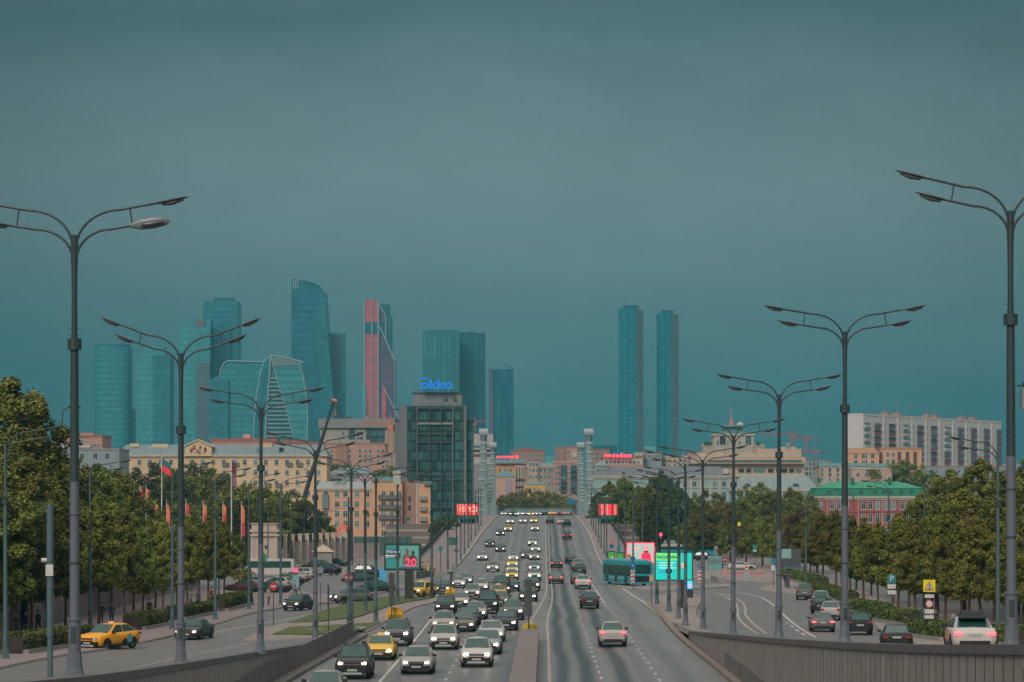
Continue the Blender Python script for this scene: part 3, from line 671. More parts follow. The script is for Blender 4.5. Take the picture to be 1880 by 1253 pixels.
def row(pts, keys, leaves, label, group, H=None, w=1.0, name='tree'):
    for i, q in enumerate(pts):
        px, py, top = q[:3]
        g = onG(px, py) if len(q) < 4 else Vector(((px-CX)*q[3]/F, q[3], EZ-9.05 if q[3] > 400 else gz((px-CX)*q[3]/F, q[3])))
        h = EZ+(CY-top)*g.y/F-g.z
        tree(keys[i % len(keys)], g, max(2.0, h), leaves[(i*7+i//2) % len(leaves)], label % ORD[min(i, 19)] if '%s' in label else label, group, name, w)
PY = ['pyr0', 'pyr1', 'pyr2']; BG = ['big0', 'big1', 'big2', 'big3']; RN = ['rnd0', 'rnd1', 'rnd2']
row([(22, 1176, 940), (58, 1171, 892), (86, 1167, 925), (120, 1163, 935), (182, 1154, 915), (228, 1147, 938), (262, 1141, 972), (300, 1133, 965), (343, 1124, 948), (382, 1113, 952), (412, 1104, 962), (438, 1098, 985)],
    PY, ['olive', 'green', 'olive'], '%s small pyramidal tree from the left edge in the left pavement front row', 'small street trees on the left pavement', w=.9)
row([(40, 1150, 900), (105, 1141, 905), (150, 1136, 922), (205, 1130, 930), (245, 1124, 950), (285, 1119, 960), (325, 1113, 970), (366, 1106, 965), (402, 1095, 972)],
    PY, ['green', 'olive'], '%s small tree from the left in the rear row before the colonnade wall', 'small street trees of the rear row on the left', w=.95)
row([(-45, 0, 770, 215), (20, 0, 712, 235), (75, 0, 800, 250), (45, 0, 845, 200), (120, 0, 850, 285), (178, 0, 862, 300), (-10, 0, 860, 190), (215, 0, 868, 310), (252, 0, 905, 325), (150, 0, 905, 250), (285, 0, 945, 345)],
    BG, ['green', 'olive', 'green'], '%s tall broad dark tree in the park mass behind the left colonnade wall', 'tall park trees on the far left', w=1.15)
row([(278, 0, 858, 520), (318, 0, 872, 560), (352, 0, 858, 600), (398, 0, 868, 620), (455, 0, 893, 560), (490, 0, 900, 600), (528, 0, 905, 640), (560, 0, 925, 640), (430, 0, 925, 500), (505, 0, 930, 560), (240, 0, 900, 480), (330, 0, 925, 480), (380, 0, 925, 500), (585, 0, 948, 690)],
    RN, ['dark', 'green', 'olive', 'green'], '%s round leafy tree in front of the long yellow building', 'trees before the yellow building', w=1.0)
row([(1586, 1112, 955), (1560, 1098, 952), (1535, 1088, 938), (1612, 1120, 962), (1650, 1136, 955), (1680, 1143, 968), (1510, 1078, 945), (1488, 1068, 958), (1466, 1058, 965), (1735, 1150, 950), (1765, 1156, 965), (1800, 1160, 955), (1850, 1166, 975)],
    PY, ['yellow', 'olive', 'yellow', 'rust', 'olive'], '%s slim yellowish street tree of the front row on the right pavement', 'slim street trees on the right pavement', w=1.1)
row([(1640, 1110, 985), (1668, 1118, 975), (1600, 1095, 972), (1572, 1085, 968), (1545, 1072, 960), (1710, 1125, 968), (1780, 1140, 940), (1825, 1145, 960), (1870, 1150, 960)],
    PY, ['rust', 'olive', 'yellow'], '%s slim street tree of the rear row on the right pavement', 'slim street trees of the rear row on the right', w=1.15)
row([(1700, 0, 905, 290), (1745, 0, 872, 300), (1800, 0, 850, 290), (1850, 0, 868, 270), (1895, 0, 846, 250), (1770, 0, 905, 240), (1830, 0, 915, 230), (1880, 0, 930, 220), (1720, 0, 935, 250), (1690, 0, 915, 330), (1925, 0, 855, 260), (1975, 0, 865, 280), (2030, 0, 850, 300), (2090, 0, 870, 290), (1960, 0, 910, 380), (2060, 0, 905, 400)],
    BG, ['olive', 'rust', 'olive', 'green', 'yellow'], '%s tall leafy tree of the dense mass at the right edge', 'tall trees at the right edge', w=1.1)
row([(1118, 0, 884, 700), (1145, 0, 880, 690), (1172, 0, 895, 700), (1190, 0, 892, 640), (1212, 0, 866, 650), (1226, 0, 888, 640), (1250, 0, 900, 600), (1100, 0, 905, 720), (1200, 0, 915, 560)],
    BG, ['green', 'green', 'dark', 'dark', 'dark', 'dark', 'green'], '%s dense dark tree before the turquoise hall right of the bridge', 'dark trees right of the bridge', w=.95)
row([(1306, 0, 905, 600), (1322, 0, 925, 560), (1285, 0, 935, 560), (1388, 0, 892, 640), (1410, 0, 905, 600), (1450, 0, 902, 620), (1478, 0, 908, 580), (1362, 0, 920, 580), (1340, 0, 965, 520), (1370, 0, 965, 500), (1400, 0, 955, 480), (1425, 0, 950, 460), (1450, 0, 945, 440), (1478, 0, 940, 430), (1500, 0, 945, 420), (1268, 0, 955, 560)],
    RN, ['green', 'olive', 'olive', 'rust', 'rust', 'green', 'olive', 'rust', 'olive', 'yellow'], '%s round tree in the square in front of the turquoise building', 'trees of the right square', w=.95)
row([(922, 0, 918, 1180), (940, 0, 908, 1220), (960, 0, 904, 1240), (980, 0, 901, 1220), (1000, 0, 905, 1240), (1018, 0, 908, 1220), (1036, 0, 914, 1200), (1050, 0, 920, 1180)],
    RN, ['spring', 'spring', 'olive'], '%s sparse spring tree of the clump framed between the bridge towers', 'spring trees beyond the bridge', w=1.1)
row([(1660, 0, 851, 900), (1645, 0, 858, 880)], RN, ['green'], '%s round green tree on the rise before the white tower block', 'trees on the rise at the right', w=1.2)
row([(820, 0, 948, 620), (808, 0, 960, 600)], RN, ['dark'], '%s dark tree at the foot of the glass office block', 'trees by the office block')
row([(596, 0, 850, 960), (640, 0, 858, 950), (720, 0, 862, 940), (700, 0, 868, 930)], RN, ['green', 'olive'], '%s tree among the low roofs behind the orange apartment house', 'trees among the low roofs')
# hedges in planters
HM = leafmat('hedge_leaves', (0.029, 0.046, 0.011), (0.118, 0.151, 0.031))
def hedge(pxs, label, H=1.0, wd=1.5, planter=True, leaf=HM):
    P = [onG(*p) for p in pxs]; a, b = P[0], P[-1]
    t = thing('hedge', label, 'hedge', a); r = random.Random(int(a.x*100)); vs = []; fs = []
    L_ = (b-a).length; d = (b-a)/L_; n = Vector((-d.y, d.x, 0))
    for k in range(int(L_*170)):
        s = r.random(); f = r.random()
        if f < .5: q = (r.uniform(-.5, .5), 1+r.uniform(-.06, .08))
        else: q = ((-.5 if f < .75 else .5)+r.uniform(-.05, .05), r.random())
        p = a.lerp(b, s); p = p+n*q[0]*wd-a; p.z += H*q[1]+.15
        nn = Vector((r.gauss(0, 1), r.gauss(0, 1), r.gauss(0, 1))).normalized(); u = nn.orthogonal().normalized(); v = nn.cross(u); z = r.uniform(.07, .15); o = len(vs)
        vs += [p-u*z, p-v*z*.7, p+u*z, p+v*z*.7]; fs.append((o, o+1, o+2, o+3))
    MB().add(vs, fs).build('foliage', leaf, t)
    def pr(w_, h0, h1):
        m = MB(); q = []
        for e in (a, b):
            for sx, z in ((-w_, h0), (w_, h0), (w_, h1), (-w_, h1)): v = e-a+n*sx; q.append((v.x, v.y, v.z+z))
        return m.add(q, [(0, 1, 2, 3), (7, 6, 5, 4), (0, 4, 5, 1), (1, 5, 6, 2), (2, 6, 7, 3), (3, 7, 4, 0)])
    pr(wd*.44, .05, H*.97).build('twigs', BARKD, t)
    if planter: pr(wd*.62, -.1, .38).build('planter', CONC, t)
hedge([(18, 1205), (105, 1192)], 'long clipped hedge in a stone planter at the lower left corner', 1.1, 1.8)
hedge([(118, 1186), (150, 1181)], 'short hedge partly hidden behind the nearest left lamp post', 1.0)
hedge([(245, 1160), (292, 1151)], 'ragged low hedge behind the orange taxi', 1.1)
hedge([(322, 1142), (378, 1130)], 'low hedge under the left trees near the dark saloon', 1.0)
hedge([(400, 1125), (450, 1112)], 'clipped hedge beside the left pavement kerb under the last small trees', 1.2)
hedge([(1440, 1062), (1509, 1080)], 'farthest long hedge along the right pavement near the dark billboard', 1.1, 1.6)
hedge([(1500, 1090), (1562, 1112)], 'second hedge along the right pavement behind the parked cars', 1.1, 1.6)
hedge([(1568, 1126), (1624, 1137)], 'middle hedge of the right pavement beside the black off-roader', 1.1, 1.6)
hedge([(1616, 1142), (1686, 1154)], 'hedge behind the black saloon on the right', 1.1, 1.6)
hedge([(1684, 1172), (1752, 1181)], 'nearest right hedge between the yellow warning sign and the white taxi', 1.1, 1.6)
hedge([(1828, 1186), (1884, 1194)], 'clipped hedge at the right edge behind the nearest lamp post', 1.1, 1.6)
# ---------------------------------------------------------------- vehicles
GLASS = M('car_glass', (.016, .066, .058), .14, var=.6, scale=1.3, spec=.6); TYRE = M('tyre', (.02, .02, .022), .8); RIM = M('rim', (.25, .25, .26), .35, .6)  # strong tone noise in the glass colour stands in for varied reflections
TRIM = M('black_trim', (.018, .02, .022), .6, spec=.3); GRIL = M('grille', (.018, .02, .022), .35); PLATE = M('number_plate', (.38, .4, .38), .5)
HLON = M('headlight_lit', (1, .93, .86), .3, emit=4.5, var=.02); HLDIM = M('headlight_dim', (1, .78, .66), .3, emit=1.6, var=.05); HLOFF = M('headlight_off', (.35, .38, .38), .15)
TLON = M('tail_light_lit', (1, .10, .12), .3, emit=2.2, var=.05); TLOFF = M('tail_light_off', (.3, .03, .03), .25); CHR = M('chrome', (.45, .45, .45), .25, .7)
SEATD = M('car_interior', (.05, .05, .05), .8)
CC = {}
def cc(n):
    tab = {'white': (.50, .47, .44), 'silver': (.33, .31, .29), 'pearl': (.40, .36, .33), 'grey': (.12, .12, .115), 'dark': (.036, .04, .042), 'black': (.02, .022, .025), 'taxi': (.72, .46, .06), 'orange': (.85, .36, .02),
           'green': (.02, .06, .052), 'beige': (.34, .31, .27), 'blue': (.035, .055, .10), 'olive': (.14, .135, .11), 'red': (.14, .02, .025), 'teal': (.05, .2, .21), 'steel': (.25, .29, .31), 'maroon': (.07, .02, .03)}
    if n not in CC: CC[n] = M('paint_'+n, tab[n], .38, .0, var=.08, scale=.8, spec=.3)
    return CC[n]
# stations: y, z low, z high, half width;  greenhouse: y at glass foot front, y roof front, y roof rear, y glass foot rear
KIND = {
 'saloon': dict(L=4.75, W=.92, H=1.46, g=.2, st=[(-2.37, .34, .62, .74), (-2.28, .24, .74, .84), (-2.0, .2, .82, .9), (-1.2, .2, .93, .92), (-.9, .2, .97, .92), (.4, .2, .99, .92), (1.45, .2, 1.03, .91), (2.1, .24, 1.03, .88), (2.3, .3, .96, .84), (2.37, .4, .8, .76)], gh=(-1.12, -.28, .82, 1.72), b=.94),
 'hatch': dict(L=4.25, W=.89, H=1.54, g=.22, st=[(-2.12, .36, .66, .74), (-2.02, .26, .8, .83), (-1.75, .22, .88, .88), (-1.1, .2, .98, .89), (.4, .2, 1.02, .89), (1.5, .22, 1.05, .88), (2.0, .28, 1.02, .85), (2.12, .4, .85, .8)], gh=(-1.15, -.35, 1.45, 1.98), b=.98),
 'offroader': dict(L=4.6, W=.94, H=1.7, g=.26, st=[(-2.3, .42, .8, .8), (-2.22, .3, .95, .88), (-1.95, .26, 1.03, .93), (-1.1, .25, 1.1, .94), (.4, .25, 1.12, .94), (1.6, .26, 1.14, .93), (2.15, .32, 1.12, .9), (2.28, .42, .95, .86)], gh=(-1.15, -.42, 1.62, 2.18), b=1.07),
 'crossover': dict(style=1, L=4.4, W=.93, H=1.63, g=.24, st=[(-2.2, .4, .7, .74), (-2.1, .28, .86, .86), (-1.8, .24, .98, .92), (-1.0, .24, 1.07, .93), (.4, .24, 1.10, .93), (1.5, .25, 1.14, .92), (2.05, .32, 1.10, .88), (2.2, .42, .92, .82)], gh=(-1.1, -.25, 1.15, 2.02), b=1.03),
 'saloon2': dict(style=1, L=4.85, W=.93, H=1.44, g=.19, st=[(-2.42, .34, .58, .70), (-2.3, .22, .70, .84), (-1.95, .19, .80, .92), (-1.2, .19, .91, .93), (-.9, .19, .95, .93), (.4, .19, .98, .93), (1.5, .19, 1.02, .92), (2.15, .24, 1.01, .88), (2.35, .3, .93, .82), (2.42, .4, .78, .74)], gh=(-1.2, -.25, .75, 1.85), b=.93),
 'van': dict(L=5.1, W=.97, H=1.98, g=.24, st=[(-2.5, .36, .85, .82), (-2.42, .28, 1.02, .9), (-2.1, .24, 1.12, .96), (-1.6, .24, 1.22, .97), (.4, .24, 1.24, .97), (2.0, .26, 1.24, .96), (2.48, .32, 1.2, .94)], gh=(-1.75, -.95, 2.3, 2.48), b=1.18),
}
WHEEL = None
def wheel_mesh(r, w):
    mb = MB(); n = 18
    prof_ = [(r*.62, -w/2), (r*.93, -w/2), (r, -w*.32), (r, w*.32), (r*.93, w/2), (r*.62, w/2)]
    vs = [(x, q*math.cos(2*math.pi*k/n), q*math.sin(2*math.pi*k/n)) for q, x in prof_ for k in range(n)]
    fs = [(i*n+k, i*n+(k+1) % n, (i+1)*n+(k+1) % n, (i+1)*n+k) for i in range(5) for k in range(n)]
    return mb.add(vs, fs, 0, True).mesh('wheel', [TYRE])
def rim_mesh(r, w):
    mb = MB()
    mb.prism([(0, 0)]*0 or [(r*.3*math.cos(a), r*.3*math.sin(a)) for a in [2*math.pi*k/10 for k in range(10)]], -w*.42, w*.42)
    for k in range(5):
        a = 2*math.pi*k/5; c, s = math.cos(a), math.sin(a); u = .05
        mb.prism([(c*.05+s*u, s*.05-c*u), (c*r*.64+s*u, s*r*.64-c*u), (c*r*.64-s*u, s*r*.64+c*u), (c*.05-s*u, s*.05+c*u)], -w*.4, w*.4)
    mb.v = [(y, x, z) for x, y, z in mb.v]
    return mb.mesh('rim', [RIM])
WM = wheel_mesh(.34, .22); RM = rim_mesh(.34, .22)
def make_kind(K):
    k = KIND[K]; st = k['st']; H = k['H']; out = {}
    st = k['st'] = [(st[0][0], st[0][1], st[0][2], st[0][3]*.82), (st[1][0]-.01, st[1][1], st[1][2], st[1][3]*.95), ((st[1][0]+st[2][0])/2, (st[1][1]+st[2][1])/2, (st[1][2]*.35+st[2][2]*.65), st[2][3]*.985)]+list(st[2:-1])+[(st[-1][0], st[-1][1], st[-1][2], st[-1][3]*.88)]
    mb = MB(); vs = []; n = None
    for y, zl, zh, hw in st:
        ring = [(.80, zl), (.95, zl+.08), (1.0, zl+(zh-zl)*.42), (.985, zl+(zh-zl)*.72), (.93, zh-.03), (.8, zh)]
        pts = [(hw*a, z) for a, z in ring]+[(0, zh+.025)]+[(-hw*a, z) for a, z in reversed(ring)]
        n = len(pts); vs += [(x, y, z) for x, z in pts]
    fs = []
    for i in range(len(st)-1):
        for j in range(n-1): fs.append((i*n+j, i*n+j+1, (i+1)*n+j+1, (i+1)*n+j))
        fs.append((i*n+n-1, i*n, (i+1)*n, (i+1)*n+n-1))
    mb.add(vs, fs, 0, True); mb.add(vs[:n], [tuple(range(n-1, -1, -1))]); mb.add(vs[-n:], [tuple(range(n))])
    # greenhouse hull
    g0, g1, g2, g3 = k['gh']; zb_ = k['b']; W_ = k['W']; wb = W_*.9; wt = W_*.68
    zt = H-.04
    def P(s, y, z, w_): return (s*w_, y, z)
    hull = [P(-1, g0, zb_, wb*.96), P(1, g0, zb_, wb*.96), P(1, g3, zb_, wb*.95), P(-1, g3, zb_, wb*.95), P(-1, g1, zt, wt), P(1, g1, zt, wt), P(1, g2, zt, wt*.98), P(-1, g2, zt, wt*.98),
            (0, g1+.02, H, ), (0, g2-.02, H)]
    hull = [tuple(h) for h in hull]
    bm = bmesh.new(); bv = [bm.verts.new(h) for h in hull]
    for f_ in [(1, 2, 6, 5), (3, 0, 4, 7), (0, 1, 5, 8, 4), (2, 3, 7, 9, 6), (4, 8, 9, 7), (8, 5, 6, 9)]: bm.faces.new([bv[q] for q in f_])
    bm.edges.ensure_lookup_table(); bmesh.ops.bevel(bm, geom=[e_ for e_ in bm.edges if max(v.co.z for v in e_.verts) > zb_+.05], offset=.075, segments=2, affect='EDGES', clamp_overlap=True)
    bm.verts.index_update(); mb.add([v.co.copy() for v in bm.verts], [[v.index for v in f_.verts] for f_ in bm.faces], 0, True); bm.free()
    out['body'] = mb.mesh('car_body', [cc('white')])
    V = [Vector(h) for h in hull]
    def quad(a, b, c, d, m0, off):
        """inset quad on the hull face a(b bottom) .. c(d top)"""
        a, b, c, d = V[a], V[b], V[c], V[d]
        nrm = (b-a).cross(d-a).normalized()
        f = lambda s, t: (a.lerp(b, s)).lerp(d.lerp(c, s), t)+nrm*off
        return f
    def pane(f, s0, s1, t0, t1, nm, ns=3):
        m = MB(); vv = []
        for i in range(ns+1):
            s = s0+(s1-s0)*i/ns; vv += [f(s, t0), f(s, t1)]
        return m.add(vv, [(2*i, 2*i+2, 2*i+3, 2*i+1) for i in range(ns)]).mesh(nm, [GLASS])
    m1 = pane(quad(0, 1, 5, 4, 0, .04), .045, .955, .06, .93, 'windscreen')
    m2 = pane(quad(2, 3, 7, 6, 0, .04), .06, .94, .12, .9, 'rear_window')
    def side(a, b, c, d):
        f = quad(a, b, c, d, 0, .02); m = MB()
        m.add([f(.07, .08), f(.46, .08), f(.46, .9), f(.10, .9)], [(0, 1, 2, 3)]); m.add([f(.49, .08), f(.93, .08), f(.9, .9), f(.49, .9)], [(0, 1, 2, 3)])
        return m.mesh('side_window', [GLASS])
    m3 = side(1, 2, 6, 5); m4 = side(3, 0, 4, 7)
    out['glass'] = [('windscreen', m1), ('rear_window', m2), ('side_window', m3), ('side_window', m4)]
    yf = st[0][0]; yr = st[-1][0]; hwf = st[1][3]; zf0, zf1 = st[1][1], st[1][2]+.04; zr0, zr1 = st[-2][1], st[-2][2]
    m = MB()  # lower bumper, grille, sills; black bumper made taller to stand for front shade
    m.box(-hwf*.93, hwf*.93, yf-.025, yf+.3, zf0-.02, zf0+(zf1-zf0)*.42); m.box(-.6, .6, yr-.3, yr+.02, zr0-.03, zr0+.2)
    for s in (-1, 1):
        m.box(s*k['W']-.02, s*k['W']+.02, -1.0, 1.0, k['g']-.02, k['g']+.1)
        for wy in (yf+.86, yr-.86):
            pts = [(.40*math.cos(a), .37+.40*math.sin(a)) for a in [math.pi*q/12 for q in range(13)]]
            mm = [(s*(k['W']*.985 if q else k['W']+.012), wy+y, z) for q in (0, 1) for y, z in pts]; nn = 13
            m.add(mm, [tuple(range(nn)), tuple(range(2*nn-1, nn-1, -1))]+[(i, i+nn, i+nn+1, i+1) for i in range(nn-1)])
    out['trim'] = m.mesh('trim', [TRIM])
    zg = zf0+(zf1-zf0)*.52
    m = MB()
    m.prism([(-hwf*.46, zf0+.26), (hwf*.46, zf0+.26), (hwf*.56, zg+(zf1-zf0)*.3), (-hwf*.56, zg+(zf1-zf0)*.3)], yf-.035, yf+.1)  # grille enlarged, its black also standing in for shade under the bonnet
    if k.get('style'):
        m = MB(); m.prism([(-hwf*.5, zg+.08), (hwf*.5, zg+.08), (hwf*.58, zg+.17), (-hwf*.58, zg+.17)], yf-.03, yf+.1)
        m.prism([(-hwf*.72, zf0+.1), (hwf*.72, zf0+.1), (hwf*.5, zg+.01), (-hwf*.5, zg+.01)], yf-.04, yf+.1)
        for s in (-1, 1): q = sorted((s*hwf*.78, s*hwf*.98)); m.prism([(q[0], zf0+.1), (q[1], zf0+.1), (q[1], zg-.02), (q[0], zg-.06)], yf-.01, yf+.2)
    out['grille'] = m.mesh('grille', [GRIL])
    m = MB().box(-hwf*.5, hwf*.5, yf-.05, yf-.036, zg+(zf1-zf0)*.15, zg+(zf1-zf0)*.19); out['badge'] = m.mesh('grille_bar', [CHR])
    out['plate'] = MB().box(-.26, .26, yf-.06, yf-.03, zf0+.13, zf0+.24).mesh('number_plate', [PLATE])
    out['rplate'] = MB().box(-.26, .26, yr-.02, yr+.03, zr0+.4, zr0+.51).mesh('number_plate', [PLATE])
    zl = zf1-.13
    for s, nm in ((1, 'hl1'), (-1, 'hl2')):
        x0, x1 = sorted((s*hwf*.58, s*hwf*1.01)); m = MB()
        m.add([(x0, yf-.02 if s > 0 else yf+.18, zl-.11), (x1, yf+.18 if s > 0 else yf-.02, zl-.09), (x1, yf+.22 if s > 0 else yf+.0, zl+.05), (x0, yf+.0 if s > 0 else yf+.22, zl+.03)], [(0, 1, 2, 3)])
        m.add([(s*hwf*.58, yf-.03, zl-.09), (s*hwf*.96, yf+.08, zl-.07), (s*hwf*.96, yf+.13, zl+.045), (s*hwf*.58, yf+.0, zl+.03)], [(0, 1, 2, 3) if s > 0 else (3, 2, 1, 0)])
        m.disc((s*hwf*.8, yf+.035, zl-.02), .095, 'y', .09, 12)
        out[nm] = m.mesh('headlight', [HLON])
    hwr = st[-2][3]; zt_ = zr1-.22 if K != 'van' else 1.05
    for s, nm in ((1, 'tl1'), (-1, 'tl2')):
        x0, x1 = sorted((s*hwr*.62, s*hwr*1.0)); m = MB().box(x0, x1, yr-.22, yr+.035, zt_, zt_+(.14 if K != 'van' else .5)); out[nm] = m.mesh('tail_light', [TLON])
    m = MB()
    for s in (-1, 1): m.box(*sorted((s*W_*.96, s*(W_+.16))), g0+.28, g0+.4, zb_-.02, zb_+.13)
    out['mirrors'] = m.mesh('mirror', [TRIM])
    out['m1'] = MB().box(W_*.92, W_+.15, g0+.28, g0+.42, zb_, zb_+.14).mesh('mirror', [TRIM]); out['m2'] = MB().box(-W_-.15, -W_*.92, g0+.28, g0+.42, zb_, zb_+.14).mesh('mirror', [TRIM])
    out['fog'] = MB().box(-hwf*.92, -hwf*.72, yf-.05, yf, zf0+.14, zf0+.24).box(hwf*.72, hwf*.92, yf-.05, yf, zf0+.14, zf0+.24).mesh('fog_lamp', [GRIL])
    out['rails'] = MB().box(-wt*.92, -wt*.86, g1+.2, g2-.1, H-.01, H+.05).box(wt*.86, wt*.92, g1+.2, g2-.1, H-.01, H+.05).mesh('roof_rails', [TRIM])
    out['skid'] = MB().box(-.5, .5, yf-.035, yf, zf0-.02, zf0+.07).mesh('skid_plate', [M('skid_silver', (.4, .4, .38), .4)])
    out['crease'] = MB().tube([(-hwf*.55, st[2][0], st[2][2]-.005), (-hwf*.7, g0-.05, zb_+.01)], .018, 4).tube([(hwf*.55, st[2][0], st[2][2]-.005), (hwf*.7, g0-.05, zb_+.01)], .018, 4).mesh('wiper_cowl', [TRIM])
    out['wy'] = (yf+.86, yr-.86)
    out['sign'] = MB().box(-.2, .2, g1+.45, g1+.58, H, H+.11).mesh('roof_sign', [M('taxi_sign', (.7, .45, .2), .4, emit=.15)])
    out['fan'] = MB().disc((0, 0, 0), .001).mesh('x', [TRIM])
    return out
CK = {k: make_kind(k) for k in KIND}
def car(loc, kind, col, label, group, rz=0.0, lights='on', lod=0, taxi=False, front=True):
    """rz = 0: front towards the camera"""
    k = CK[kind]; t = thing('taxi' if taxi else 'car', label, 'taxi' if taxi else 'car', loc, rz, group)
    b = obj('car_body', k['body'], t); setc(b, cc(col))
    hl = {'on': HLON, 'dim': HLDIM, 'off': HLOFF}[lights if front else 'off']; tl = TLON if (lights == 'on' and not front) else TLOFF
    gl = k['glass']
    for nm, me in (gl if lod < 2 else gl[:2]): obj(nm, me, t)
    for nm in ('hl1', 'hl2'):
        if lod < 2 or front: setc(obj('headlight', k[nm], t), hl)
    for nm in ('tl1', 'tl2'):
        if lod < 2 or not front: setc(obj('tail_light', k[nm], t), tl)
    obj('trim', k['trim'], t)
    for wy in k['wy']:
        for s in (-1, 1):
            o = obj('wheel', WM, t, (s*(KIND[kind]['W']-.13), wy, .34))
            if lod < 1: obj('rim', RM, o)
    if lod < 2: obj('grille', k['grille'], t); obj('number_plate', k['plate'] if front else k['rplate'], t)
    if lod < 1:
        obj('grille_bar', k['badge'], t); obj('mirror', k['m1'], t); obj('mirror', k['m2'], t); obj('fog_lamp', k['fog'], t); 
        if kind == 'offroader': obj('roof_rails', k['rails'], t)
    elif lod < 2: obj('mirror', k['m1'], t); obj('mirror', k['m2'], t)
    if lod < 2 and kind in ('offroader', 'crossover'): obj('skid_plate', k['skid'], t)
    t.scale = (1, RND.uniform(.96, 1.03), RND.uniform(.955, 1.03))
    if taxi: obj('roof_sign', k['sign'], t)
    return t
S, SU, HB, VN, CR, S2 = 'saloon', 'offroader', 'hatch', 'van', 'crossover', 'saloon2'
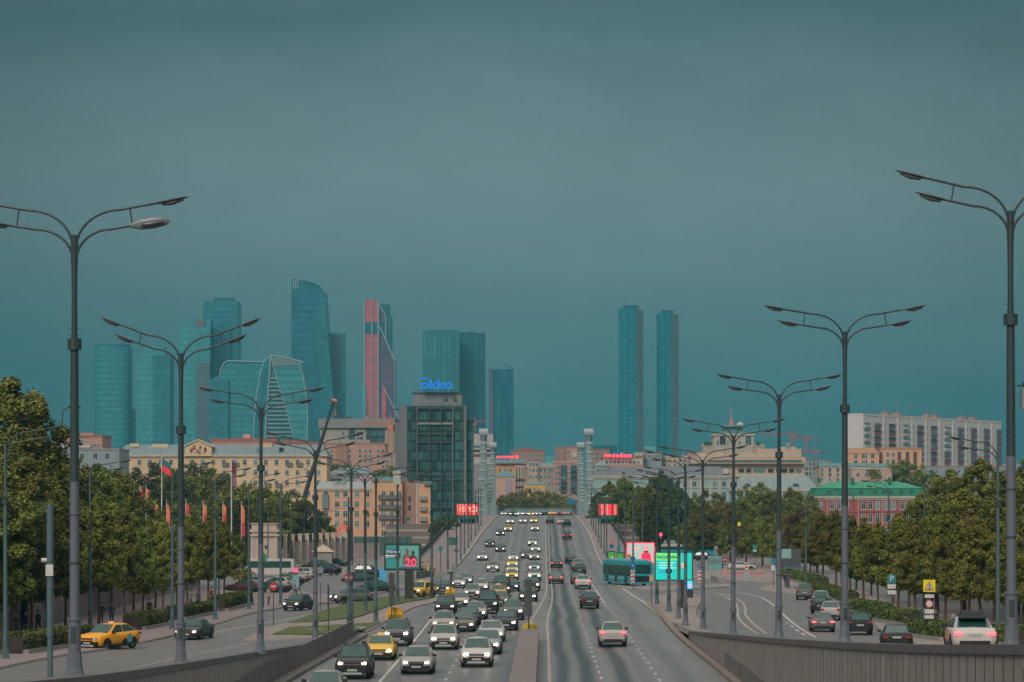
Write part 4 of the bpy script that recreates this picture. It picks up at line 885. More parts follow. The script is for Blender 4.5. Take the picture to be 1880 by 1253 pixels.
ONC = [
 (598, 1292, S, 'silver', 'pale saloon cut by the bottom edge, only its roof and windscreen showing', 'off'),
 (652, 1248, SU, 'dark', 'dark off-roader beside the left underpass wall at the front of the traffic', 'dim'),
 (699, 1213, S2, 'taxi', 'yellow taxi saloon behind the dark off-roader near the left wall', 'on'),
 (731, 1187, SU, 'grey', 'dark grey off-roader behind the nearest yellow taxi', 'on'),
 (768, 1239, HB, 'silver', 'small silver high-roofed car with roof rails in the second lane, frontmost there', 'dim'),
 (816, 1194, CR, 'pearl', 'pale off-roader with broad black grille right behind the small silver car', 'on'),
 (876, 1226, CR, 'white', 'white crossover frontmost in the lane beside the median barrier', 'on'),
 (815, 1162, CR, 'beige', 'beige off-roader hidden up to its bonnet by the pale off-roader', 'dim'),
 (852, 1161, S2, 'olive', 'olive grey saloon between two pale off-roaders and the dark blue saloon', 'dim'),
 (895, 1202, S, 'steel', 'light blue saloon half hidden by the front white crossover', 'on'),
 (903, 1179, S2, 'white', 'white saloon with a bright spot on its windscreen in the inner lane', 'on'),
 (929, 1158, S, 'dark', 'dark saloon with blue-tinted windscreen near the median traffic light', 'on'),
 (942, 1139, CR, 'grey', 'grey crossover left of the median traffic light', 'on'),
 (861, 1149, S2, 'black', 'black saloon squeezed behind the olive grey saloon', 'on'),
 (875, 1138, S2, 'silver', 'silver saloon behind the squeezed black saloon', 'on'),
 (896, 1128, VN, 'black', 'black people carrier in the middle of the oncoming jam', 'dim'),
 (819, 1131, SU, 'black', 'black off-roader with pale bonnet at the outer side of the jam', 'dim'),
 (845, 1116, S2, 'pearl', 'pale saloon just behind the outer black off-roader', 'on'),
 (919, 1114, S, 'grey', 'grey saloon in front of the jammed yellow taxi', 'on'),
 (867, 1100, HB, 'silver', 'silver hatchback with wide dark grille near the orange cushion', 'on'),
 (915, 1101, S, 'taxi', 'yellow taxi hemmed in behind the grey saloon in the jam', 'on'),
 (883, 1087, S2, 'white', 'white saloon with slanted headlamps left of the dark van', 'on'),
 (920, 1089, VN, 'green', 'dark green van directly behind the hemmed-in yellow taxi', 'off'),
 (939, 1086, S, 'blue', 'dark blue saloon right of the dark green van', 'on'),
 (977, 1085, CR, 'black', 'black car with dirty bumper near the double line behind the traffic light', 'on'),
 (970, 1105, S2, 'black', 'black saloon half hidden by the median traffic light', 'on'),
 (813, 1091, S, 'dark', 'dark saloon partly behind the farther orange cushion', 'on'),
 (841, 1080, S2, 'white', 'white saloon right of the farther orange cushion', 'on'),
 (855, 1074, S, 'steel', 'steel blue saloon tucked behind the white saloon by the orange cushion', 'on'),
 (905, 1051, CR, 'pearl', 'tall pale off-roader with one bright headlamp alone in the outer lanes', 'on'),
 (886, 1030, S2, 'white', 'white saloon closest to the left kerb on the ramp', 'on'),
 (918.6, 1014, S, 'dark', 'dark saloon with green-tinted windscreen climbing down the ramp', 'on'),
 (899.5, 1005, S, 'black', 'black saloon nearest the left kerb halfway up the ramp', 'dim'),
 (919, 984, S2, 'black', 'black saloon diagonally before the yellow taxi high on the ramp', 'on'),
 (933, 976.6, S, 'taxi', 'yellow taxi high on the ramp beside the black saloon', 'on'),
 (936.7, 962.5, S, 'white', 'white car at the crest, leftmost of the three abreast', 'on'),
 (960, 961.5, S, 'pearl', 'pale car at the crest, middle of the three abreast', 'on'),
 (980, 961, S, 'taxi', 'yellow taxi at the crest next to the double line', 'on'),
 (982, 976, S, 'white', 'white car by the double line just below the crest', 'on'),
 (977.6, 1003, S, 'white', 'white saloon first in the inner lane chain on the ramp', 'on'),
 (983, 1015, S, 'white', 'white saloon second in the inner lane chain on the ramp', 'on'),
 (966, 1026, S, 'grey', 'grey saloon side by side with the white chain on the ramp', 'on'),
 (981, 1029, S, 'pearl', 'pearl saloon third in the inner lane chain on the ramp', 'on'),
 (943, 1031, S2, 'white', 'white saloon leading the middle lane chain at the foot of the ramp', 'on'),
 (941, 1043, S, 'taxi', 'taxi with glowing roof sign in the middle lane chain', 'on'),
 (941, 1054, S, 'white', 'white saloon between two taxis in the middle lane chain', 'on'),
 (940, 1065, S, 'taxi', 'pale yellow taxi last but one in the middle lane chain', 'on'),
 (981, 1050, S, 'steel', 'steel coloured saloon in the inner lane level with the two taxis', 'on'),
 (981, 1066, S, 'white', 'white saloon in the inner lane before the dirty black car', 'on'),
 (942, 954, VN, 'green', 'small dark green van beyond the crest on the left', 'on'),
 (925, 950.5, S, 'white', 'tiny white car beyond the crest at the left railing', 'on'),
 (955, 951, S, 'white', 'tiny white car beyond the crest behind the middle car', 'on'),
 (975, 951.5, S, 'taxi', 'tiny taxi beyond the crest behind the crest taxi', 'on'),
 (989, 951, S, 'silver', 'tiny silver car beyond the crest beside the double line', 'on'),
 (945, 948.6, S, 'white', 'tiny far white car on the bridge deck, left lane', 'on'),
 (965, 948.6, S, 'silver', 'tiny far silver car on the bridge deck, middle lane', 'on'),
 (932, 947.6, S, 'dark', 'tiny far dark car on the bridge deck by the left tower', 'on'),
 (983, 947.8, S, 'white', 'tiny far white car on the bridge deck by the double line', 'on'),
]
GO = [
 (1124, 1188, CR, 'pearl', 'pale crossover with red tail lamps alone on the right carriageway', 'on'),
 (1082, 1118, HB, 'dark', 'dark hatchback in the middle of the right carriageway ahead of the pale crossover', 'off'),
 (1070, 1082, CR, 'white', 'white crossover with red tail lamps next to a grey saloon', 'on'),
 (1061, 1073, S, 'grey', 'grey saloon mostly hidden behind the white crossover on the right', 'off'),
 (1064, 1057, SU, 'dark', 'dark car with a pale car just ahead of it on the right carriageway', 'off'),
 (1060, 1046, SU, 'silver', 'pale car just ahead of the dark car on the right carriageway', 'off'),
 (1021, 1072, S2, 'grey', 'grey saloon with red tail lamps beside the double line', 'on'),
 (1022, 1043, S, 'dark', 'dark saloon with red tail lamps further up beside the double line', 'on'),
 (1047, 1035, S, 'black', 'black saloon without lights on the lower right ramp', 'off'),
 (1041, 991, SU, 'maroon', 'dark red-tailed car alone halfway up the right ramp', 'on'),
 (1041, 967, SU, 'black', 'black car close to the crest on the right', 'off'),
 (1030, 963.5, S, 'pearl', 'pale car left of the black car near the right crest', 'on'),
 (1009, 961.5, S, 'dark', 'dark car at the crest right of the double line', 'off'),
 (1027, 951.5, S, 'red', 'tiny red car beyond the crest', 'on'), (1012, 950.5, S, 'taxi', 'tiny departing taxi beyond the crest', 'on'),
 (1040, 951, S, 'steel', 'tiny steel car beyond the crest on the right', 'on'), (1019, 948.6, S, 'white', 'tiny far departing white car on the bridge deck', 'on'),
 (1047, 948, S, 'red', 'tiny far car with red lamps by the right tower', 'on'), (1033, 948, S, 'silver', 'tiny far departing silver car on the bridge deck', 'on'),
]
def zr_at(px, py):
    Y = 60.0
    while Y < 1000:
        if EZ-(py-CY)*Y/F <= EZ-hroad(Y): return Vector(((px-CX)*Y/F, Y, EZ-hroad(Y)))
        Y += .5
    return Vector(((px-CX)*.19, 950, EZ-hroad(950)))
FARY = {951.5: 790, 951: 800, 950.5: 815, 954: 740, 948.6: 860, 947.6: 905, 947.8: 900, 948: 890}
def pitch(Y): return math.atan((hroad(Y-2)-hroad(Y+2))/4)
for lst, fr, gp in ((ONC, True, 'cars coming towards the camera'), (GO, False, 'cars driving away over the bridge')):
    for px, py, k, col, lab, li in lst:
        g = zr_at(px, py) if py > 955 else Vector(((px-CX)*FARY[py]/F, FARY[py], EZ-hroad(FARY[py])))
        # body is centred half a length behind its near bumper
        Yc = g.y+KIND[k]['L']/2*.9; g = Vector((g.x*Yc/g.y, Yc, EZ-hroad(Yc)))
        lod = 0 if Yc < 330 else (1 if Yc < 600 else 2)
        c = car(g, k, col, lab, gp, (0 if fr else math.pi)+RND.uniform(-.012, .012), li, lod, col == 'taxi', fr)
        c.rotation_euler.x = pitch(Yc)*(1 if fr else -1)
SIDE = [
 (200, 1194, CR, 'orange', 'orange taxi with blue patch on its flank turning on the left side road', -28, 'off', 1, 1),
 (357, 1175, S, 'dark', 'dark saloon half hidden by the second left lamp post', -8, 'dim', 1, 0),
 (547, 1122, HB, 'dark', 'dark hatchback facing the camera on the left side road', -14, 'dim', 1, 0),
 (646, 1109, HB, 'grey', 'grey hatchback entering from the car park behind two lamp posts', -62, 'on', 1, 0),
 (773, 1099, SU, 'taxi', 'yellow taxi right of the billboard post on the left', -20, 'dim', 1, 1),
 (688, 1089, S, 'green', 'dark green saloon parked sideways left of the billboard', -82, 'off', 1, 0),
 (660, 1071, S, 'green', 'dark teal saloon parked sideways behind the lamp posts in the car park', -85, 'off', 1, 0),
 (676, 1060, SU, 'black', 'black hatch with raised tail parked behind the billboard', 80, 'off', 1, 0),
 (598, 1057, SU, 'black', 'large black off-roader at the right end of the parked row', -118, 'off', 1, 0),
 (616, 1041, S, 'green', 'dark green saloon farthest in the left car park', -105, 'off', 1, 0),
 (580, 1048, SU, 'dark', 'dark car left of the large black off-roader in the car park', -115, 'off', 1, 0),
 (557, 1062, HB, 'pearl', 'pale estate second from the right in the parked row', -118, 'off', 1, 0),
 (541, 1069, S, 'silver', 'silver saloon in the middle of the parked row', -118, 'off', 1, 0),
 (527, 1076, S, 'dark', 'dark saloon with raised roof line in the middle of the parked row', -120, 'off', 1, 0),
 (511, 1083, HB, 'silver', 'silver hatchback behind the nearest no-entry sign', -122, 'off', 1, 0),
 (497, 1091, S, 'green', 'green saloon directly behind the nearest no-entry sign', -120, 'off', 1, 0),
 (468, 1080, S, 'beige', 'beige saloon at the left end of the parked row', -115, 'off', 1, 0),
 (452, 1088, S, 'maroon', 'maroon saloon leftmost in the parked row beside the small trees', -112, 'off', 1, 0),
 (1781, 1198, S2, 'white', 'white taxi with black load above its boot and red tail lamps at the lower right', 176, 'on', 0, 0),
 (1645, 1186, S2, 'black', 'black saloon parked by the hedge on the right side road', 174, 'off', 0, 0),
 (1576, 1159, SU, 'black', 'black off-roader partly behind the second right lamp post', 177, 'off', 0, 0),
 (1508.5, 1165, S, 'grey', 'grey saloon with red tail lamps driving on the right side road', 177, 'on', 0, 0),
 (1526, 1140, CR, 'pearl', 'pale off-roader in the right parked row left of the lamp post', 172, 'off', 0, 0),
 (1507, 1129, HB, 'black', 'black hatchback in the right parked row behind the pale off-roader', 172, 'off', 0, 0),
 (1508, 1114, SU, 'steel', 'steel estate second from the far end of the right parked row', 172, 'off', 0, 0),
 (1478, 1102, SU, 'grey', 'dark grey off-roader at the far end of the right parked row', 174, 'off', 0, 0),
 (1362, 1048, S, 'white', 'white saloon crossing sideways behind the striped post on the right', 88, 'off', 0, 0),
 (1294, 1030, SU, 'black', 'black car crossing sideways beyond the cyan billboard', 80, 'off', 0, 0),
 (1318, 1046, VN, 'teal', 'pale turquoise van beside the red and white striped post', 170, 'off', 0, 0),
 (1245, 985, S, 'silver', 'silver car far behind the lamp posts near the red traffic light', 90, 'off', 0, 0),
 (1190, 988, SU, 'dark', 'dark car far behind above the red framed screen', 90, 'off', 0, 0),
]
FIX = {1781: 109, 1645: 160, 1576: 199, 1508.5: 206, 1526: 234, 1507: 250, 1508: 266, 1478: 289}
for px, py, k, col, lab, a, li, fr, tx in SIDE:
    g = onG(px, py)
    if px in FIX: g = Vector(((px-CX)*FIX[px]/F, FIX[px], 0))
    Yc = g.y+1.6; g = Vector((g.x*Yc/g.y, Yc, gz(g.x*Yc/g.y, Yc)))
    if lab.startswith('white taxi'): tx = 1
    t = car(g, k, col, lab, 'parked and turning cars on the side roads', rad(a), li, 0 if Yc < 260 else 1, bool(tx), bool(fr))
    if lab.startswith('white taxi'):
        m = MB(); m.add([(-.55, .6, 1.46), (.55, .6, 1.46), (.42, .75, 1.70), (-.42, .75, 1.70), (-.55, 1.5, 1.40), (.55, 1.5, 1.40), (.42, 1.4, 1.68), (-.42, 1.4, 1.68)], [(0, 1, 2, 3), (7, 6, 5, 4), (0, 4, 5, 1), (1, 5, 6, 2), (2, 6, 7, 3), (3, 7, 4, 0)])
        m.build('black_roof_load', TRIM, t)
        m = MB().box(-.93, -.915, -.9, .9, .45, .9).box(.915, .93, -.9, .9, .45, .9).build('door_stripe', M('stripe_peach', (.6, .28, .12), .5), t)
    if lab.startswith('orange taxi'):
        for s in (-1, 1):
            x = s*.955
            MB().add([(x, .6, .5), (x, 1.1, .42), (x, 1.25, .75), (x, 1.0, 1.0), (x, .7, .82)], [(0, 1, 2, 3, 4)]).build('flank_patch', M('patch_blue', (.08, .38, .42), .5), t)
            MB().add([(x*1.001, .05, .4), (x*1.001, .62, .34), (x*1.001, .7, .6), (x*1.001, .4, .72)], [(0, 1, 2, 3)]).build('flank_mark', TRIM, t)
# minibus in the car park
g = onG(497, 1059); t = thing('minibus', 'long white minibus with black windows behind the parked row', 'minibus', g, rad(-92))
b = MB(); b.slab([(-1.05, -3.4), (1.05, -3.4), (1.08, 3.5), (-1.08, 3.5)], .35, 2.5); b.box(-1.0, 1.0, -3.3, 3.3, 2.5, 2.6); b.box(-.9, .9, -3.75, -3.39, .4, 1.3); b.build('bus_body', cc('white'), t)
for s in (-1, 1): MB().box(*sorted((s*1.07, s*1.1)), -3.0, 3.1, 1.3, 2.25).build('side_window', GLASS, t)
MB().box(-.9, .9, -3.44, -3.4, 1.35, 2.3).build('windscreen', GLASS, t)
for s in (-1, 1):
    for wy in (-2.4, 2.2): obj('rim', RM, obj('wheel', WM, t, (s*.98, wy, .34)))
# city bus seen from behind at an angle
TEAL = M('bus_teal', (.02, .31, .36), .35, var=.08); TEALL = M('bus_light_teal', (.16, .42, .45), .4, var=.1)
g = onG(1183, 1077); t = thing('bus', 'turquoise city bus turning at the foot of the bridge, seen from its rear corner', 'bus', (g.x-1.9, g.y+6.2, g.z), rad(180+17))
b = MB(); b.box(-1.27, 1.27, -6, 6, .32, 2.95); b.slab([(-1.15, -5.8), (1.15, -5.8), (1.15, 5.8), (-1.15, 5.8)], 2.95, 3.05); b.build('bus_body', TEAL, t)
for s in (-1, 1):
    MB().box(*sorted((s*1.27, s*1.29)), -5.6, 5.2, 1.25, 2.5).build('side_window', GLASS, t)
    MB().box(*sorted((s*1.275, s*1.295)), -3.4, 2.6, .75, 1.1).build('side_banner', TEALL, t)
    for yy in (-4.3, -.6, 3.2): MB().box(*sorted((s*1.272, s*1.3)), yy-.55, yy+.55, .4, 2.55).build('door', M('bus_door', (.03, .06, .065), .3), t) if s > 0 and yy > -5 else None
    for wy in (-3.6, 3.1):
        o = obj('wheel', WM, t, (s*1.12, wy, .48)); o.scale = (1.3, 1.42, 1.42)
    MB().box(*sorted((s*.95, s*1.2)), 5.98, 6.04, .95, 1.25).build('tail_light', TLOFF, t)
MB().box(-.98, .98, 6.0, 6.03, 1.55, 2.65).build('rear_window', GLASS, t)
MB().box(-1.0, 1.0, 6.0, 6.05, .55, 1.25).build('engine_grille', TRIM, t)
MB().box(-1.1, 1.1, -5.4, -3.2, 3.05, 3.3).box(-1.0, 1.0, 2.4, 5.2, 3.05, 3.28).box(-.6, .6, -1.8, .6, 3.05, 3.2).build('roof_unit', TEALL, t)
g = Vector(((1262-CX)*560/F, 560, EZ-9.05)); t = thing('bus', 'turquoise and white bus far off under the trees right of the bridge', 'bus', g, rad(90))
MB().box(-1.25, 1.25, -5.5, 5.5, .35, 1.8).build('bus_body', TEAL, t); MB().box(-1.22, 1.22, -5.5, 5.5, 2.5, 2.95).build('roof', cc('white'), t); MB().box(-1.2, 1.2, -5.4, 5.4, 1.8, 2.5).build('side_window', GLASS, t)
for s in (-1, 1):
    for wy in (-3.6, 3.1): obj('wheel', WM, t, (s*1.12, wy, .4))
# motorcyclist's machine beside the taxi in the jam
g = zr_at(933, 1096); t = thing('motorcycle', 'motorcycle with one round headlamp filtering right of the hemmed-in taxi', 'motorcycle', g)
for wy in (-.7, .7): o = obj('wheel', WM, t, (0, wy, .32)); o.scale = (.6, .95, .95)
MB().tube([(0, -.7, .32), (0, -.5, .95), (0, -.2, .85), (0, .5, .8), (0, .7, .32)], .05).box(-.14, .14, -.35, .25, .45, .9).box(-.15, .15, .1, .8, .8, .92).tube([(-.36, -.45, 1.05), (.36, -.45, 1.05)], .02).build('frame', TRIM, t)
MB().disc((0, -.62, .92), .13, 'y', .1).build('headlight', HLDIM, t)
MOTO = g
# ---------------------------------------------------------------- buildings
WG = M('window_glass', (.045, .075, .08), .25, var=.5, scale=.4); WF = M('window_frame', (.48, .47, .44), .6); WFD = M('window_frame_dark', (.12, .12, .12), .6)
WG2 = M('window_glass_pale', (.16, .22, .22), .25, var=.4, scale=.4)
def vary(m, lo, hi):
    nt = m.node_tree; b = nt.nodes['Principled BSDF']; src = b.inputs['Base Color'].links[0].from_socket; oi = nt.nodes.new('ShaderNodeObjectInfo')
    s = nt.nodes.new('ShaderNodeVectorMath'); s.operation = 'SCALE'; nt.links.new(src, s.inputs[0]); nt.links.new(mth(nt, 'MULTIPLY_ADD', mth(nt, 'POWER', oi.outputs['Random'], 2.5), hi-lo, lo), s.inputs['Scale']); nt.links.new(s.outputs[0], b.inputs['Base Color'])
vary(WG, .5, 3.6)
WC = {}
def winmesh(w, h, style=0):
    k = (round(w, 2), round(h, 2), style)
    if k in WC: return WC[k]
    mb = MB(); f = min(.14, w*.11)
    if style == 2: mb.box(-w/2, w/2, -.04, 0, 0, h, 0)
    elif style == 3:  # arched
        pts = [(-w/2, 0), (w/2, 0), (w/2, h-w/2)]+[(w/2*math.cos(a), h-w/2+w/2*math.sin(a)) for a in [math.pi*q/8 for q in range(1, 8)]]+[(-w/2, h-w/2)]
        mb.prism(pts, -.05, 0, 0); mb.box(-.04, .04, -.09, -.05, 0, h, 1)
    else:
        mb.box(-w/2+f, w/2-f, -.04, 0, f, h-f, 0)
        for a in ((-w/2, -w/2+f, 0, h), (w/2-f, w/2, 0, h), (-w/2+f, w/2-f, 0, f), (-w/2+f, w/2-f, h-f, h)): mb.box(a[0], a[1], -.1, 0, a[2], a[3], 1)
        mb.box(-f*.35, f*.35, -.08, -.04, f, h-f, 1)
        if style == 1: mb.box(-w/2-.08, w/2+.08, -.22, 0, -.1, 0, 1); mb.box(-w/2+f, w/2-f, -.08, -.04, h*.68, h*.68+.07, 1)
    WC[k] = mb.mesh('window', [WG, WF]); return WC[k]
def windows(t, root, Y, pxs, pys, w, h, style=1, yoff=0, mat=None, name='window', cap=100, skip=()):
    """window centres at photo columns pxs and rows pys on the wall plane at distance Y"""
    me = winmesh(w, h, style); n = 0; rest = MB()
    for i, px in enumerate(pxs):
        for j, py in enumerate(pys):
            if (i, j) in skip: continue
            p = W(px, py, Y)-root; p.y = yoff; p.z -= h/2; n += 1
            if n <= cap: obj(name, me, t, p)
            else: rest.add([Vector(v.co)+p for v in me.vertices], [tuple(f.vertices) for f in me.polygons]); rest.m[-len(me.polygons):] = [f.material_index for f in me.polygons]
    if rest.v: rest.build(name, [WG, WF], t, kind='stuff')
BALM = {}
def balcony(t, root, Y, px, py, w, mat, h=1.0, d=1.2, glazed=False):
    k = (round(w, 2), mat.name, h, glazed)
    if k not in BALM:
        mb = MB().box(-w/2, w/2, -d, 0, -.15, 0, 1)
        if glazed: mb.box(-w/2, w/2, -d, -.02, 0, h, 0); mb.box(-w/2+.05, w/2-.05, -d+.05, -.02, h, h+1.5, 1)
        else:
            mb.box(-w/2, w/2, -d, -d+.08, 0, h, 0); mb.box(-w/2, -w/2+.08, -d+.08, 0, 0, h, 0); mb.box(w/2-.08, w/2, -d+.08, 0, 0, h, 0)
        BALM[k] = mb.mesh('balcony', [mat, WG if glazed else CONC])
    p = W(px, py, Y)-root; p.y = 0; obj('balcony', BALM[k], t, p)
GROUND = EZ-9.05
def bld(label, px0, px1, ytop, Y, depth, wall, cat='building', base=GROUND, name='apartment_building', roofm=None, roof=None, parapet=0, cornice=None):
    a = W(px0, ytop, Y); b = W(px1, ytop, Y); cx = (a.x+b.x)/2; hw = (b.x-a.x)/2; top = a.z-base
    root = Vector((cx, Y, base)); t = thing(name, label, cat, root)
    MB().box(-hw, hw, 0, depth, 0, top).build('wall', wall, t)
    if cornice: MB().box(-hw-.5, hw+.5, -.6, depth+.5, top, top+.5).box(-hw-.25, hw+.25, -.3, depth+.2, top-.45, top).build('cornice', cornice, t); top += .5
    if roof:  # (kind, photo y of the ridge, inset fraction)
        rz = (W(0, roof[1], Y).z-base); ins = roof[2]*hw; m = MB()
        e = .3
        v = [(-hw-e, -e, top), (hw+e, -e, top), (hw+e, depth+e, top), (-hw-e, depth+e, top), (-hw+ins, depth*.5 if roof[0] == 'hip' else depth*.35, rz), (hw-ins, depth*.5 if roof[0] == 'hip' else depth*.35, rz), (hw-ins, depth*.5 if roof[0] == 'hip' else depth*.65, rz+.01), (-hw+ins, depth*.5 if roof[0] == 'hip' else depth*.65, rz+.01)]
        m.add(v, [(0, 1, 5, 4), (1, 2, 6, 5), (2, 3, 7, 6), (3, 0, 4, 7), (4, 5, 6, 7), (3, 2, 1, 0)]); m.build('roof', roofm, t)
    elif parapet:
        MB().box(-hw-.15, hw+.15, -.15, .3, top, top+parapet).box(-hw-.15, -hw+.2, .3, depth, top, top+parapet).box(hw-.2, hw+.15, .3, depth, top, top+parapet).build('parapet', roofm or wall, t)
    return t, root, hw, top
def addbox(t, root, Y, px0, px1, y0, y1, nm, mat, fr=-.3, bk=2.0, **k):
    a = W(px0, y1, Y)-root; b = W(px1, y0, Y)-root
    return MB().box(a.x, b.x, fr, bk, a.z, b.z).build(nm, mat, t, **k)
def lin(a, b, n): return [a+(b-a)*i/(n-1) for i in range(n)]
YW = M('render_yellow', (.64, .47, .28), .8, var=.14, scale=.25); ROOFB = panelled('roof_zinc', (.19, .25, .26), (.2, .25, .26), 1.2, 0)
PK = M('brick_pink', (.46, .26, .21), .85, var=.2, scale=.3); BRK = M('brick_brown', (.34, .19, .14), .85, var=.25, scale=.3); OR = M('render_orange', (.62, .36, .21), .8, var=.16, scale=.25)
WHT = M('panel_white', (.50, .46, .42), .8, var=.12, scale=.3); GRY = M('panel_grey', (.24, .24, .23), .8, var=.2, scale=.3); TQ = M('render_turquoise', (.26, .40, .38), .8, var=.14, scale=.25)
BEI = M('render_beige', (.48, .37, .28), .8, var=.14, scale=.25); RFR = M('roof_red', (.32, .13, .10), .8, var=.3, scale=.3); RFT = M('roof_teal', (.10, .22, .21), .6, var=.25, scale=.4)
TRIMW = M('stone_trim', (.50, .44, .36), .8, var=.15, scale=.6); GRB = M('render_greyblue', (.24, .30, .31), .8, var=.15, scale=.3); DKG = M('dark_grey', (.06, .07, .075), .6, var=.3, scale=.5)
MAR = M('maroon_panel', (.22, .05, .06), .7, var=.3, scale=.3); REDB = M('brick_red', (.36, .085, .085), .85, var=.25, scale=.4)
# yellow classical house
Y = 880.0
t, r, hw, top = bld('long yellow five-storey house with sculpted pediment behind the left trees', 217, 600, 838, Y, 16, YW, roofm=ROOFB, roof=('flat', 816, .05), cornice=TRIMW)
cols = [256+19.35*i for i in range(18)]
windows(t, r, Y, cols, [849, 868, 887, 906, 925], 1.35, 1.85, 1, 0, cap=100)
for px, py in ((277, 853), (355, 853), (375, 853), (414, 853), (433, 853), (531, 853), (550, 853), (414, 872), (256, 872), (492, 891), (511, 891)): balcony(t, r, Y, px, py+2, 2.0, WFD, .95, .9)
a = W(340, 838, Y)-r; b = W(389, 838, Y)-r; m = MB(); e = W(364, 809, Y)-r; s = W(340, 822, Y)-r
m.prism([(a.x, a.z), (b.x, b.z), (b.x, s.z), (e.x, e.z), (a.x, s.z)], -1.0, 5); m.build('pediment', YW, t)
m = MB(); rr = random.Random(5)
for k in range(16): x = rr.uniform(a.x+1.8, b.x-1.8); z = rr.uniform(.3, 2.6)*(1-abs(x-(a.x+b.x)/2)/5.5)+a.z+.5; m.box(x-.25, x+.25, -1.25, -1.0, z, z+rr.uniform(.5, 1.3))
m.build('relief_figures', M('relief_red', (.36, .18, .13), .8), t)
m = MB()
for p, q in (((a.x-.5, s.z), (e.x, e.z)), ((e.x, e.z), (b.x+.5, s.z))): m.prism([(p[0], p[1]), (q[0], q[1]), (q[0], q[1]+.45), (p[0], p[1]+.45)], -1.4, 5.2)
m.build('pediment_moulding', TRIMW, t)
for px0, px1, y0, y1 in ((235, 252, 814, 820), (277, 305, 815, 823), (480, 497, 814, 823), (330, 341, 818, 836)): addbox(t, r, Y, px0, px1, y0, y1, 'chimney', YW, 4, 7)
for px in (470, 512): addbox(t, r, Y, px, px+7, 822, 830, 'dormer', WG, 1, 4)
m = MB(); 
for k in range(150): x = -hw+k*(2*hw/150); m.box(x, x+.22, -.56, -.31, top-.85, top-.52)
m.build('cornice_brackets', TRIMW, t, kind=None)
acm = MB().box(-.45, .45, -.4, 0, 0, .6).mesh('air_conditioner', [WF])
for px, py in ((286, 861), (365, 858), (424, 880), (472, 861), (502, 880), (540, 899), (560, 861), (521, 918), (403, 899), (267, 880)): p = W(px, py, 880)-r; p.y = 0; obj('air_conditioner', acm, t, p)
# behind it
t, r, hw, top = bld('block with reddish flat roof just visible above the yellow house', 388, 505, 812, 1150, 20, PK, roofm=RFR, parapet=.8); addbox(t, r, 1150, 445, 458, 797, 806, 'stair_tower', M('render_pink', (.55, .34, .32), .8), 3, 8); addbox(t, r, 1150, 385, 508, 805, 811, 'roof', RFR, 1, 18)
t, r, hw, top = bld('low roofed block right of the pediment behind the yellow house', 500, 592, 815, 1140, 20, BRK, roofm=RFR, parapet=.8); addbox(t, r, 1140, 520, 560, 808, 814, 'roof', RFR, 1, 18)
t, r, hw, top = bld('pink brick house with white balconies beyond the left trees', 98, 188, 803, 900, 18, PK, roofm=RFR, parapet=.7)
for py in (812, 829, 847): windows(t, r, 900, [106, 117, 150], [py], 1.7, 1.4, 0, 0)
for py in (822, 839, 856): 
    for px in (111, 152): balcony(t, r, 900, px, py, 5.5, WHT, .9, 1.0)
windows(t, r, 900, [168, 174, 181], [818], .9, 1.1, 0)
addbox(t, r, 900, 146, 171, 795, 802, 'lift_housing', PK, 2, 8)
t, r, hw, top = bld('grey-green rendered house left of the yellow house', 120, 219, 827, 840, 20, GRB, roofm=GRY, parapet=.6)
windows(t, r, 840, [151, 175, 197], [838, 866], 1.5, 2.0, 0); addbox(t, r, 840, 186, 219, 862, 872, 'band', M('band_teal', (.08, .24, .24), .6), -.4, .05)
t, r, hw, top = bld('small gabled house at the far left between the trees', 66, 90, 836, 860, 12, PK, roofm=WHT, roof=('hip', 822, .5), name='house'); windows(t, r, 860, [74, 83], [844], .9, 1.2, 0)
# behind: grey modern block, pink brick block
t, r, hw, top = bld('modern block with broad grey-brown parapet beyond the crane', 588, 724, 786, 1300, 20, M('wall_sand', (.36, .33, .29), .8, var=.2, scale=.3), name='office_building'); addbox(t, r, 1300, 585, 727, 769, 786, 'attic_band', GRY, -1.5, 18)
addbox(t, r, 1300, 672, 706, 788, 812, 'glass_bay', facade('glass_dk', (.05, .13, .13), (.02, .05, .05), 3.5, 3), -.4, 1); addbox(t, r, 1300, 640, 652, 788, 806, 'glass_bay', WG, -.4, 1); windows(t, r, 1300, [630, 658, 664], [796, 805], 1.6, 2.0, 0); addbox(t, r, 1300, 632, 645, 765, 769, 'roof_unit', DKG, 2, 6); addbox(t, r, 1300, 668, 676, 764, 769, 'roof_unit', GRY, 2, 6)
t, r, hw, top = bld('pinkish brick five-storey block behind the low roofs', 586, 707, 816, 1080, 18, PK, roofm=BRK, parapet=.5)
windows(t, r, 1080, [592, 600, 609, 623, 632, 642, 661, 671, 680, 694, 703], [829, 838, 847], 1.1, 1.5, 0); addbox(t, r, 1080, 618, 638, 816.5, 880, 'projecting_bay', BRK, -1, .02); addbox(t, r, 1080, 668, 678, 808, 815, 'chimney', PK, 3, 6)
t, r, hw, top = bld('lower pink block with windows beside the glass office tower', 699, 728, 832, 1000, 15, PK, roofm=BRK, parapet=.4); windows(t, r, 1000, [704, 711, 719], [839, 848, 857], 1.0, 1.4, 0)
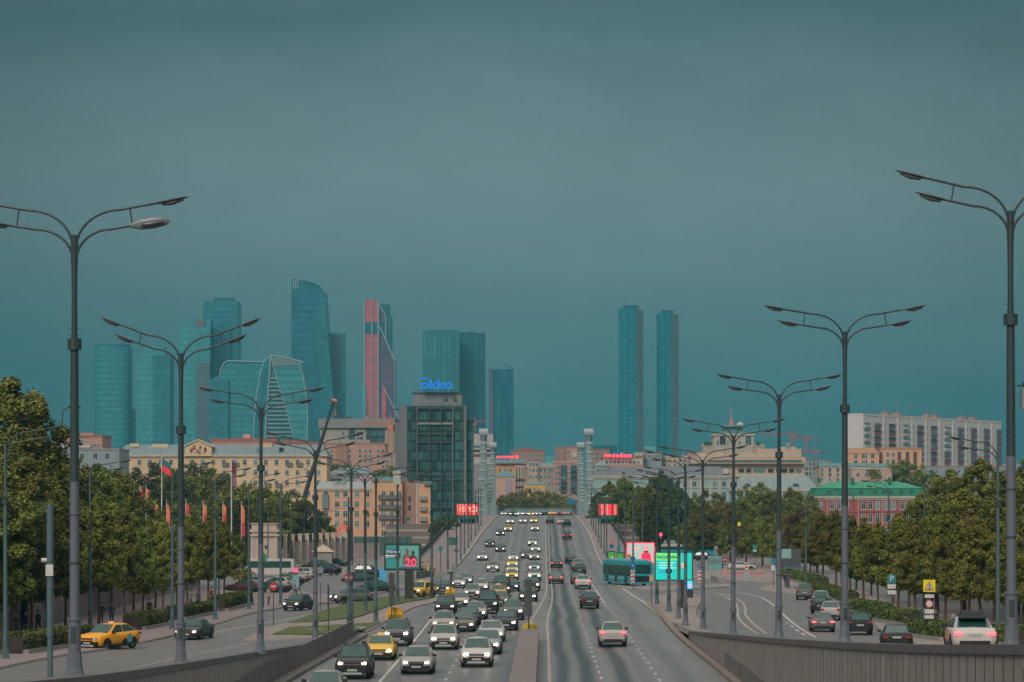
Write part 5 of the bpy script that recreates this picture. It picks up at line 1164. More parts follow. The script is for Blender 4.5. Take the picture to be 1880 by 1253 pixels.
for i, (x0, x1, e, rg, Yb, lab) in enumerate([(602, 690, 870, 857, 940, 'low house with broad pale blue hipped roof'), (583, 622, 880, 866, 900, 'low house with grey roof beside the yellow house'), (652, 690, 884, 872, 880, 'small house with pinkish gable among the low roofs'), (672, 728, 884, 874, 890, 'low turquoise-roofed house before the glass office')]):
    t, r, hw, top = bld(lab, x0, x1, e, Yb, 14, GRB if i != 2 else PK, roofm=[ROOFB, GRY, M('roof_rose', (.34, .22, .24), .7), RFT][i], roof=('hip', rg, .55), name='house'); windows(t, r, Yb, lin(x0+8, x1-8, 4), [e+6], 1.0, 1.3, 0)
# orange apartment house
Y = 800.0
t, r, hw, top = bld('orange five-storey apartment house with zinc roof behind the billboard', 583, 683, 899, Y, 14, OR, roofm=M('roof_white_metal', (.30, .32, .32), .5, var=.15, scale=.4), roof=('flat', 884, .02), cornice=TRIMW)
windows(t, r, Y, [598, 619, 634, 655, 674], [907, 926, 944, 962], 1.5, 2.0, 1); addbox(t, r, Y, 592, 603, 908, 934, 'bay_window', WG2, -1.0, .02); 
for px in (612, 625): addbox(t, r, Y, px, px+8, 883, 893, 'dormer', GRB, 2, 5)
t, r, hw, top = bld('taller orange wing with balconies behind the traffic pole', 683, 738, 886, 795, 14, OR, roofm=BRK, parapet=.5)
windows(t, r, 795, [704, 719, 733], [907, 926, 944, 962, 979], 1.4, 1.9, 1)
for py in (915, 933, 952): balcony(t, r, 795, 715, py, 6.5, WFD, .9, 1.2)
t, r, hw, top = bld('shaded corner wing of the orange house facing the bridge', 738, 768, 886, 798, 14, M('render_orange_shaded', (.34, .21, .17), .8, var=.2, scale=.3), roofm=BRK, parapet=.5)  # orange render darkened: shade of the angled face put into its colour
windows(t, r, 798, [752], [917, 933, 951], .7, 1.6, 2); windows(t, r, 798, [749], [953.5, 971.5], 1.6, 1.7, 1)
t, r, hw, top = bld('narrow orange wing with stacked grey balconies next to the glass office', 766, 790, 888, 792, 12, OR, roofm=ROOFB, parapet=.5)
for py in (918, 937, 956): balcony(t, r, 792, 777, py, 2.0, GRY, 1.0, 1.2)
addbox(t, r, 792, 764.5, 767, 888, 985, 'drain_pipe', WF, -.5, -.2)
addbox(t, r, 792, 778, 792, 884, 891, 'roof_edge', ROOFB, -1, 4)
# hoarding and construction yard walls
t = thing('hoarding', 'dark green site hoarding in front of the orange apartment house', 'hoarding', ((640-CX)*.12, 600, GROUND)); 
MB().box(-3.5, 14, 0, .3, 0, 4.2).build('panels', panelled('hoard_green', (.06, .12, .11), (.02, .04, .04), 1.6, 0), t)
t = thing('low_wall', 'long grey-brown wall across the back of the left car park', 'wall', ((590-CX)*.112, 560, GROUND)); MB().box(-5.5, 12, 0, .4, 0, 3.0).box(-5.6, 12.1, -.1, .5, 3.0, 3.2).build('masonry', M('wall_taupe', (.24, .20, .19), .85, var=.25, scale=.5), t)
t = thing('kiosk', 'small kiosk with cream pyramid roof behind the car park', 'kiosk', W(592, 1035, 470)); t.location.z = GROUND
MB().box(-1.6, 1.6, 0, 2.6, 0, 2.6).build('walls', GRY, t); MB().add([(-2, -.3, 2.6), (2, -.3, 2.6), (2, 2.9, 2.6), (-2, 2.9, 2.6), (0, 1.3, 3.9)], [(0, 1, 4), (1, 2, 4), (2, 3, 4), (3, 0, 4), (3, 2, 1, 0)]).build('roof', BEI, t)
# glass office with blue sign
Y = 900.0; GL1 = facade('office_glass', (.03, .10, .095), (.02, .035, .035), 3.3, 1.6, .22, .12, 1.2, .3)
root = W(794.5, 745, Y); top = root.z-GROUND; root.z = GROUND; t = thing('office_building', 'dark glass office tower carrying the blue rooftop sign', 'office building', root); r = root
def ob(px0, px1, y0, y1, nm, mat, fr, bk): return addbox(t, r, Y, px0, px1, y0, y1, nm, mat, fr, bk)
STG = panelled('office_stone', (.16, .17, .175), (.09, .1, .1), 1.0, 0, (2, 1.0)); FRD = M('office_frame', (.05, .06, .065), .5)
ob(732.5, 856.5, 745, 995, 'wall', FRD, 1.2, 24)
ob(732.5, 748, 745, 995, 'stone_pier', STG, -.5, 1.2); ob(851, 856.5, 745, 995, 'stone_pier', STG, -.5, 1.2)
for a_, b_ in ((749, 763.5), (834, 850)): ob(a_, b_, 747, 995, 'glass_shaft', GL1, -.9, 1.2)
ob(768, 831, 749, 995, 'glass_front', GL1, .3, 1.2)
for a_ in (765, 787.5, 809, 830.5): ob(a_, a_+2, 747, 995, 'mullion', STG if a_ in (765, 830.5) else FRD, -.8, .9)
for y_, h_ in ((749, 2), (776, 4), (796, 2.5), (811, 2.5), (871, 2.5), (931, 2.5)): ob(765, 832, y_, y_+h_, 'beam', GRY if h_ > 3 else FRD, -.6, 1)
ob(757.6, 847, 722, 745, 'penthouse', M('penthouse_panel', (.20, .225, .22), .6, var=.2, scale=.4), 3, 20); ob(756, 848.5, 720, 722.5, 'penthouse_roof', FRD, 2.6, 21)
for a_ in (770, 783, 796, 809, 822, 835): ob(a_, a_+7, 738, 744.8, 'penthouse_window', WG2, 2.8, 3.1)
for a_ in (818, 835):
    p = W(a_, 733.5, Y)-r; MB().disc((p.x, 2.9, p.z), .65, 'y', .2).build('round_vent', DKG, t)
ob(857, 867, 773, 995, 'side_wing', GL1, 2, 20); ob(725, 732, 773, 995, 'side_wing', STG, 2, 20); ob(856.5, 868, 770, 773, 'wing_roof', FRD, 1.6, 21); ob(724, 732.4, 770, 773, 'wing_roof', FRD, 1.6, 21)
for a_ in (724.5, 865): p = W(a_, 751.6, Y)-r; MB().disc((p.x, 2, p.z), 1.45, 'z', .25).build('roof_canopy', DKG, t)
BLUE = M('sign_blue', (.0, .15, .55), .4, emit=.75, var=.05)
p = W(801.5, 706.5, Y-.5); s = thing('rooftop_sign', 'glowing blue four-letter rooftop sign with a bar over its first letter', 'sign', p)
me = text_mesh('okko', 4.7, BLUE, .3, .12); o = obj('letters', me, s, (0, 0, 0)); xs = [v.co.x for v in me.vertices]; zs_ = [v.co.z for v in me.vertices]
o.scale = (10.6/(max(xs)-min(xs)), 1, 3.2/(max(zs_)-min(zs_))); MB().box(-5.2, -3.1, -.3, .3, 1.85, 2.35).build('macron_bar', BLUE, s)
MB().box(-6.5, 6.5, .2, .35, -2.05, -1.9).box(-5, -4.9, .2, .35, -2.5, -1.9).box(4.9, 5, .2, .35, -2.5, -1.9).build('sign_frame', FRD, s)
# pale slab between office and bridge tower
t, r, hw, top = bld('pale building with dark window strips squeezed beside the left bridge tower', 866, 905, 797, 1150, 16, M('wall_pale', (.42, .41, .38), .8, var=.15, scale=.3), name='office_building')
for y_ in (818, 826): addbox(t, r, 1150, 866.5, 904, y_, y_+4, 'window_strip', WG, -.2, .1)
addbox(t, r, 1150, 867, 904, 834, 838, 'red_band', MAR, -.4, .1); addbox(t, r, 1150, 870, 900, 852, 990, 'grey_annex', GRY, -2, -.02)
# between the bridge towers
t, r, hw, top = bld('brown brick block with roof hut left of centre between the towers', 938, 1000, 829, 1600, 22, BRK, roofm=RFR, parapet=.8); addbox(t, r, 1600, 954, 978, 822, 828, 'roof_hut', RFR, 3, 10); windows(t, r, 1600, lin(960, 996, 7), [836, 845], 1.4, 1.6, 0)
t, r, hw, top = bld('tall brown brick block right of centre between the towers', 1019, 1041, 823, 1560, 22, BRK, roofm=BRK, parapet=.8); windows(t, r, 1560, [1024, 1036], [830, 839], 1.2, 1.6, 0)
t, r, hw, top = bld('brick block with a white loggia beside the far right bridge tower', 1041, 1062, 822, 1540, 22, PK, roofm=BRK, parapet=.8); addbox(t, r, 1540, 1051, 1059, 830, 840, 'loggia', WHT, -.6, .1); windows(t, r, 1540, [1045], [830, 839], 1.2, 1.6, 0)
t, r, hw, top = bld('orange-brown building with teal attic under the left red sign', 908, 964, 853, 1320, 16, M('render_ochre', (.52, .30, .15), .8, var=.15, scale=.3), roofm=RFT, roof=('flat', 843, .06), cornice=MAR)
windows(t, r, 1320, [918, 928, 938], [864, 876], 1.2, 1.6, 0)
m = addbox(t, r, 1320, 945, 963, 855, 912, 'bay', BEI, -2, -.05)
for y_ in (879, 892, 905): addbox(t, r, 1320, 944.5, 964, y_, y_+2.6, 'balcony', MAR, -3, -1.9)
for a_ in (948, 953, 958): addbox(t, r, 1320, a_, a_+2, 858, 912, 'bay_window', WG, -2.1, -1.98)
t, r, hw, top = bld('pink and cream house with teal roof beside the far left bridge tower', 910, 946, 876, 1260, 12, M('render_pinkcream', (.52, .33, .26), .8, var=.15, scale=.3), roofm=RFT, roof=('hip', 865, .6), name='house'); windows(t, r, 1260, [931, 935], [887, 887.1], .9, 1.3, 0); addbox(t, r, 1260, 928, 940, 880, 925, 'lilac_panel', M('render_lilac', (.34, .28, .34), .8), -.3, -.02)
t, r, hw, top = bld('grey beige corner house with round attic between the bridge towers', 963, 1017, 858, 1400, 16, M('render_taupe', (.34, .27, .22), .8, var=.2, scale=.3), roofm=ROOFB, roof=('flat', 850, .05), cornice=TRIMW)
addbox(t, r, 1400, 971, 988, 848, 960, 'corner_tower', BEI, -2, -.05); windows(t, r, 1400, [974, 979.5, 985], [853, 864, 876, 888], 1.1, 2.0, 0, -2); windows(t, r, 1400, [993, 1001, 1009, 1014], [864, 876, 888, 900], 1.3, 1.9, 0)
t, r, hw, top = bld('reddish brick apartment block with balconies between the bridge towers', 1016, 1064, 849, 1300, 16, M('brick_rose', (.42, .24, .19), .85, var=.2, scale=.3), roofm=TRIMW, parapet=.5)
windows(t, r, 1300, [1021, 1026.5, 1042, 1047, 1058], [859, 869, 879, 889, 899, 909], 1.2, 1.6, 0)
for py in (864, 874, 884, 894, 904): 
    for px in (1034, 1053): balcony(t, r, 1300, px, py, 2.6, DKG if py % 20 else GRB, 1.0, 1.2, True)
t, r, hw, top = bld('small bright yellow house before the grey beige corner house', 962, 1001, 890, 1240, 10, M('render_bright', (.62, .42, .16), .8, var=.12, scale=.3), roofm=ROOFB, roof=('hip', 884, .4), name='house'); windows(t, r, 1240, [966, 974, 981, 990], [899], 1.0, 1.3, 0)
# right of the bridge
t, r, hw, top = bld('brown brick building behind the right bridge tower', 1083, 1118, 827, 1350, 18, BRK, roofm=RFR, parapet=.6); windows(t, r, 1350, lin(1088, 1113, 4), [833, 842], 1.5, 1.6, 0)
t, r, hw, top = bld('low pale building carrying the right red sign', 1108, 1178, 842, 1150, 16, WHT, roofm=RFR, parapet=.8, name='office_building'); windows(t, r, 1150, lin(1114, 1172, 9), [849], 1.3, 1.4, 0); addbox(t, r, 1150, 1107, 1180, 852, 858, 'rust_band', PK, -.6, -.02)
for i, (x0, x1, y_, mt, lab) in enumerate([(1164, 1181, 834, BEI, 'cream stair tower right of the red sign'), (1182, 1215, 832, GRB, 'pale blue roofed block right of the red sign'), (1216, 1262, 840, BEI, 'low cream attic storeys left of the cupola building'), (1262, 1312, 833, PK, 'pinkish attic storeys under the cupola building')]):
    t, r, hw, top = bld(lab, x0, x1, y_, 1180+i*7, 14, mt, roofm=RFR if i % 2 else WHT, parapet=.6); windows(t, r, 1180+i*7, lin(x0+4, x1-4, 3+2*(i > 0)), [y_+6, y_+14], 1.2, 1.5, 0)
Y = 900.0
t, r, hw, top = bld('long turquoise hall with grey hipped roof right of the bridge', 1088, 1347, 877, Y, 22, TQ, roofm=panelled('roof_slate', (.15, .16, .175), (.16, .17, .18), 1.0, 0), roof=('flat', 856, .18), cornice=TRIMW, name='hall', cat='hall')
windows(t, r, Y, [1229, 1243, 1258, 1275, 1312, 1329], [889], 1.5, 2.1, 1); windows(t, r, Y, [1143, 1160, 1176, 1229, 1243, 1258, 1275, 1293, 1312, 1329], [911], 1.7, 2.8, 1)
for a_ in (1142, 1187, 1233): addbox(t, r, Y, a_, a_+5, 866, 870, 'dormer', DKG, 1.5, 4)
addbox(t, r, Y, 1088, 1347, 894, 896, 'string_course', TRIMW, -.3, -.01); addbox(t, r, Y, 1328, 1337, 861, 870, 'roof_niche', WHT, .5, 5)
for a_ in (1222, 1250, 1267, 1285, 1303, 1320, 1338): addbox(t, r, Y, a_, a_+3, 880, 940, 'pilaster', TRIMW, -.25, -.01)
t, r, hw, top = bld('square tower with pale pyramid roof left of the turquoise hall', 1090, 1118, 856, 905, 10, GRB, roofm=ROOFB, roof=('hip', 845, .95), name='tower', cat='tower'); windows(t, r, 905, [1098, 1110], [864], 1.0, 1.4, 0)
t, r, hw, top = bld('pale building with big sloping light roof and round dormers', 1347, 1502, 902, 850, 20, TQ, roofm=panelled('roof_light', (.22, .28, .275), (.28, .33, .33), 1.0, 0), roof=('flat', 874, .2), cornice=TRIMW, name='hall', cat='hall')
for a_ in (1373, 1462): p = W(a_, 894, 850)-r; MB().tube([(p.x, 1.2, p.z), (p.x, 5.0, p.z)], 1.1, 12).build('round_dormer', DKG, t)
windows(t, r, 850, lin(1360, 1490, 9), [912], 1.4, 2.0, 1); addbox(t, r, 850, 1378, 1384, 878, 889, 'chimney', GRB, 6, 8)
Y = 1020.0
t, r, hw, top = bld('stepped beige modernist block with ribbon windows', 1272, 1476, 852, Y, 25, BEI, name='office_building')
addbox(t, r, Y, 1268, 1478, 840, 851.8, 'upper_storey', BEI, -2.5, 24); addbox(t, r, Y, 1390, 1472, 824, 839.8, 'top_storey', BEI, 2, 22); addbox(t, r, Y, 1280, 1392, 831, 839.8, 'top_storey', BEI, 4, 20)
addbox(t, r, Y, 1300, 1470, 845.5, 849, 'window_strip', WG, -2.7, -2.45)
for a_, b_ in ((1356, 1366), (1370, 1379), (1383, 1405), (1410, 1420), (1425, 1445), (1449, 1458), (1461, 1471)): addbox(t, r, Y, a_, b_, 861, 868, 'window', WG, -.2, .05)
addbox(t, r, Y, 1350, 1476, 872, 876, 'canopy', TRIMW, -4, -.02); addbox(t, r, Y, 1446, 1452, 812, 824, 'vent_stack', GRY, 6, 8); addbox(t, r, Y, 1436, 1464, 820, 824, 'roof_hut', WHT, 8, 14)
# cupola building
Y = 1250.0; r0 = W(1347, 798, Y); H_ = r0.z-GROUND; r0.z = GROUND
t = thing('cupola_building', 'cream building with green cupola, round dome and orange spire', 'building', r0); zz = lambda y_: W(0, y_, Y).z-GROUND
MB().box(-9.2, 9.2, 0, 16, 0, zz(800)).box(-14, 14, 1, 15, 0, zz(820)).build('wall', M('render_cream', (.42, .38, .32), .8, var=.15, scale=.3), t)
MB().box(-9.8, 9.8, -.5, 16.5, zz(800), zz(797)).box(-14.3, 14.3, .7, 15.3, zz(820), zz(817)).build('cornice', TRIMW, t)
m = MB(); m.tube([(0, 8, zz(797)), (0, 8, zz(790))], [8.5, 5.0], 20).tube([(0, 8, zz(790)), (0, 8, zz(784))], 4.6, 20).tube([(0, 8, zz(784)), (0, 8, zz(782)), (0, 8, zz(780))], [6.0, 6.2, 5.0], 20); m.build('cupola', RFT, t)
MB().tube([(0, 8, zz(789)), (0, 8, zz(784))], 4.7, 20).build('lantern_glass', WG2, t)
MB().tube([(-.5, 8, zz(780)), (-.5, 8, zz(772)), (-.5, 8, zz(768)), (-.5, 8, zz(745))], [1.0, .9, .35, .1], 8).build('spire', M('spire_orange', (.55, .2, .1), .6), t)
m = MB(); [m.tube([(3.6, 8, zz(781)+1.7*math.sin(a)), (3.6, 8, zz(781)+1.7*math.sin(a+.26))], [1.7*math.cos(a), max(.02, 1.7*math.cos(a+.26))], 14) for a in [k*.26 for k in range(6)]]; m.build('dome', WHT, t)
for px in (1327, 1374): p = W(px, 815, Y)-r0; obj('arched_window', winmesh(2.6, 4.4, 3), t, (p.x, 0, zz(817)))
for px in (1318, 1336, 1347, 1358, 1383): obj('window', winmesh(1.2, 2.2, 0), t, ((px-1347)*Y/F, 0 if abs(px-1347) < 34 else 1, zz(818)))
MB().box(-13.5, -9.9, .4, 1, zz(820)+.6, zz(812)).box(10.5, 12, .4, 1, zz(820)+.6, zz(812)).build('roof_garden', LV['dark'], t)
for i, (x0, x1, y_, Yb, mt, lab) in enumerate([(1477, 1526, 846, 1060, GRB, 'pale blue grey apartment house right of the beige block'), (1505, 1600, 857, 1000, BEI, 'long cream house with dark green roof'), (1598, 1642, 858, 1005, BEI, 'end wing of the long cream house')]):
    t, r, hw, top = bld(lab, x0, x1, y_, Yb, 16, mt, roofm=RFT, roof=('flat', y_-7, .05) if i else None, parapet=0 if i else .6); windows(t, r, Yb, lin(x0+4, x1-4, 7), [y_+6, y_+15, y_+24], 1.2, 1.7, 0)
t, r, hw, top = bld('plain pink-cream warehouse above the green roof', 1564, 1638, 862, 880, 16, M('render_rosecream', (.50, .36, .29), .8, var=.12, scale=.3), roofm=TRIMW, parapet=.5, name='warehouse')
windows(t, r, 880, [1575, 1590], [872], 1.2, 1.4, 0)
t, r, hw, top = bld('orange stepped apartment block before the white tower block', 1556, 1614, 833, 1200, 18, OR, roofm=M('roof_orange', (.42, .22, .12), .8), roof=('flat', 822, .25)); windows(t, r, 1200, [1571, 1585, 1589, 1602], [838, 850], 1.6, 2.2, 0)
t, r, hw, top = bld('orange block with dark bays right of the stepped orange block', 1616, 1692, 826, 1210, 18, OR, roofm=M('roof_orange', (.42, .22, .12), .8), parapet=1.0); windows(t, r, 1210, [1630, 1640], [835, 848], 1.6, 2.2, 0)
for a_ in (1614, 1648, 1663, 1677): addbox(t, r, 1210, a_, a_+6, 830, 870, 'dark_bay', M('bay_brown', (.12, .06, .05), .7), -.4, -.01)
t, r, hw, top = bld('pink stepped block at the left end of the white tower block', 1573, 1590, 786, 1640, 16, OR, roofm=OR, parapet=.6)
addbox(t, r, 1640, 1566, 1576, 806, 960, 'lower_step', OR, -3, 12)
for y_ in (790, 800, 810): addbox(t, r, 1640, 1574, 1586, y_, y_+3, 'balcony', TRIMW, -.8, -.01)
# long white slab block seen at an angle
x0, Y0, x1, Y1 = (1585-CX)*1600/F, 1600.0, (1838-CX)*1740/F, 1740.0; Ls = math.hypot(x1-x0, Y1-Y0); an = math.atan2(Y1-Y0, x1-x0); HS = W(0, 763, 1600).z-GROUND
t = thing('tower_block', 'long white sixteen-storey slab block with balcony columns on the right skyline', 'tower block', (x0, Y0, GROUND), an)
WH2 = M('slab_white', (.62, .58, .55), .8, var=.1, scale=.3); MB().box(0, Ls, 0, 13, 0, HS).build('wall', WH2, t); MB().box(-.2, Ls+.2, -.2, 13.2, HS, HS+1.2).build('parapet', M('parapet_pale', (.6, .55, .5), .8), t)
for k, f in enumerate((.2, .28, .49, .55, .75, .83)): MB().box(Ls*f, Ls*f+4, 4, 8, HS+1.2, HS+3.2).tube([(Ls*f+2, 6, HS+3), (Ls*f+2, 6, HS+8)], .12, 4).build('roof_hut', BRK, t)
ncol = 11; rest = MB(); nb = 0; bm_w = MB().box(0, 6.4, -1.0, 0, 0, 1.45, 0).box(.1, 6.3, -.4, 0, 1.45, 2.9, 1).mesh('balcony', [MAR, WG]); bm_w2 = MB().box(0, 6.4, -1.0, 0, 0, 1.45, 0).box(.1, 6.3, -.4, 0, 1.45, 2.9, 1).mesh('balcony', [WHT, WG2])
wm = winmesh(1.5, 1.7, 2); wrest = MB(); nw = 0; fl = 16; fh = (HS-4)/fl
for c in range(ncol):
    xx = 1.0 if c == 0 else 13+(c-1)*(Ls-19.5)/(ncol-2)
    for f in range(fl-1, -1, -1):
        z_ = 1+f*fh; p = Vector((xx, 0, z_)); me = bm_w if (c*5+f*3) % 3 else bm_w2; nb += 1
        if nb <= 100: obj('balcony', me, t, p)
        else: rest.add([Vector(v.co)+p for v in me.vertices], [tuple(q.vertices) for q in me.polygons]); rest.m[-len(me.polygons):] = [q.material_index for q in me.polygons]
        if c and c < ncol-1:
            for dx in (8.0, 12.2):
                q_ = Vector((xx+dx, 0, z_+.9)); nw += 1
                if nw <= 100: obj('window', wm, t, q_)
                else: wrest.add([Vector(v.co)+q_ for v in wm.vertices], [tuple(q.vertices) for q in wm.polygons])
rest.build('balcony', [MAR, WG], t, kind='stuff'); wrest.build('window', [WG], t, kind='stuff')
for c in range(1, ncol-1): xx = 13+(c-1)*(Ls-19.5)/(ncol-2); MB().box(xx+10.2, xx+11.6, -.5, 0, 0, HS).build('rib', WH2, t)
t, r, hw, top = bld('low grey wall-like block at the foot of the white tower block', 1690, 1850, 858, 1300, 10, GRB, roofm=BRK, parapet=.6); windows(t, r, 1300, lin(1700, 1840, 8), [866], 1.5, 1.5, 0)
# red brick with green mansard
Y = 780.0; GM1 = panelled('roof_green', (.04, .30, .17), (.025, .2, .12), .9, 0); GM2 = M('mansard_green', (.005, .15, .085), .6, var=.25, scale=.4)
t, r, hw, top = bld('red brick building with bright green mansard roof at the right', 1495, 1700, 915, Y, 20, REDB, cornice=TRIMW)
e = W(0, 897, Y).z-GROUND; g_ = W(0, 884, Y).z-GROUND
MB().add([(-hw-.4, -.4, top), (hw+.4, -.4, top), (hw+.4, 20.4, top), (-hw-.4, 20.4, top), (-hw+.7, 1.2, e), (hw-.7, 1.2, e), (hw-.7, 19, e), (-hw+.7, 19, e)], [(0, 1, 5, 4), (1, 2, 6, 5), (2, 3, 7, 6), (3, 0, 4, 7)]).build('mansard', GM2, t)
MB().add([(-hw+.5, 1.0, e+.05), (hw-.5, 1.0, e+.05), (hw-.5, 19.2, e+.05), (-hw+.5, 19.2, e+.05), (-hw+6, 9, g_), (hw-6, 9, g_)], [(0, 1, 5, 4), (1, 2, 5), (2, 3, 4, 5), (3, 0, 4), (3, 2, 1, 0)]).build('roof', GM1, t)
wc = [1506, 1528, 1540, 1554, 1585, 1598, 1611, 1627, 1640, 1656, 1668, 1682]
windows(t, r, Y, wc, [928, 952, 976], 1.35, 2.6, 1)
for a_ in (1520, 1546, 1578, 1604, 1620, 1634, 1652, 1670): addbox(t, r, Y, a_, a_+5.5, 901, 909, 'dormer', M('dormer_dark', (.03, .09, .07), .6), .0, 2)
for a_ in (1567, 1636, 1505): addbox(t, r, Y, a_, a_+5, 877, 887, 'chimney', GM2, 5, 7)
for a_ in (1518, 1575, 1619): addbox(t, r, Y, a_, a_+1, 916, 1000, 'drain_pipe', WF, -.35, -.1)
addbox(t, r, Y, 1495, 1700, 940, 942, 'string_course', M('brick_dark', (.24, .06, .06), .8), -.2, -.01)
# left: colonnade wall, pavilion and pillared fence
CRM = M('stone_cream', (.46, .37, .31), .8, var=.2, scale=.6); PUR = M('plinth_purple', (.20, .15, .16), .8, var=.25, scale=.6); DRK = M('opening_dark', (.03, .04, .042), .5)
p0 = Vector((-37.0, 150, 0)); p1 = Vector((-44.0, 345, 0)); n = 44
t = thing('colonnade_wall', 'long low facade with pilasters and dark openings behind the left trees', 'wall', (p0.x, p0.y, gz(p0.x, p0.y)), math.atan2(p1.x-p0.x, -(p1.y-p0.y))+math.pi)
Ln = (p1-p0).length
MB().box(-3, 0, 0, Ln, -1.5, 6.2).build('wall', CRM, t); MB().box(0, .35, 0, Ln, -1.5, 1.3).build('plinth', PUR, t); MB().box(-.1, .5, 0, Ln, 6.2, 6.8).build('cornice', CRM, t)
me = MB().box(.02, .1, -1.35, 1.35, 1.35, 5.4).mesh('opening', [DRK]); mp_ = MB().box(0, .4, -.35, .35, 1.3, 6.2).mesh('pilaster', [CRM])
for k in range(n): obj('opening', me, t, (0, 2.2+k*Ln/n, 0)); obj('pilaster', mp_, t, (0, k*Ln/n+.01, 0))
g = onG(489, 1044); t = thing('pavilion', 'cream classical gate pavilion with cornice behind the parked cars', 'pavilion', (g.x, g.y, GROUND))
MB().box(-2.6, 1.8, 0, 5, 0, 6.1).build('walls', CRM, t); MB().box(-3.0, 2.2, -.4, 5.4, 5.4, 5.7).box(-2.9, 2.1, -.3, 5.3, 6.1, 6.6).box(-2.5, 1.7, .1, 4.9, 6.6, 7.4).box(-2.7, 1.9, -.1, 5.1, 7.4, 7.6).build('cornice', CRM, t)
MB().box(-2.65, -2.1, -.12, 0, 0, 5.4).box(1.3, 1.85, -.12, 0, 0, 5.4).build('pilaster', CRM, t); MB().box(-.25, .25, -.1, .0, 3.3, 3.9).build('wall_lantern', DRK, t); MB().box(-2.7, 1.9, -.15, 5, 0, .9).build('plinth', PUR, t)
t = thing('pillar_fence', 'row of pale stone pillars with dark railings right of the pavilion', 'fence', (g.x+2.6, g.y+4, GROUND))
me = MB().box(-.32, .32, -.3, .3, 0, 5.4).box(-.4, .4, -.38, .38, 5.4, 5.7).mesh('pillar', [CRM]); mr = MB()
for k in range(11): obj('pillar', me, t, (k*.62+.2+k*.05, k*6.5, 0))
for k in range(10):
    a = Vector((k*.67+.2, k*6.5, 0)); b = Vector(((k+1)*.67+.2, (k+1)*6.5, 0)); m = MB()
    for q in range(9): c = a.lerp(b, (q+.5)/9); m.box(c.x-.04, c.x+.04, c.y-.04, c.y+.04, .5, 4.6)
    m.tube([(a.x, a.y, .5), (b.x, b.y, .5)], .05, 4).tube([(a.x, a.y, 4.4), (b.x, b.y, 4.4)], .05, 4); m.build('railing', DRK, t)
# stairs and walls beside the bridge ramps
for s, x0_, x1_, lab in ((-1, -38, -24, 'broad stone stairway beside the left bridge ramp'), (1, 17, 24, 'stone stairway with pale side wall beside the right bridge ramp')):
    t = thing('stairway', lab, 'stairs', ((x0_+x1_)/2, 640, GROUND)); hw_ = (x1_-x0_)/2; m = MB()
    for k in range(16): m.box(-hw_, hw_, k*.9, 16, k*.42, k*.42+.42, 0 if k % 4 else 1)
    m.build('steps', [M('stair_stone', (.17, .14, .13), .85, var=.25), KERB], t)
    MB().prism([(0, 0), (.01, 0), (.01, .01)], 0, .01).box(hw_, hw_+.7, -2, 17, 0, 7.4).build('side_wall', BEI, t)
# ---------------------------------------------------------------- skyline towers
def tower(label, Y, polys, name='skyscraper', dep=38, edge=None, cat='skyscraper'):
    """polys: list of (outline in photo pixels, material, front offset, depth, part name)"""
    xs = [p[0] for q in polys for p in q[0]]; c = (min(xs)+max(xs))/2
    root = W(c, 0, Y); root.z = GROUND; t = thing(name, label, cat, root)
    for q in polys:
        pts, mat, fr, dp, nm = q
        P = [(W(x, y, Y).x-root.x, max(0, W(x, y, Y).z-GROUND)) for x, y in pts]
        MB().prism(P, fr, fr+dp).build(nm, mat, t)
    if edge:
        for pts, rr, mat, nm in edge:
            MB().tube([(W(x, y, Y).x-root.x, -1.5, W(x, y, Y).z-GROUND) for x, y in pts], rr, 6).build(nm, mat, t)
    return t, root
def R4(x0, x1, y0): return [(x0, 952), (x1, 952), (x1, y0), (x0, y0)]
def rcol(x0, x1, y0, n=10):
    return None
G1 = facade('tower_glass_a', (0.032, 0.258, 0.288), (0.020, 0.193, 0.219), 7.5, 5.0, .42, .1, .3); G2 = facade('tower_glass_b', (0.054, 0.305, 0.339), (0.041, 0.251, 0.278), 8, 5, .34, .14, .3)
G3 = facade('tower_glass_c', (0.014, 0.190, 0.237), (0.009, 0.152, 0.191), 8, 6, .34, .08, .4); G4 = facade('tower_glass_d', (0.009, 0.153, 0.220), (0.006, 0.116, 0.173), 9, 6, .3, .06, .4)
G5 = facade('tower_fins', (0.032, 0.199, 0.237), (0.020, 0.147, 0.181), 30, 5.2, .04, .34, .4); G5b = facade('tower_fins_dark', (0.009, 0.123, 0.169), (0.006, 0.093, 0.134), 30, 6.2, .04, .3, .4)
RD = facade('tower_red', (0.589, 0.104, 0.123), (0.477, 0.083, 0.103), 9, 40, .16, .03, .25); RDD = facade('tower_plum', (0.154, 0.076, 0.169), (0.125, 0.062, 0.139), 9, 40, .2, .03, .3)
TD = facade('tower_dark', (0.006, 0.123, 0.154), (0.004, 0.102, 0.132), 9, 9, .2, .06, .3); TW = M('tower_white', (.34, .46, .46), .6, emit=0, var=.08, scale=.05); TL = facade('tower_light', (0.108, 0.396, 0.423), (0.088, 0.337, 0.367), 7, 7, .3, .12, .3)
YT = 3600.0
def bar(Y, x0, x1, y0): return [(x0, 952), (x1, 952), (x1, y0), (x0, y0)]
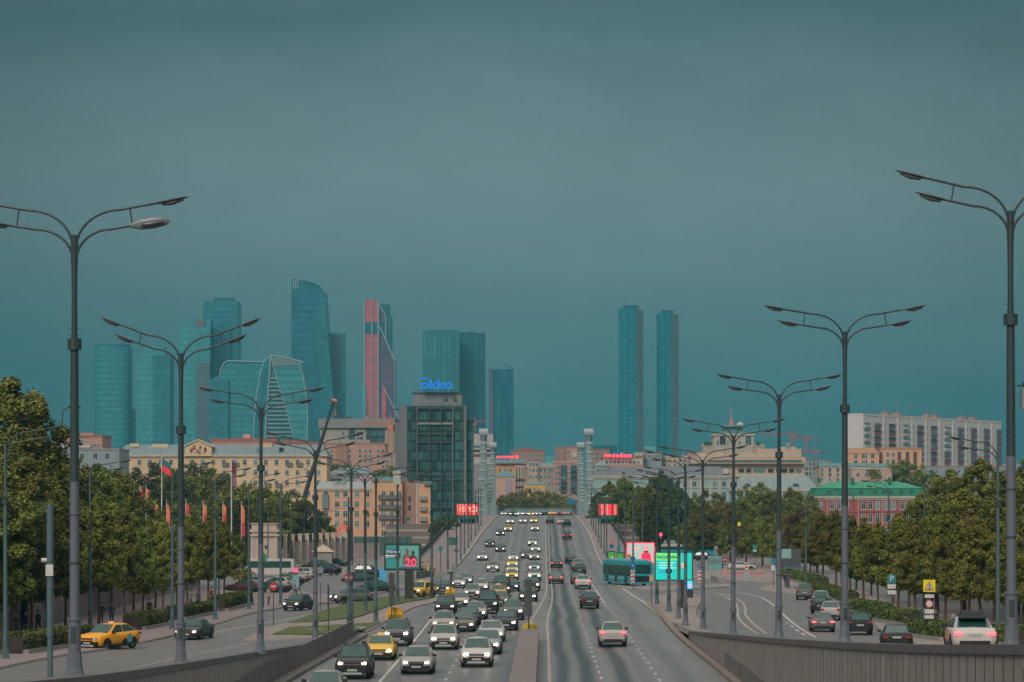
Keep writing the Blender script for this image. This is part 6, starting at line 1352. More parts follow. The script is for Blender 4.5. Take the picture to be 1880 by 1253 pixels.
# rounded cylinder-ended tower
def oval_tower(label, Y, x0, x1, ytop, mat, capy):
    root = W((x0+x1)/2, 0, Y); root.z = GROUND; t = thing('skyscraper', label, 'skyscraper', root); hw = (x1-x0)/2*Y/F; H = W(0, ytop, Y).z-GROUND
    n = 28; P = [(hw*math.copysign(abs(math.cos(a))**.55, math.cos(a)), 22+22*math.copysign(abs(math.sin(a))**.55, math.sin(a))) for a in [2*math.pi*k/n for k in range(n)]]
    MB().slab(P, 0, H).build('curtain_wall', mat, t); MB().slab([(x*.93, 22+(y-22)*.9) for x, y in P], H, W(0, capy, Y).z-GROUND).build('crown', G4, t)
oval_tower('rounded glass tower farthest left on the skyline', YT, 170, 237, 637, G1, 632)
tower('slim grey block between the rounded tower and the twin-stepped tower', YT, [(bar(YT, 237, 248, 750), TL, 30, 30, 'curtain_wall')])
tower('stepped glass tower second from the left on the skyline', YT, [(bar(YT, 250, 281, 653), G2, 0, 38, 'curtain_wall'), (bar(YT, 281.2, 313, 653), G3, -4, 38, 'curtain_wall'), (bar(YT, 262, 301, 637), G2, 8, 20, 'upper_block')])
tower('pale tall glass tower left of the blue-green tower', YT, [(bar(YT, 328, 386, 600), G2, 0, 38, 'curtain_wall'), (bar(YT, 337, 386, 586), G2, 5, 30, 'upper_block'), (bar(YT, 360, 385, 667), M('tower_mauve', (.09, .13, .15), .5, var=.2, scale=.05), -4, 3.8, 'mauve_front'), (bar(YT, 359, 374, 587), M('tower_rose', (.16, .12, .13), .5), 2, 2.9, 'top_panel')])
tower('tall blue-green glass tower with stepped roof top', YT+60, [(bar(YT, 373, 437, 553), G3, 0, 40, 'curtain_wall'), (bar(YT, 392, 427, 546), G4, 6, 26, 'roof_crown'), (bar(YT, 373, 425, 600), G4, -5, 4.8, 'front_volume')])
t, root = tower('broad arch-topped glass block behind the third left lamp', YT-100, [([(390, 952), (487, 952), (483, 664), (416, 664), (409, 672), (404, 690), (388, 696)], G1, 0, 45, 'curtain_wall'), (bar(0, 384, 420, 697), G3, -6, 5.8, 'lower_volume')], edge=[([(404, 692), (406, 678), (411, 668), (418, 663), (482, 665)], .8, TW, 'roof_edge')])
tower('low glass block between the arch-topped block and the tall sail tower', YT-60, [([(420, 952), (470, 952), (470, 690), (432, 686)], G4, 0, 30, 'curtain_wall')])
# twisted tower
EV = YT-300
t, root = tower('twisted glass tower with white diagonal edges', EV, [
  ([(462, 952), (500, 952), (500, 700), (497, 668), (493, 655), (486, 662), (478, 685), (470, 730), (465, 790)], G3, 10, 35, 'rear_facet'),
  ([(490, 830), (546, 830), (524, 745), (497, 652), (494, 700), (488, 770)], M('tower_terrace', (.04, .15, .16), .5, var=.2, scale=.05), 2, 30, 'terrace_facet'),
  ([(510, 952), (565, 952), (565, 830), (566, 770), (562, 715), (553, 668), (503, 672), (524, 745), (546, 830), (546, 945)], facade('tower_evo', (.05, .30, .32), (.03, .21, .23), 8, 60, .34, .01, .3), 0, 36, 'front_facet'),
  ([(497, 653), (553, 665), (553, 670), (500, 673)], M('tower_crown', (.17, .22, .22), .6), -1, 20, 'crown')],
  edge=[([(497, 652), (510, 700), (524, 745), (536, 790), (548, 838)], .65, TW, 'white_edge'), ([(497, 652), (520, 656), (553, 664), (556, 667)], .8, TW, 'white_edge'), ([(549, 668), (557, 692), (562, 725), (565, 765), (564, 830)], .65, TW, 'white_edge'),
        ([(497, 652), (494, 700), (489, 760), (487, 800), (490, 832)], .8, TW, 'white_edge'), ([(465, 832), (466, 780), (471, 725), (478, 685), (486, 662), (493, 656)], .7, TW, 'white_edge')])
m = MB()
for k in range(18):
    y = 695+k*7.6; xl = 494-5*min(1, (y-690)/70)+max(0, (y-800)*.06); xr = 497+(y-652)*.278
    a = W(xl, y, EV)-root; b = W(xr, y, EV)-root; m.box(a.x, b.x, -1.2, 2.5, a.z-GROUND+root.z-.5, a.z-GROUND+root.z+.5)
m.build('terraces', TW, t)
# sail tower
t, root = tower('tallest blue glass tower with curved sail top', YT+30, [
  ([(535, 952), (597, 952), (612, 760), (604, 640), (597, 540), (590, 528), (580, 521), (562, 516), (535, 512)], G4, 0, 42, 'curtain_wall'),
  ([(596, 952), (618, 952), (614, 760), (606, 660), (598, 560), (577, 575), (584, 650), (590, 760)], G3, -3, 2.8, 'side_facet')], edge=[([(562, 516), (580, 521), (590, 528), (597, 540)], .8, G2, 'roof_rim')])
for y in (568, 683): a = W(535.5, y, YT+30)-root; b = W(598 if y < 600 else 590, y, YT+30)-root; MB().box(a.x, b.x, -.8, 0, a.z-4, a.z).build('plant_floor', TD, t)
p = W(543, 523, YT+30)-root; m = MB()
for dx in (-3, 0, 3): m.box(p.x+dx-.5, p.x+dx+.5, -.9, 0, p.z-(5 if dx else 7), p.z+(5 if dx else 6))
m.box(p.x-3, p.x+3, -.95, 0, p.z+4, p.z+5).build('roof_logo', TW, t)
tower('glass tower with notched top right of the sail tower', YT+70, [(bar(0, 600, 632, 612), G2, 0, 30, 'curtain_wall'), (bar(0, 603, 628, 618), M('tower_panel', (.07, .11, .12), .5), -3, 2.8, 'top_panel'), (bar(0, 612, 634, 716), G4, -8, 7.8, 'lower_volume')]) 
# red tower
RT = YT-150
tower('red and white stepped tower with slanted shoulders', RT, [
  ([(669, 952), (694, 952), (694, 553), (684, 549.5), (669, 552)], RD, 0, 36, 'red_front'),
  ([(694, 952), (725, 952), (725, 663), (708, 627), (697, 600), (694, 596)], RDD, 2, 34, 'plum_side'),
  ([(697, 600), (708, 627), (708, 580), (697, 560)], RDD, 4, 30, 'upper_shoulder'),
  (bar(0, 665, 672, 710), TL, -3, 2.8, 'glass_annex'),
  ([(702, 952), (709, 952), (709, 716), (702, 708)], RD, -2, 3.8, 'low_red_front'),
  ([(669, 613), (708, 613), (708, 592), (669, 592)], TD, -1, .9, 'dark_band')],
  edge=[([(669, 950), (669, 552)], .9, TW, 'white_rib'), ([(683, 950), (683, 551)], .8, TW, 'white_rib'), ([(694.5, 950), (694.5, 555)], 1.0, TW, 'white_rib'), ([(697, 600), (725, 663)], .9, TW, 'white_rib'), ([(697, 560), (708, 580), (708, 622)], .7, TW, 'white_rib'), ([(704, 710), (734, 772)], .8, TW, 'white_rib'), ([(725, 663), (725, 950)], .5, TW, 'white_rib')])
tower('dark teal tower tucked behind the red tower', YT+150, [(bar(0, 697, 714, 559), TD, 0, 36, 'curtain_wall'), (bar(0, 714, 718, 582), TD, 0, 36, 'step')])
# twin slabs behind the office
t, root = tower('broad ribbed glass slab behind the blue sign', 3000, [(bar(0, 776, 843, 608), G5, 0, 34, 'curtain_wall'), (bar(0, 782, 838, 606), G5, 4, 20, 'crown')])
tower('darker ribbed glass slab joined to the right of the broad slab', 3050, [(bar(0, 843, 890, 612), G5b, 0, 34, 'curtain_wall'), (bar(0, 846, 872, 609.5), G5b, 4, 20, 'crown')])
t, root = tower('shorter glass tower with violet edge strip left of the open sky', 2900, [(bar(0, 898, 942, 678), G5b, 0, 30, 'curtain_wall'), ([(897, 952), (909, 952), (904, 677), (899, 677)], M('tower_violet', (.12, .09, .18), .5), -2, 1.8, 'violet_strip')])
m = MB(); p = W(925, 676, 2900)-root; m.tube([(p.x+5, 10, p.z-2), (p.x+5, 10, p.z+3)], .3, 4).tube([(p.x-4, 10, p.z+4), (p.x+9, 10, p.z+1.5)], .25, 4).build('roof_crane', TD, t)
# twin towers
def prismtower(label, Y, x0, xm, x1, yl, yr, mL, mR, mM=None):
    root = W((x0+x1)/2, 0, Y); root.z = GROUND; t = thing('skyscraper', label, 'skyscraper', root)
    X0, XM, X1 = [(x-(x0+x1)/2)*Y/F for x in (x0, xm, x1)]; H0 = W(0, yl, Y).z-GROUND; H1 = W(0, yr, Y).z-GROUND
    v = [(X0, 4, 0), (XM, -4, 0), (X1, 14, 0), (X1-3, 40, 0), (X0+2, 36, 0)]; h = [H0, H0, H1, H1, H0]; n = 5
    vs = v+[(x, y, h[i]) for i, (x, y, z) in enumerate(v)]
    mb = MB(); mb.add(vs, [(0, 1, 6, 5)], 0); mb.add(vs, [(1, 2, 7, 6)], 1); mb.add(vs, [(2, 3, 8, 7), (3, 4, 9, 8), (4, 0, 5, 9), (5, 6, 7, 8, 9)], 0)
    mb.build('curtain_wall', [mL, mR], t); MB().box(X0+6, XM+3, 8, 26, H0, H0+4).build('roof_plant', TD, t)
    return t
GT = facade('twin_glass', (.005, .21, .27), (.003, .12, .155), 5, 4.4, .2, .22, .35); GT2 = facade('twin_side', (.22, .27, .28), (.13, .19, .20), 5, 6, .25, .2, .4)
prismtower('left and taller of the two slim twin towers right of the bridge', 3200, 1135, 1168, 1182, 566, 570, GT, GT2)
prismtower('right and shorter of the two slim twin towers right of the bridge', 3250, 1205.5, 1232, 1247, 575, 577, GT, GT2)
# far low strip of blocks
for i, (x0, x1, y_, lab) in enumerate([(1090, 1133, 818, 'hazy low block left of the twin towers'), (1183, 1205, 820, 'hazy low block between the twin towers'), (1248, 1290, 834, 'hazy low roofs right of the twin towers'), (1002, 1018, 838, 'hazy low block in the gap between the brick blocks'), (1500, 1570, 852, 'hazy roofs below the right construction cranes'), (1840, 1875, 852, 'hazy block beyond the nearest right lamp post')]):
    tower(lab, 2300+i*15, [(bar(0, x0, x1, y_), [TD, TL, G2, TL, GRB, GRB][i], 0, 25, 'facade')], 'far_building', cat='building')
# construction cranes
CRR = M('crane_red', (.50, .10, .11), .6); CRO = M('crane_orange', (.72, .20, .06), .6)
def lattice(mb, a, b, w, n, r=.09):
    a, b = Vector(a), Vector(b); d = (b-a).normalized(); u = Vector((0, 1, 0)); v = d.cross(u).normalized()
    cs = [u*w/2+v*w/2, u*-w/2+v*w/2, u*-w/2-v*w/2, u*w/2-v*w/2]
    for c in cs: mb.tube([a+c, b+c], r, 4)
    for k in range(n):
        p = a.lerp(b, k/n); q = a.lerp(b, (k+1)/n)
        for i in range(4): mb.tube([p+cs[i], q+cs[(i+1) % 4]], r*.7, 3)
def tcrane(label, Y, pxm, ytop, xj0, xj1, mat, w=1.8, ybase=None):
    root = W(pxm, 0, Y); root.z = GROUND; H = W(0, ytop, Y).z-GROUND; t = thing('tower_crane', label, 'crane', root)
    m = MB(); lattice(m, (0, 0, 0), (0, 0, H), w, int(H/3), .14); m.build('mast', mat, t)
    m = MB(); a = (xj0-pxm)*Y/F; b = (xj1-pxm)*Y/F; lattice(m, (a, 0, H), (b, 0, H+.4), w*.7, int(abs(b-a)/2.5), .12); m.build('jib', mat, t)
    MB().tube([(0, 0, H), (0, 0, H+4)], .2, 4).tube([(0, 0, H+4), (a*.7, 0, H+.6)], .06, 3).tube([(0, 0, H+4), (b*.7, 0, H+.6)], .06, 3).box(-1, 1, -1.1, -.9+1, H-2.5, H-.3).build('cab_and_ties', mat, t)
    MB().box(b*.9-.8 if abs(b) < abs(a) else a*.9-.8, b*.9+.8 if abs(b) < abs(a) else a*.9+.8, -.9, .9, H-1.8, H-.1).build('counterweight', DKG, t)
tcrane('orange tower crane working beside the modern grey block', 1200, 717, 779, 666, 726, CRO, 2.2)
for k, (yy, pxm, yt, a, b) in enumerate([(1900, 1455, 799, 1395, 1470), (2000, 1480, 806, 1450, 1505), (2050, 1497, 829, 1460, 1512), (1950, 872, 775, 865, 895)]):
    tcrane(('red tower crane with long jib right of the cupola', 'small red tower crane second right of the cupola', 'lowest red tower crane above the pale roofs', 'red crane jib peeping out beside the glass office')[k], yy, pxm, yt, a, b, CRR, 1.6)
# mobile crane with dark telescopic boom
p0 = W(549, 0, 700); t = thing('mobile_crane', 'mobile crane with long dark telescopic boom leaning right behind the trees', 'crane', (p0.x, 700, GROUND))
a = W(552, 935, 700)-Vector((p0.x, 700, GROUND)); b = W(612, 738, 700)-Vector((p0.x, 700, GROUND)); 
MB().tube([a, a.lerp(b, .4)], .55, 8).tube([a.lerp(b, .4), a.lerp(b, .75)], .45, 8).tube([a.lerp(b, .75), b], .34, 8).build('boom', M('boom_dark', (.03, .035, .04), .5), t)
MB().tube([b, b+Vector((-.3, 0, .6)), b+Vector((.9, 0, .2))], .35, 6).build('boom_head', CRO, t); MB().tube([b+Vector((.6, 0, 0)), b+Vector((.6, 0, -2.6))], .05, 4).tube([b+Vector((.6, 0, -2.6)), b+Vector((.6, 0, -3.6))], [.3, .15], 6).build('hook', CRO, t)
MB().box(-6, 4, -1.4, 1.4, 1.0, 2.4).box(-6, -4.2, -1.3, 1.3, 2.4, 3.4).box(-1, 3, -1.3, 1.3, 2.4, 4.4).build('carrier', CRO, t)
MB().tube([(1, 0, 4), a], .6, 8).build('boom_foot', CRO, t)
for x in (-4.5, -1.5, 1, 2.8):
    o = obj('wheel', WM, t, (x, -1.3, .6), rad(90)); o.scale = (1.5, 1.8, 1.8)
# orange folding lift
p0 = W(630, 0, 640); t = thing('boom_lift', 'orange folding work platform standing before the orange apartment house', 'boom lift', (p0.x, 640, GROUND)); q = lambda x, y: W(x, y, 640)-Vector((p0.x, 640, GROUND))
MB().tube([q(634, 1000), q(637, 975)], .3, 6).tube([q(637, 982), q(628, 962), q(618, 984)], .32, 6).tube([q(628, 962), q(639, 972)], .3, 6).build('arms', M('lift_orange', (.75, .12, .05), .5, emit=.15), t); MB().box(-1.4, 1.6, -1, 1, .5, 1.5).build('chassis', CRO, t)
for x in (-1, 1.2): obj('wheel', WM, t, (x, -1, .4), rad(90))
# ---------------------------------------------------------------- suspension bridge towers and chains
BR = M('bridge_paint', (.19, .275, .275), .5, var=.15, scale=.5); BRL = M('bridge_pin', (.34, .37, .36), .5, var=.15, scale=.5); BRD = M('bridge_dark', (.10, .14, .145), .6)
for i, (px, Y, yt, lab) in enumerate([(887.5, 840, 789, 'near left riveted tower of the suspension bridge with its chain'), (1081, 840, 789, 'near right riveted tower of the suspension bridge with its chain'), (904.5, 1008, 814, 'far left riveted tower of the suspension bridge with its chain'), (1066, 1008, 814, 'far right riveted tower of the suspension bridge with its chain')]):
    X = (px-CX)*Y/F; zd = EZ-hroad(Y); H = EZ+(CY-yt)*Y/F-zd; sgn = -1 if X < -3 else 1
    t = thing('bridge_tower', lab, 'bridge tower', (X, Y, zd), 0, 'towers of the suspension bridge')
    m = MB(); wb, wt_ = 1.15, .95
    vs = [(-wb*1.35, 0, -1), (wb*1.35, 0, -1), (wb*1.35, 4, -1), (-wb*1.35, 4, -1), (-wb, .3, 5), (wb, .3, 5), (wb, 3.6, 5), (-wb, 3.6, 5), (-wt_, .5, H-3.2), (wt_, .5, H-3.2), (wt_, 3.2, H-3.2), (-wt_, 3.2, H-3.2)]
    m.add(vs, [(0, 1, 5, 4), (1, 2, 6, 5), (2, 3, 7, 6), (3, 0, 4, 7), (4, 5, 9, 8), (5, 6, 10, 9), (6, 7, 11, 10), (7, 4, 8, 11), (8, 9, 10, 11)]); m.build('shaft', BR, t)
    MB().box(-1.0, 1.0, .3, 3.4, H-3.2, H-1.6).build('neck', BRD, t); MB().box(-1.45, 1.45, 0, 3.7, H-1.6, H-1.3).tube([(-1.4, 1.8, H-.75), (1.4, 1.8, H-.75)], 1.1, 14).build('saddle', BRL, t)
    MB().prism([(-sgn*wb*1.3, -1), (-sgn*(wb*1.3+1.6), -1), (-sgn*wb, 5)] if sgn < 0 else [(-sgn*(wb*1.3+1.6), -1), (-sgn*wb*1.3, -1), (-sgn*wb, 5)], .6, 3.2).build('base_bracket', BR, t)
    # chain of eye bars running down towards the near bank
    N = 9 if i < 2 else 14; end = (Y-48) if i < 2 else (Y-80); zend = 1.5 if i < 2 else 5.0
    P = []
    for k in range(N+1):
        f = k/N; P.append(Vector((.25*sgn*-1*0, 1.0-(Y-end)*f-.6, (H-1.4)*(1-f)**(1.15 if i < 2 else 1.5)+zend*f)))
    m = MB(); mp2 = MB()
    for k in range(N):
        for dx in (-.45, -.15, .15, .45): 
            m.add([P[k]+Vector((dx-.05, 0, .4)), P[k]+Vector((dx+.05, 0, .4)), P[k]+Vector((dx+.05, 0, -.4)), P[k]+Vector((dx-.05, 0, -.4)), P[k+1]+Vector((dx-.05, 0, .4)), P[k+1]+Vector((dx+.05, 0, .4)), P[k+1]+Vector((dx+.05, 0, -.4)), P[k+1]+Vector((dx-.05, 0, -.4))], [(0, 1, 5, 4), (1, 2, 6, 5), (2, 3, 7, 6), (3, 0, 4, 7)])
        mp2.tube([P[k+1]+Vector((-.95, 0, 0)), P[k+1]+Vector((.95, 0, 0))], .38, 10)
    m.build('chain', BR, t); mp2.build('chain_pins', BRL, t)
# gantry beam / flyover beyond the bridge
t = thing('flyover', 'long grey green flyover crossing behind the cars at the far end of the bridge', 'bridge', ((985-CX)*1350/F, 1150, EZ-hroad(1150))); q = lambda x, y: W(x, y, 1150)-t.location
a, b = q(914, 943), q(1058, 934); MB().box(a.x, b.x, 0, 9, a.z+.5, a.z+1.5).build('deck', BR, t); MB().box(a.x, b.x, 0, .1, a.z+1.5, a.z+2.3).build('railing', BRD, t); MB().box(a.x+.5, b.x-.5, .5, 8.5, a.z-.1, a.z+.5).build('girder', BRD, t)
for x in (a.x, a.x+.3+9.5, b.x-1): MB().box(x, x+1.0, 2, 6, -4, a.z).build('pier', BRD, t) if x != a.x+.3+9.5 else None
for s, xx in ((-1, -14.6), (1, 10.2)):
    t = thing('bridge_railing', 'dark %s side girder railing of the bridge deck between the towers' % ('left' if s < 0 else 'right'), 'railing', (xx, 850, EZ-hroad(850)))
    m = MB(); m.box(-.15, .15, 0, 150, .2, .35).box(-.15, .15, 0, 150, 2.1, 2.5)
    for k in range(50): m.box(-.1, .1, k*3, k*3+.3, .3, 2.1)
    m.build('girder', BRD, t)
for s, xx, lab in ((-1, DXL+.1, 'dark iron railing along the outer edge of the left bridge sidewalk'), (1, DXR-.25, 'dark iron railing along the outer edge of the right bridge sidewalk')):
    t = thing('railing', lab, 'railing', (xx, 410, zb(410))); m = MB(); yy = rng(412, 800, 8)
    wallstrip(m, lambda Y: 0, yy, .14, lambda Y: zb(Y)-zb(410)+.9, lambda Y: zb(Y)-zb(410)+1.12); wallstrip(m, lambda Y: .02, yy, .08, lambda Y: zb(Y)-zb(410)+.15, lambda Y: zb(Y)-zb(410)+.3)
    for y in rng(412, 800, 2): m.box(0, .14, y, y+.14, zb(y)-zb(410), zb(y)-zb(410)+.95)
    m.v = [(x, y-410, z) for x, y, z in m.v]; m.build('bars', DRK, t)
# ---------------------------------------------------------------- screens, signs, flags
def plate(name, w_, h_, mat, root=None, z=0.0, t=.04, y=0.0, **k): return MB().box(-w_/2, w_/2, y-t/2, y+t/2, z-h_/2, z+h_/2).build(name, mat, root, **k)
def E(n, c, e, r=.5): return M(n, c, r, emit=e, var=.12, scale=1.2)
def boxes(name, lst, mat, root, y):
    m = MB(); [m.box(a, b, y-.01, y+.01, c, d) for a, b, c, d in lst]; return m.build(name, mat, root)
def silhouette(name, cx, z0, h, mat, root, y, seat=False):
    """head and shoulders of an advertising figure, flat print"""
    n = 14; m = MB(); r = h*.16
    m.prism([(cx+r*.8*math.cos(2*math.pi*k/n), z0+h*.84+r*math.sin(2*math.pi*k/n)) for k in range(n)], y-.012, y)
    m.prism([(cx-h*.3, z0), (cx+h*.3, z0), (cx+h*.28, z0+h*.5), (cx+h*.1, z0+h*.68), (cx-h*.1, z0+h*.68), (cx-h*.28, z0+h*.5)], y-.012, y)
    return m.build(name, mat, root)
# left billboard
g = onG(750, 1104); Y = g.y; u = Y/F; t = thing('billboard', 'billboard with two figures and a pink number 20 on a black post at the left', 'billboard', (g.x-.6, Y, g.z)); zc = W(0, 1023, Y).z-g.z; w_, h_ = 66*u, 48*u
plate('frame', w_+.1, h_+.1, BLK, t, zc, .5, .3); plate('poster', w_-.3, h_-.3, E('ad_teal', (.02, .22, .21), .35), t, zc, .04, .02)
MB().box(.2, 1.1, .1, .6, -.2, zc-h_/2).build('post', BLK, t)
boxes('pale_background', [(-.3, w_/2-.25, zc-1.0, zc+h_/2-.25)], E('ad_pale', (.10, .30, .25), .35), t, -.012); boxes('navy_panel', [(-w_/2+.35, -.2, zc-.15, zc+.75)], E('ad_navy', (.02, .05, .07), .2), t, -.02); boxes('blue_strip', [(-.2, w_/2-.3, zc-h_/2+.2, zc-.95)], E('ad_blue', (.01, .14, .18), .35), t, -.02)
AW = E('ad_white', (.55, .58, .6), .5); AP = E('ad_pink', (.75, .05, .12), .8)
obj('slogan', text_mesh('ЭТО МЫ', .34, AW, .01, .01), t, (-.98, -.05, zc+.5)); boxes('small_print', [(-1.75, -.5, zc+.12, zc+.2), (-1.75, -.8, zc-.04, zc+.03)], AW, t, -.045)
silhouette('printed_figure', .45, zc-.75, 1.6, E('ad_skin', (.16, .09, .08), .3), t, -.03); silhouette('printed_figure', 1.05, zc-.85, 1.5, E('ad_dark', (.05, .04, .05), .2), t, -.033)
obj('number', text_mesh('20', 1.15, AP, .01, .04), t, (.85, -.07, zc-.6))
# cyan screen on the paved island
g = onG(1254, 1119); Y = g.y; u = Y/F; t = thing('billboard', 'glowing cyan and green screen on a black post on the paved island', 'billboard', (W(1237, 0, Y).x, Y, g.z)); zc = W(0, 1040, Y).z-g.z; w_, h_ = 70*u, 53*u
plate('frame', w_, h_, BLK, t, zc, .5, .3); CY1 = E('ad_cyan', (.0, .48, .40), .75); plate('screen', w_-.2, h_-.2, CY1, t, zc, .04, .02); MB().box(.65, 1.05, .1, .6, -.2, zc-h_/2).build('post', BLK, t)
boxes('lime_header', [(-w_/2+.1, .43, zc+h_/2-.8, zc+h_/2-.12)], E('ad_lime', (.12, .62, .16), .8), t, -.015); boxes('divider', [(.43, .62, zc-h_/2+.1, zc+h_/2-.1)], BLK, t, -.02)
TXD = E('ad_text_dark', (.01, .16, .16), .3); obj('header', text_mesh('Окружаем!', .42, TXD, .01, .01), t, (-.65, -.05, zc+h_/2-.47))
TXW = E('ad_text_pale', (.45, .62, .66), .8)
for k, (a, b) in enumerate([(-1.4, .1), (-1.4, -.1), (-1.4, .2)]): boxes('text_line', [(a, b, zc+.28-k*.24, zc+.36-k*.24)], TXW, t, -.03)
boxes('blue_text', [(-1.35, -.35, zc-.42, zc-.34), (-1.35, -.5, zc-.6, zc-.52)], E('ad_text_blue', (.02, .22, .5), .7), t, -.03)
MB().prism([(.75, zc-.1), (1.0, zc-.3), (1.25, zc-.2), (1.25, zc+.25), (1.0, zc+.35), (.7, zc+.25)], -.04, -.01).build('coral_shape', E('ad_coral', (.85, .30, .22), .9), t)
g = onG(1266, 1100); t = thing('city_light', 'upright backlit blue poster cabinet behind the cyan screen post', 'poster cabinet', g); plate('cabinet', .75, 2.6, BLK, t, 1.4, .4, .2); plate('poster', .6, 1.5, E('ad_sky', (.05, .50, .85), .9), t, 1.8, .03, -.02); MB().disc((.05, -.05, 1.4), .2, 'y', .02).build('lilac_spot', E('ad_lilac', (.6, .35, .8), .8), t)
# red framed screen behind the bus
Y = 372.0; u = Y/F; gX = W(1176, 0, Y).x; t = thing('billboard', 'screen with glowing red frame and a man in a red jacket behind the bus', 'billboard', (gX, Y, EZ-8.95)); zc = W(0, 1016, Y).z-EZ+8.95; w_, h_ = 52*u, 40*u
ADR = E('ad_red', (1, .02, .08), 1.0); plate('frame', w_, h_, ADR, t, zc, .4, .25); plate('screen', w_-.3, h_-.3, E('ad_palegrey', (.42, .50, .47), .5), t, zc, .04, .02); MB().box(-.25, .25, .1, .5, 0, zc-h_/2).build('post', BLK, t)
silhouette('printed_man', .75, zc-h_/2+.15, 2.3, ADR, t, -.02); n = 12; MB().prism([(.75+.24*math.cos(2*math.pi*k/n), zc-h_/2+2.08+.33*math.sin(2*math.pi*k/n)) for k in range(n)], -.05, -.035).build('printed_face', E('ad_face', (.75, .35, .28), .6), t)
boxes('dark_collar', [(.45, 1.05, zc+.08, zc+.3)], E('ad_collar', (.03, .05, .06), .2), t, -.045); boxes('pink_lines', [(-1.3, -.15, zc+.55, zc+.75), (-1.2, -.4, zc+.15, zc+.22)], E('ad_rose', (.9, .4, .35), .7), t, -.04)
# small green poster boards at the bridge foot
for px, py, hx, lab in ((1125, 1066, .28, 'green lit poster cabinet at the foot of the right bridge sidewalk'), (1142, 1070, .12, 'low dark green shelter roof beside the green poster cabinet')):
    g = onG(px, py-4, 300); t = thing('poster_cabinet', lab, 'poster cabinet', (g.x, g.y+8, g.z)); ww = 14*g.y/F
    plate('cabinet', ww, 2.9, M('cab_green', (.02, .10, .07), .5), t, 2.2, .3, .2); plate('poster', ww-.2, 1.9, E('ad_green', (.05, hx, .04), .5), t, 2.5, .03, 0)
    if hx > .2: MB().disc((.1, -.03, 2.6), .22, 'y', .02).build('orange_figure', E('ad_orange', (.7, .3, .1), .6), t)
# curved red screens at the bridge heads
PAV = M('pavilion_green', (.04, .13, .11), .5, var=.2)
for (px0, px1, lab, txt, Y) in ((838, 878, 'curved red screen with the number 15 on the left green entrance pavilion', '15 КЗ', 640), (1098, 1134, 'curved red striped screen on the right green entrance pavilion', '', 640)):
    c = W((px0+px1)/2, 0, Y); zd = zb(Y); R_ = (px1-px0)*Y/F/2; t = thing('entrance_pavilion', lab, 'pavilion', (c.x, Y+3, zd)); z0 = W(0, 946, Y).z-zd; z1 = W(0, 926, Y).z-zd
    def arc(r, k, n=16): a = math.pi*(1+k/n); return (r*math.cos(a), r*.8*math.sin(a))
    for nm, r_, a0, a1, mt in (('canopy_ring', R_*1.02, max(.5, z0-1.0), z0, PAV), ('upper_ring', R_*1.0, z1, z1+.35, PAV)):
        P = [arc(r_, k) for k in range(17)]; MB().slab(P, a0, a1).build(nm, mt, t)
    n = 16; cols_ = [E('led_red', (.9, .045, .06), .7), E('led_orange', (.9, .22, .07), .7), E('led_rose', (.9, .27, .25), .7), E('led_dark', (.25, .03, .06), .4)]
    pat = [2, 1, 0, 0, 1, 0, 2, 0, 3, 0, 0, 1, 3, 0, 0, 2] if txt else [3, 2, 3, 0, 2, 0, 3, 2, 0, 0, 3, 0, 2, 0, 1, 3]
    m = MB()
    for k in range(n):
        a, b = arc(R_*.99, k), arc(R_*.99, k+1); m.add([(a[0], a[1], z0), (b[0], b[1], z0), (b[0], b[1], z1), (a[0], a[1], z1)], [(0, 1, 2, 3)], pat[k])
        m.add([(a[0], a[1]+.15, z0), (b[0], b[1]+.15, z0), (b[0], b[1]+.15, z1), (a[0], a[1]+.15, z1)], [(3, 2, 1, 0)], 3)
    m.build('curved_screen', cols_, t)
    if txt: obj('screen_text', text_mesh(txt, 1.75, E('led_pale', (.9, .5, .42), .8), .02, .04), t, (.1, -R_*.8-.12, (z0+z1)/2))
    m = MB()
    for k in range(0, 17, 2): a = arc(R_*.95, k); m.tube([(a[0], a[1], 0), (a[0], a[1], max(.6, z0-.9))], .12, 6)
    m.build('columns', PAV, t); MB().slab([arc(R_*.7, k) for k in range(17)], 0, max(.5, z0-1.0)).build('dark_core', DRK, t)
# red lettering on the roofs
RS = E('sign_red', (1, .06, .12), 1.5)
def roofsign(px0, px1, y0, y1, Y, txt, label, ball=False):
    c = W((px0+px1)/2, (y0+y1)/2, Y); s = thing('rooftop_sign', label, 'sign', c); me = text_mesh(txt, 4, RS, .2, .14); xs = [v.co.x for v in me.vertices]; zs = [v.co.z for v in me.vertices]
    ww = (px1-px0)*Y/F; hh = (y1-y0)*Y/F; o = obj('letters', me, s); o.scale = (ww/(max(xs)-min(xs)), 1, hh/(max(zs)-min(zs)))
    MB().box(-ww/2, ww/2, .25, .4, -hh/2-.5, -hh/2-.3).build('rail', BRD, s)
    if ball: MB().disc((ww/2+1.2, 0, 0), hh*.5, 'y', .3).build('round_mark', RS, s)
roofsign(1108, 1160, 832, 842, 1148, 'Альфа-Банк', 'glowing red rooftop letters right of the right bridge towers')
roofsign(911, 944, 836, 843, 1315, 'альфа банк', 'glowing red rooftop letters with a round mark right of the left bridge towers', True)
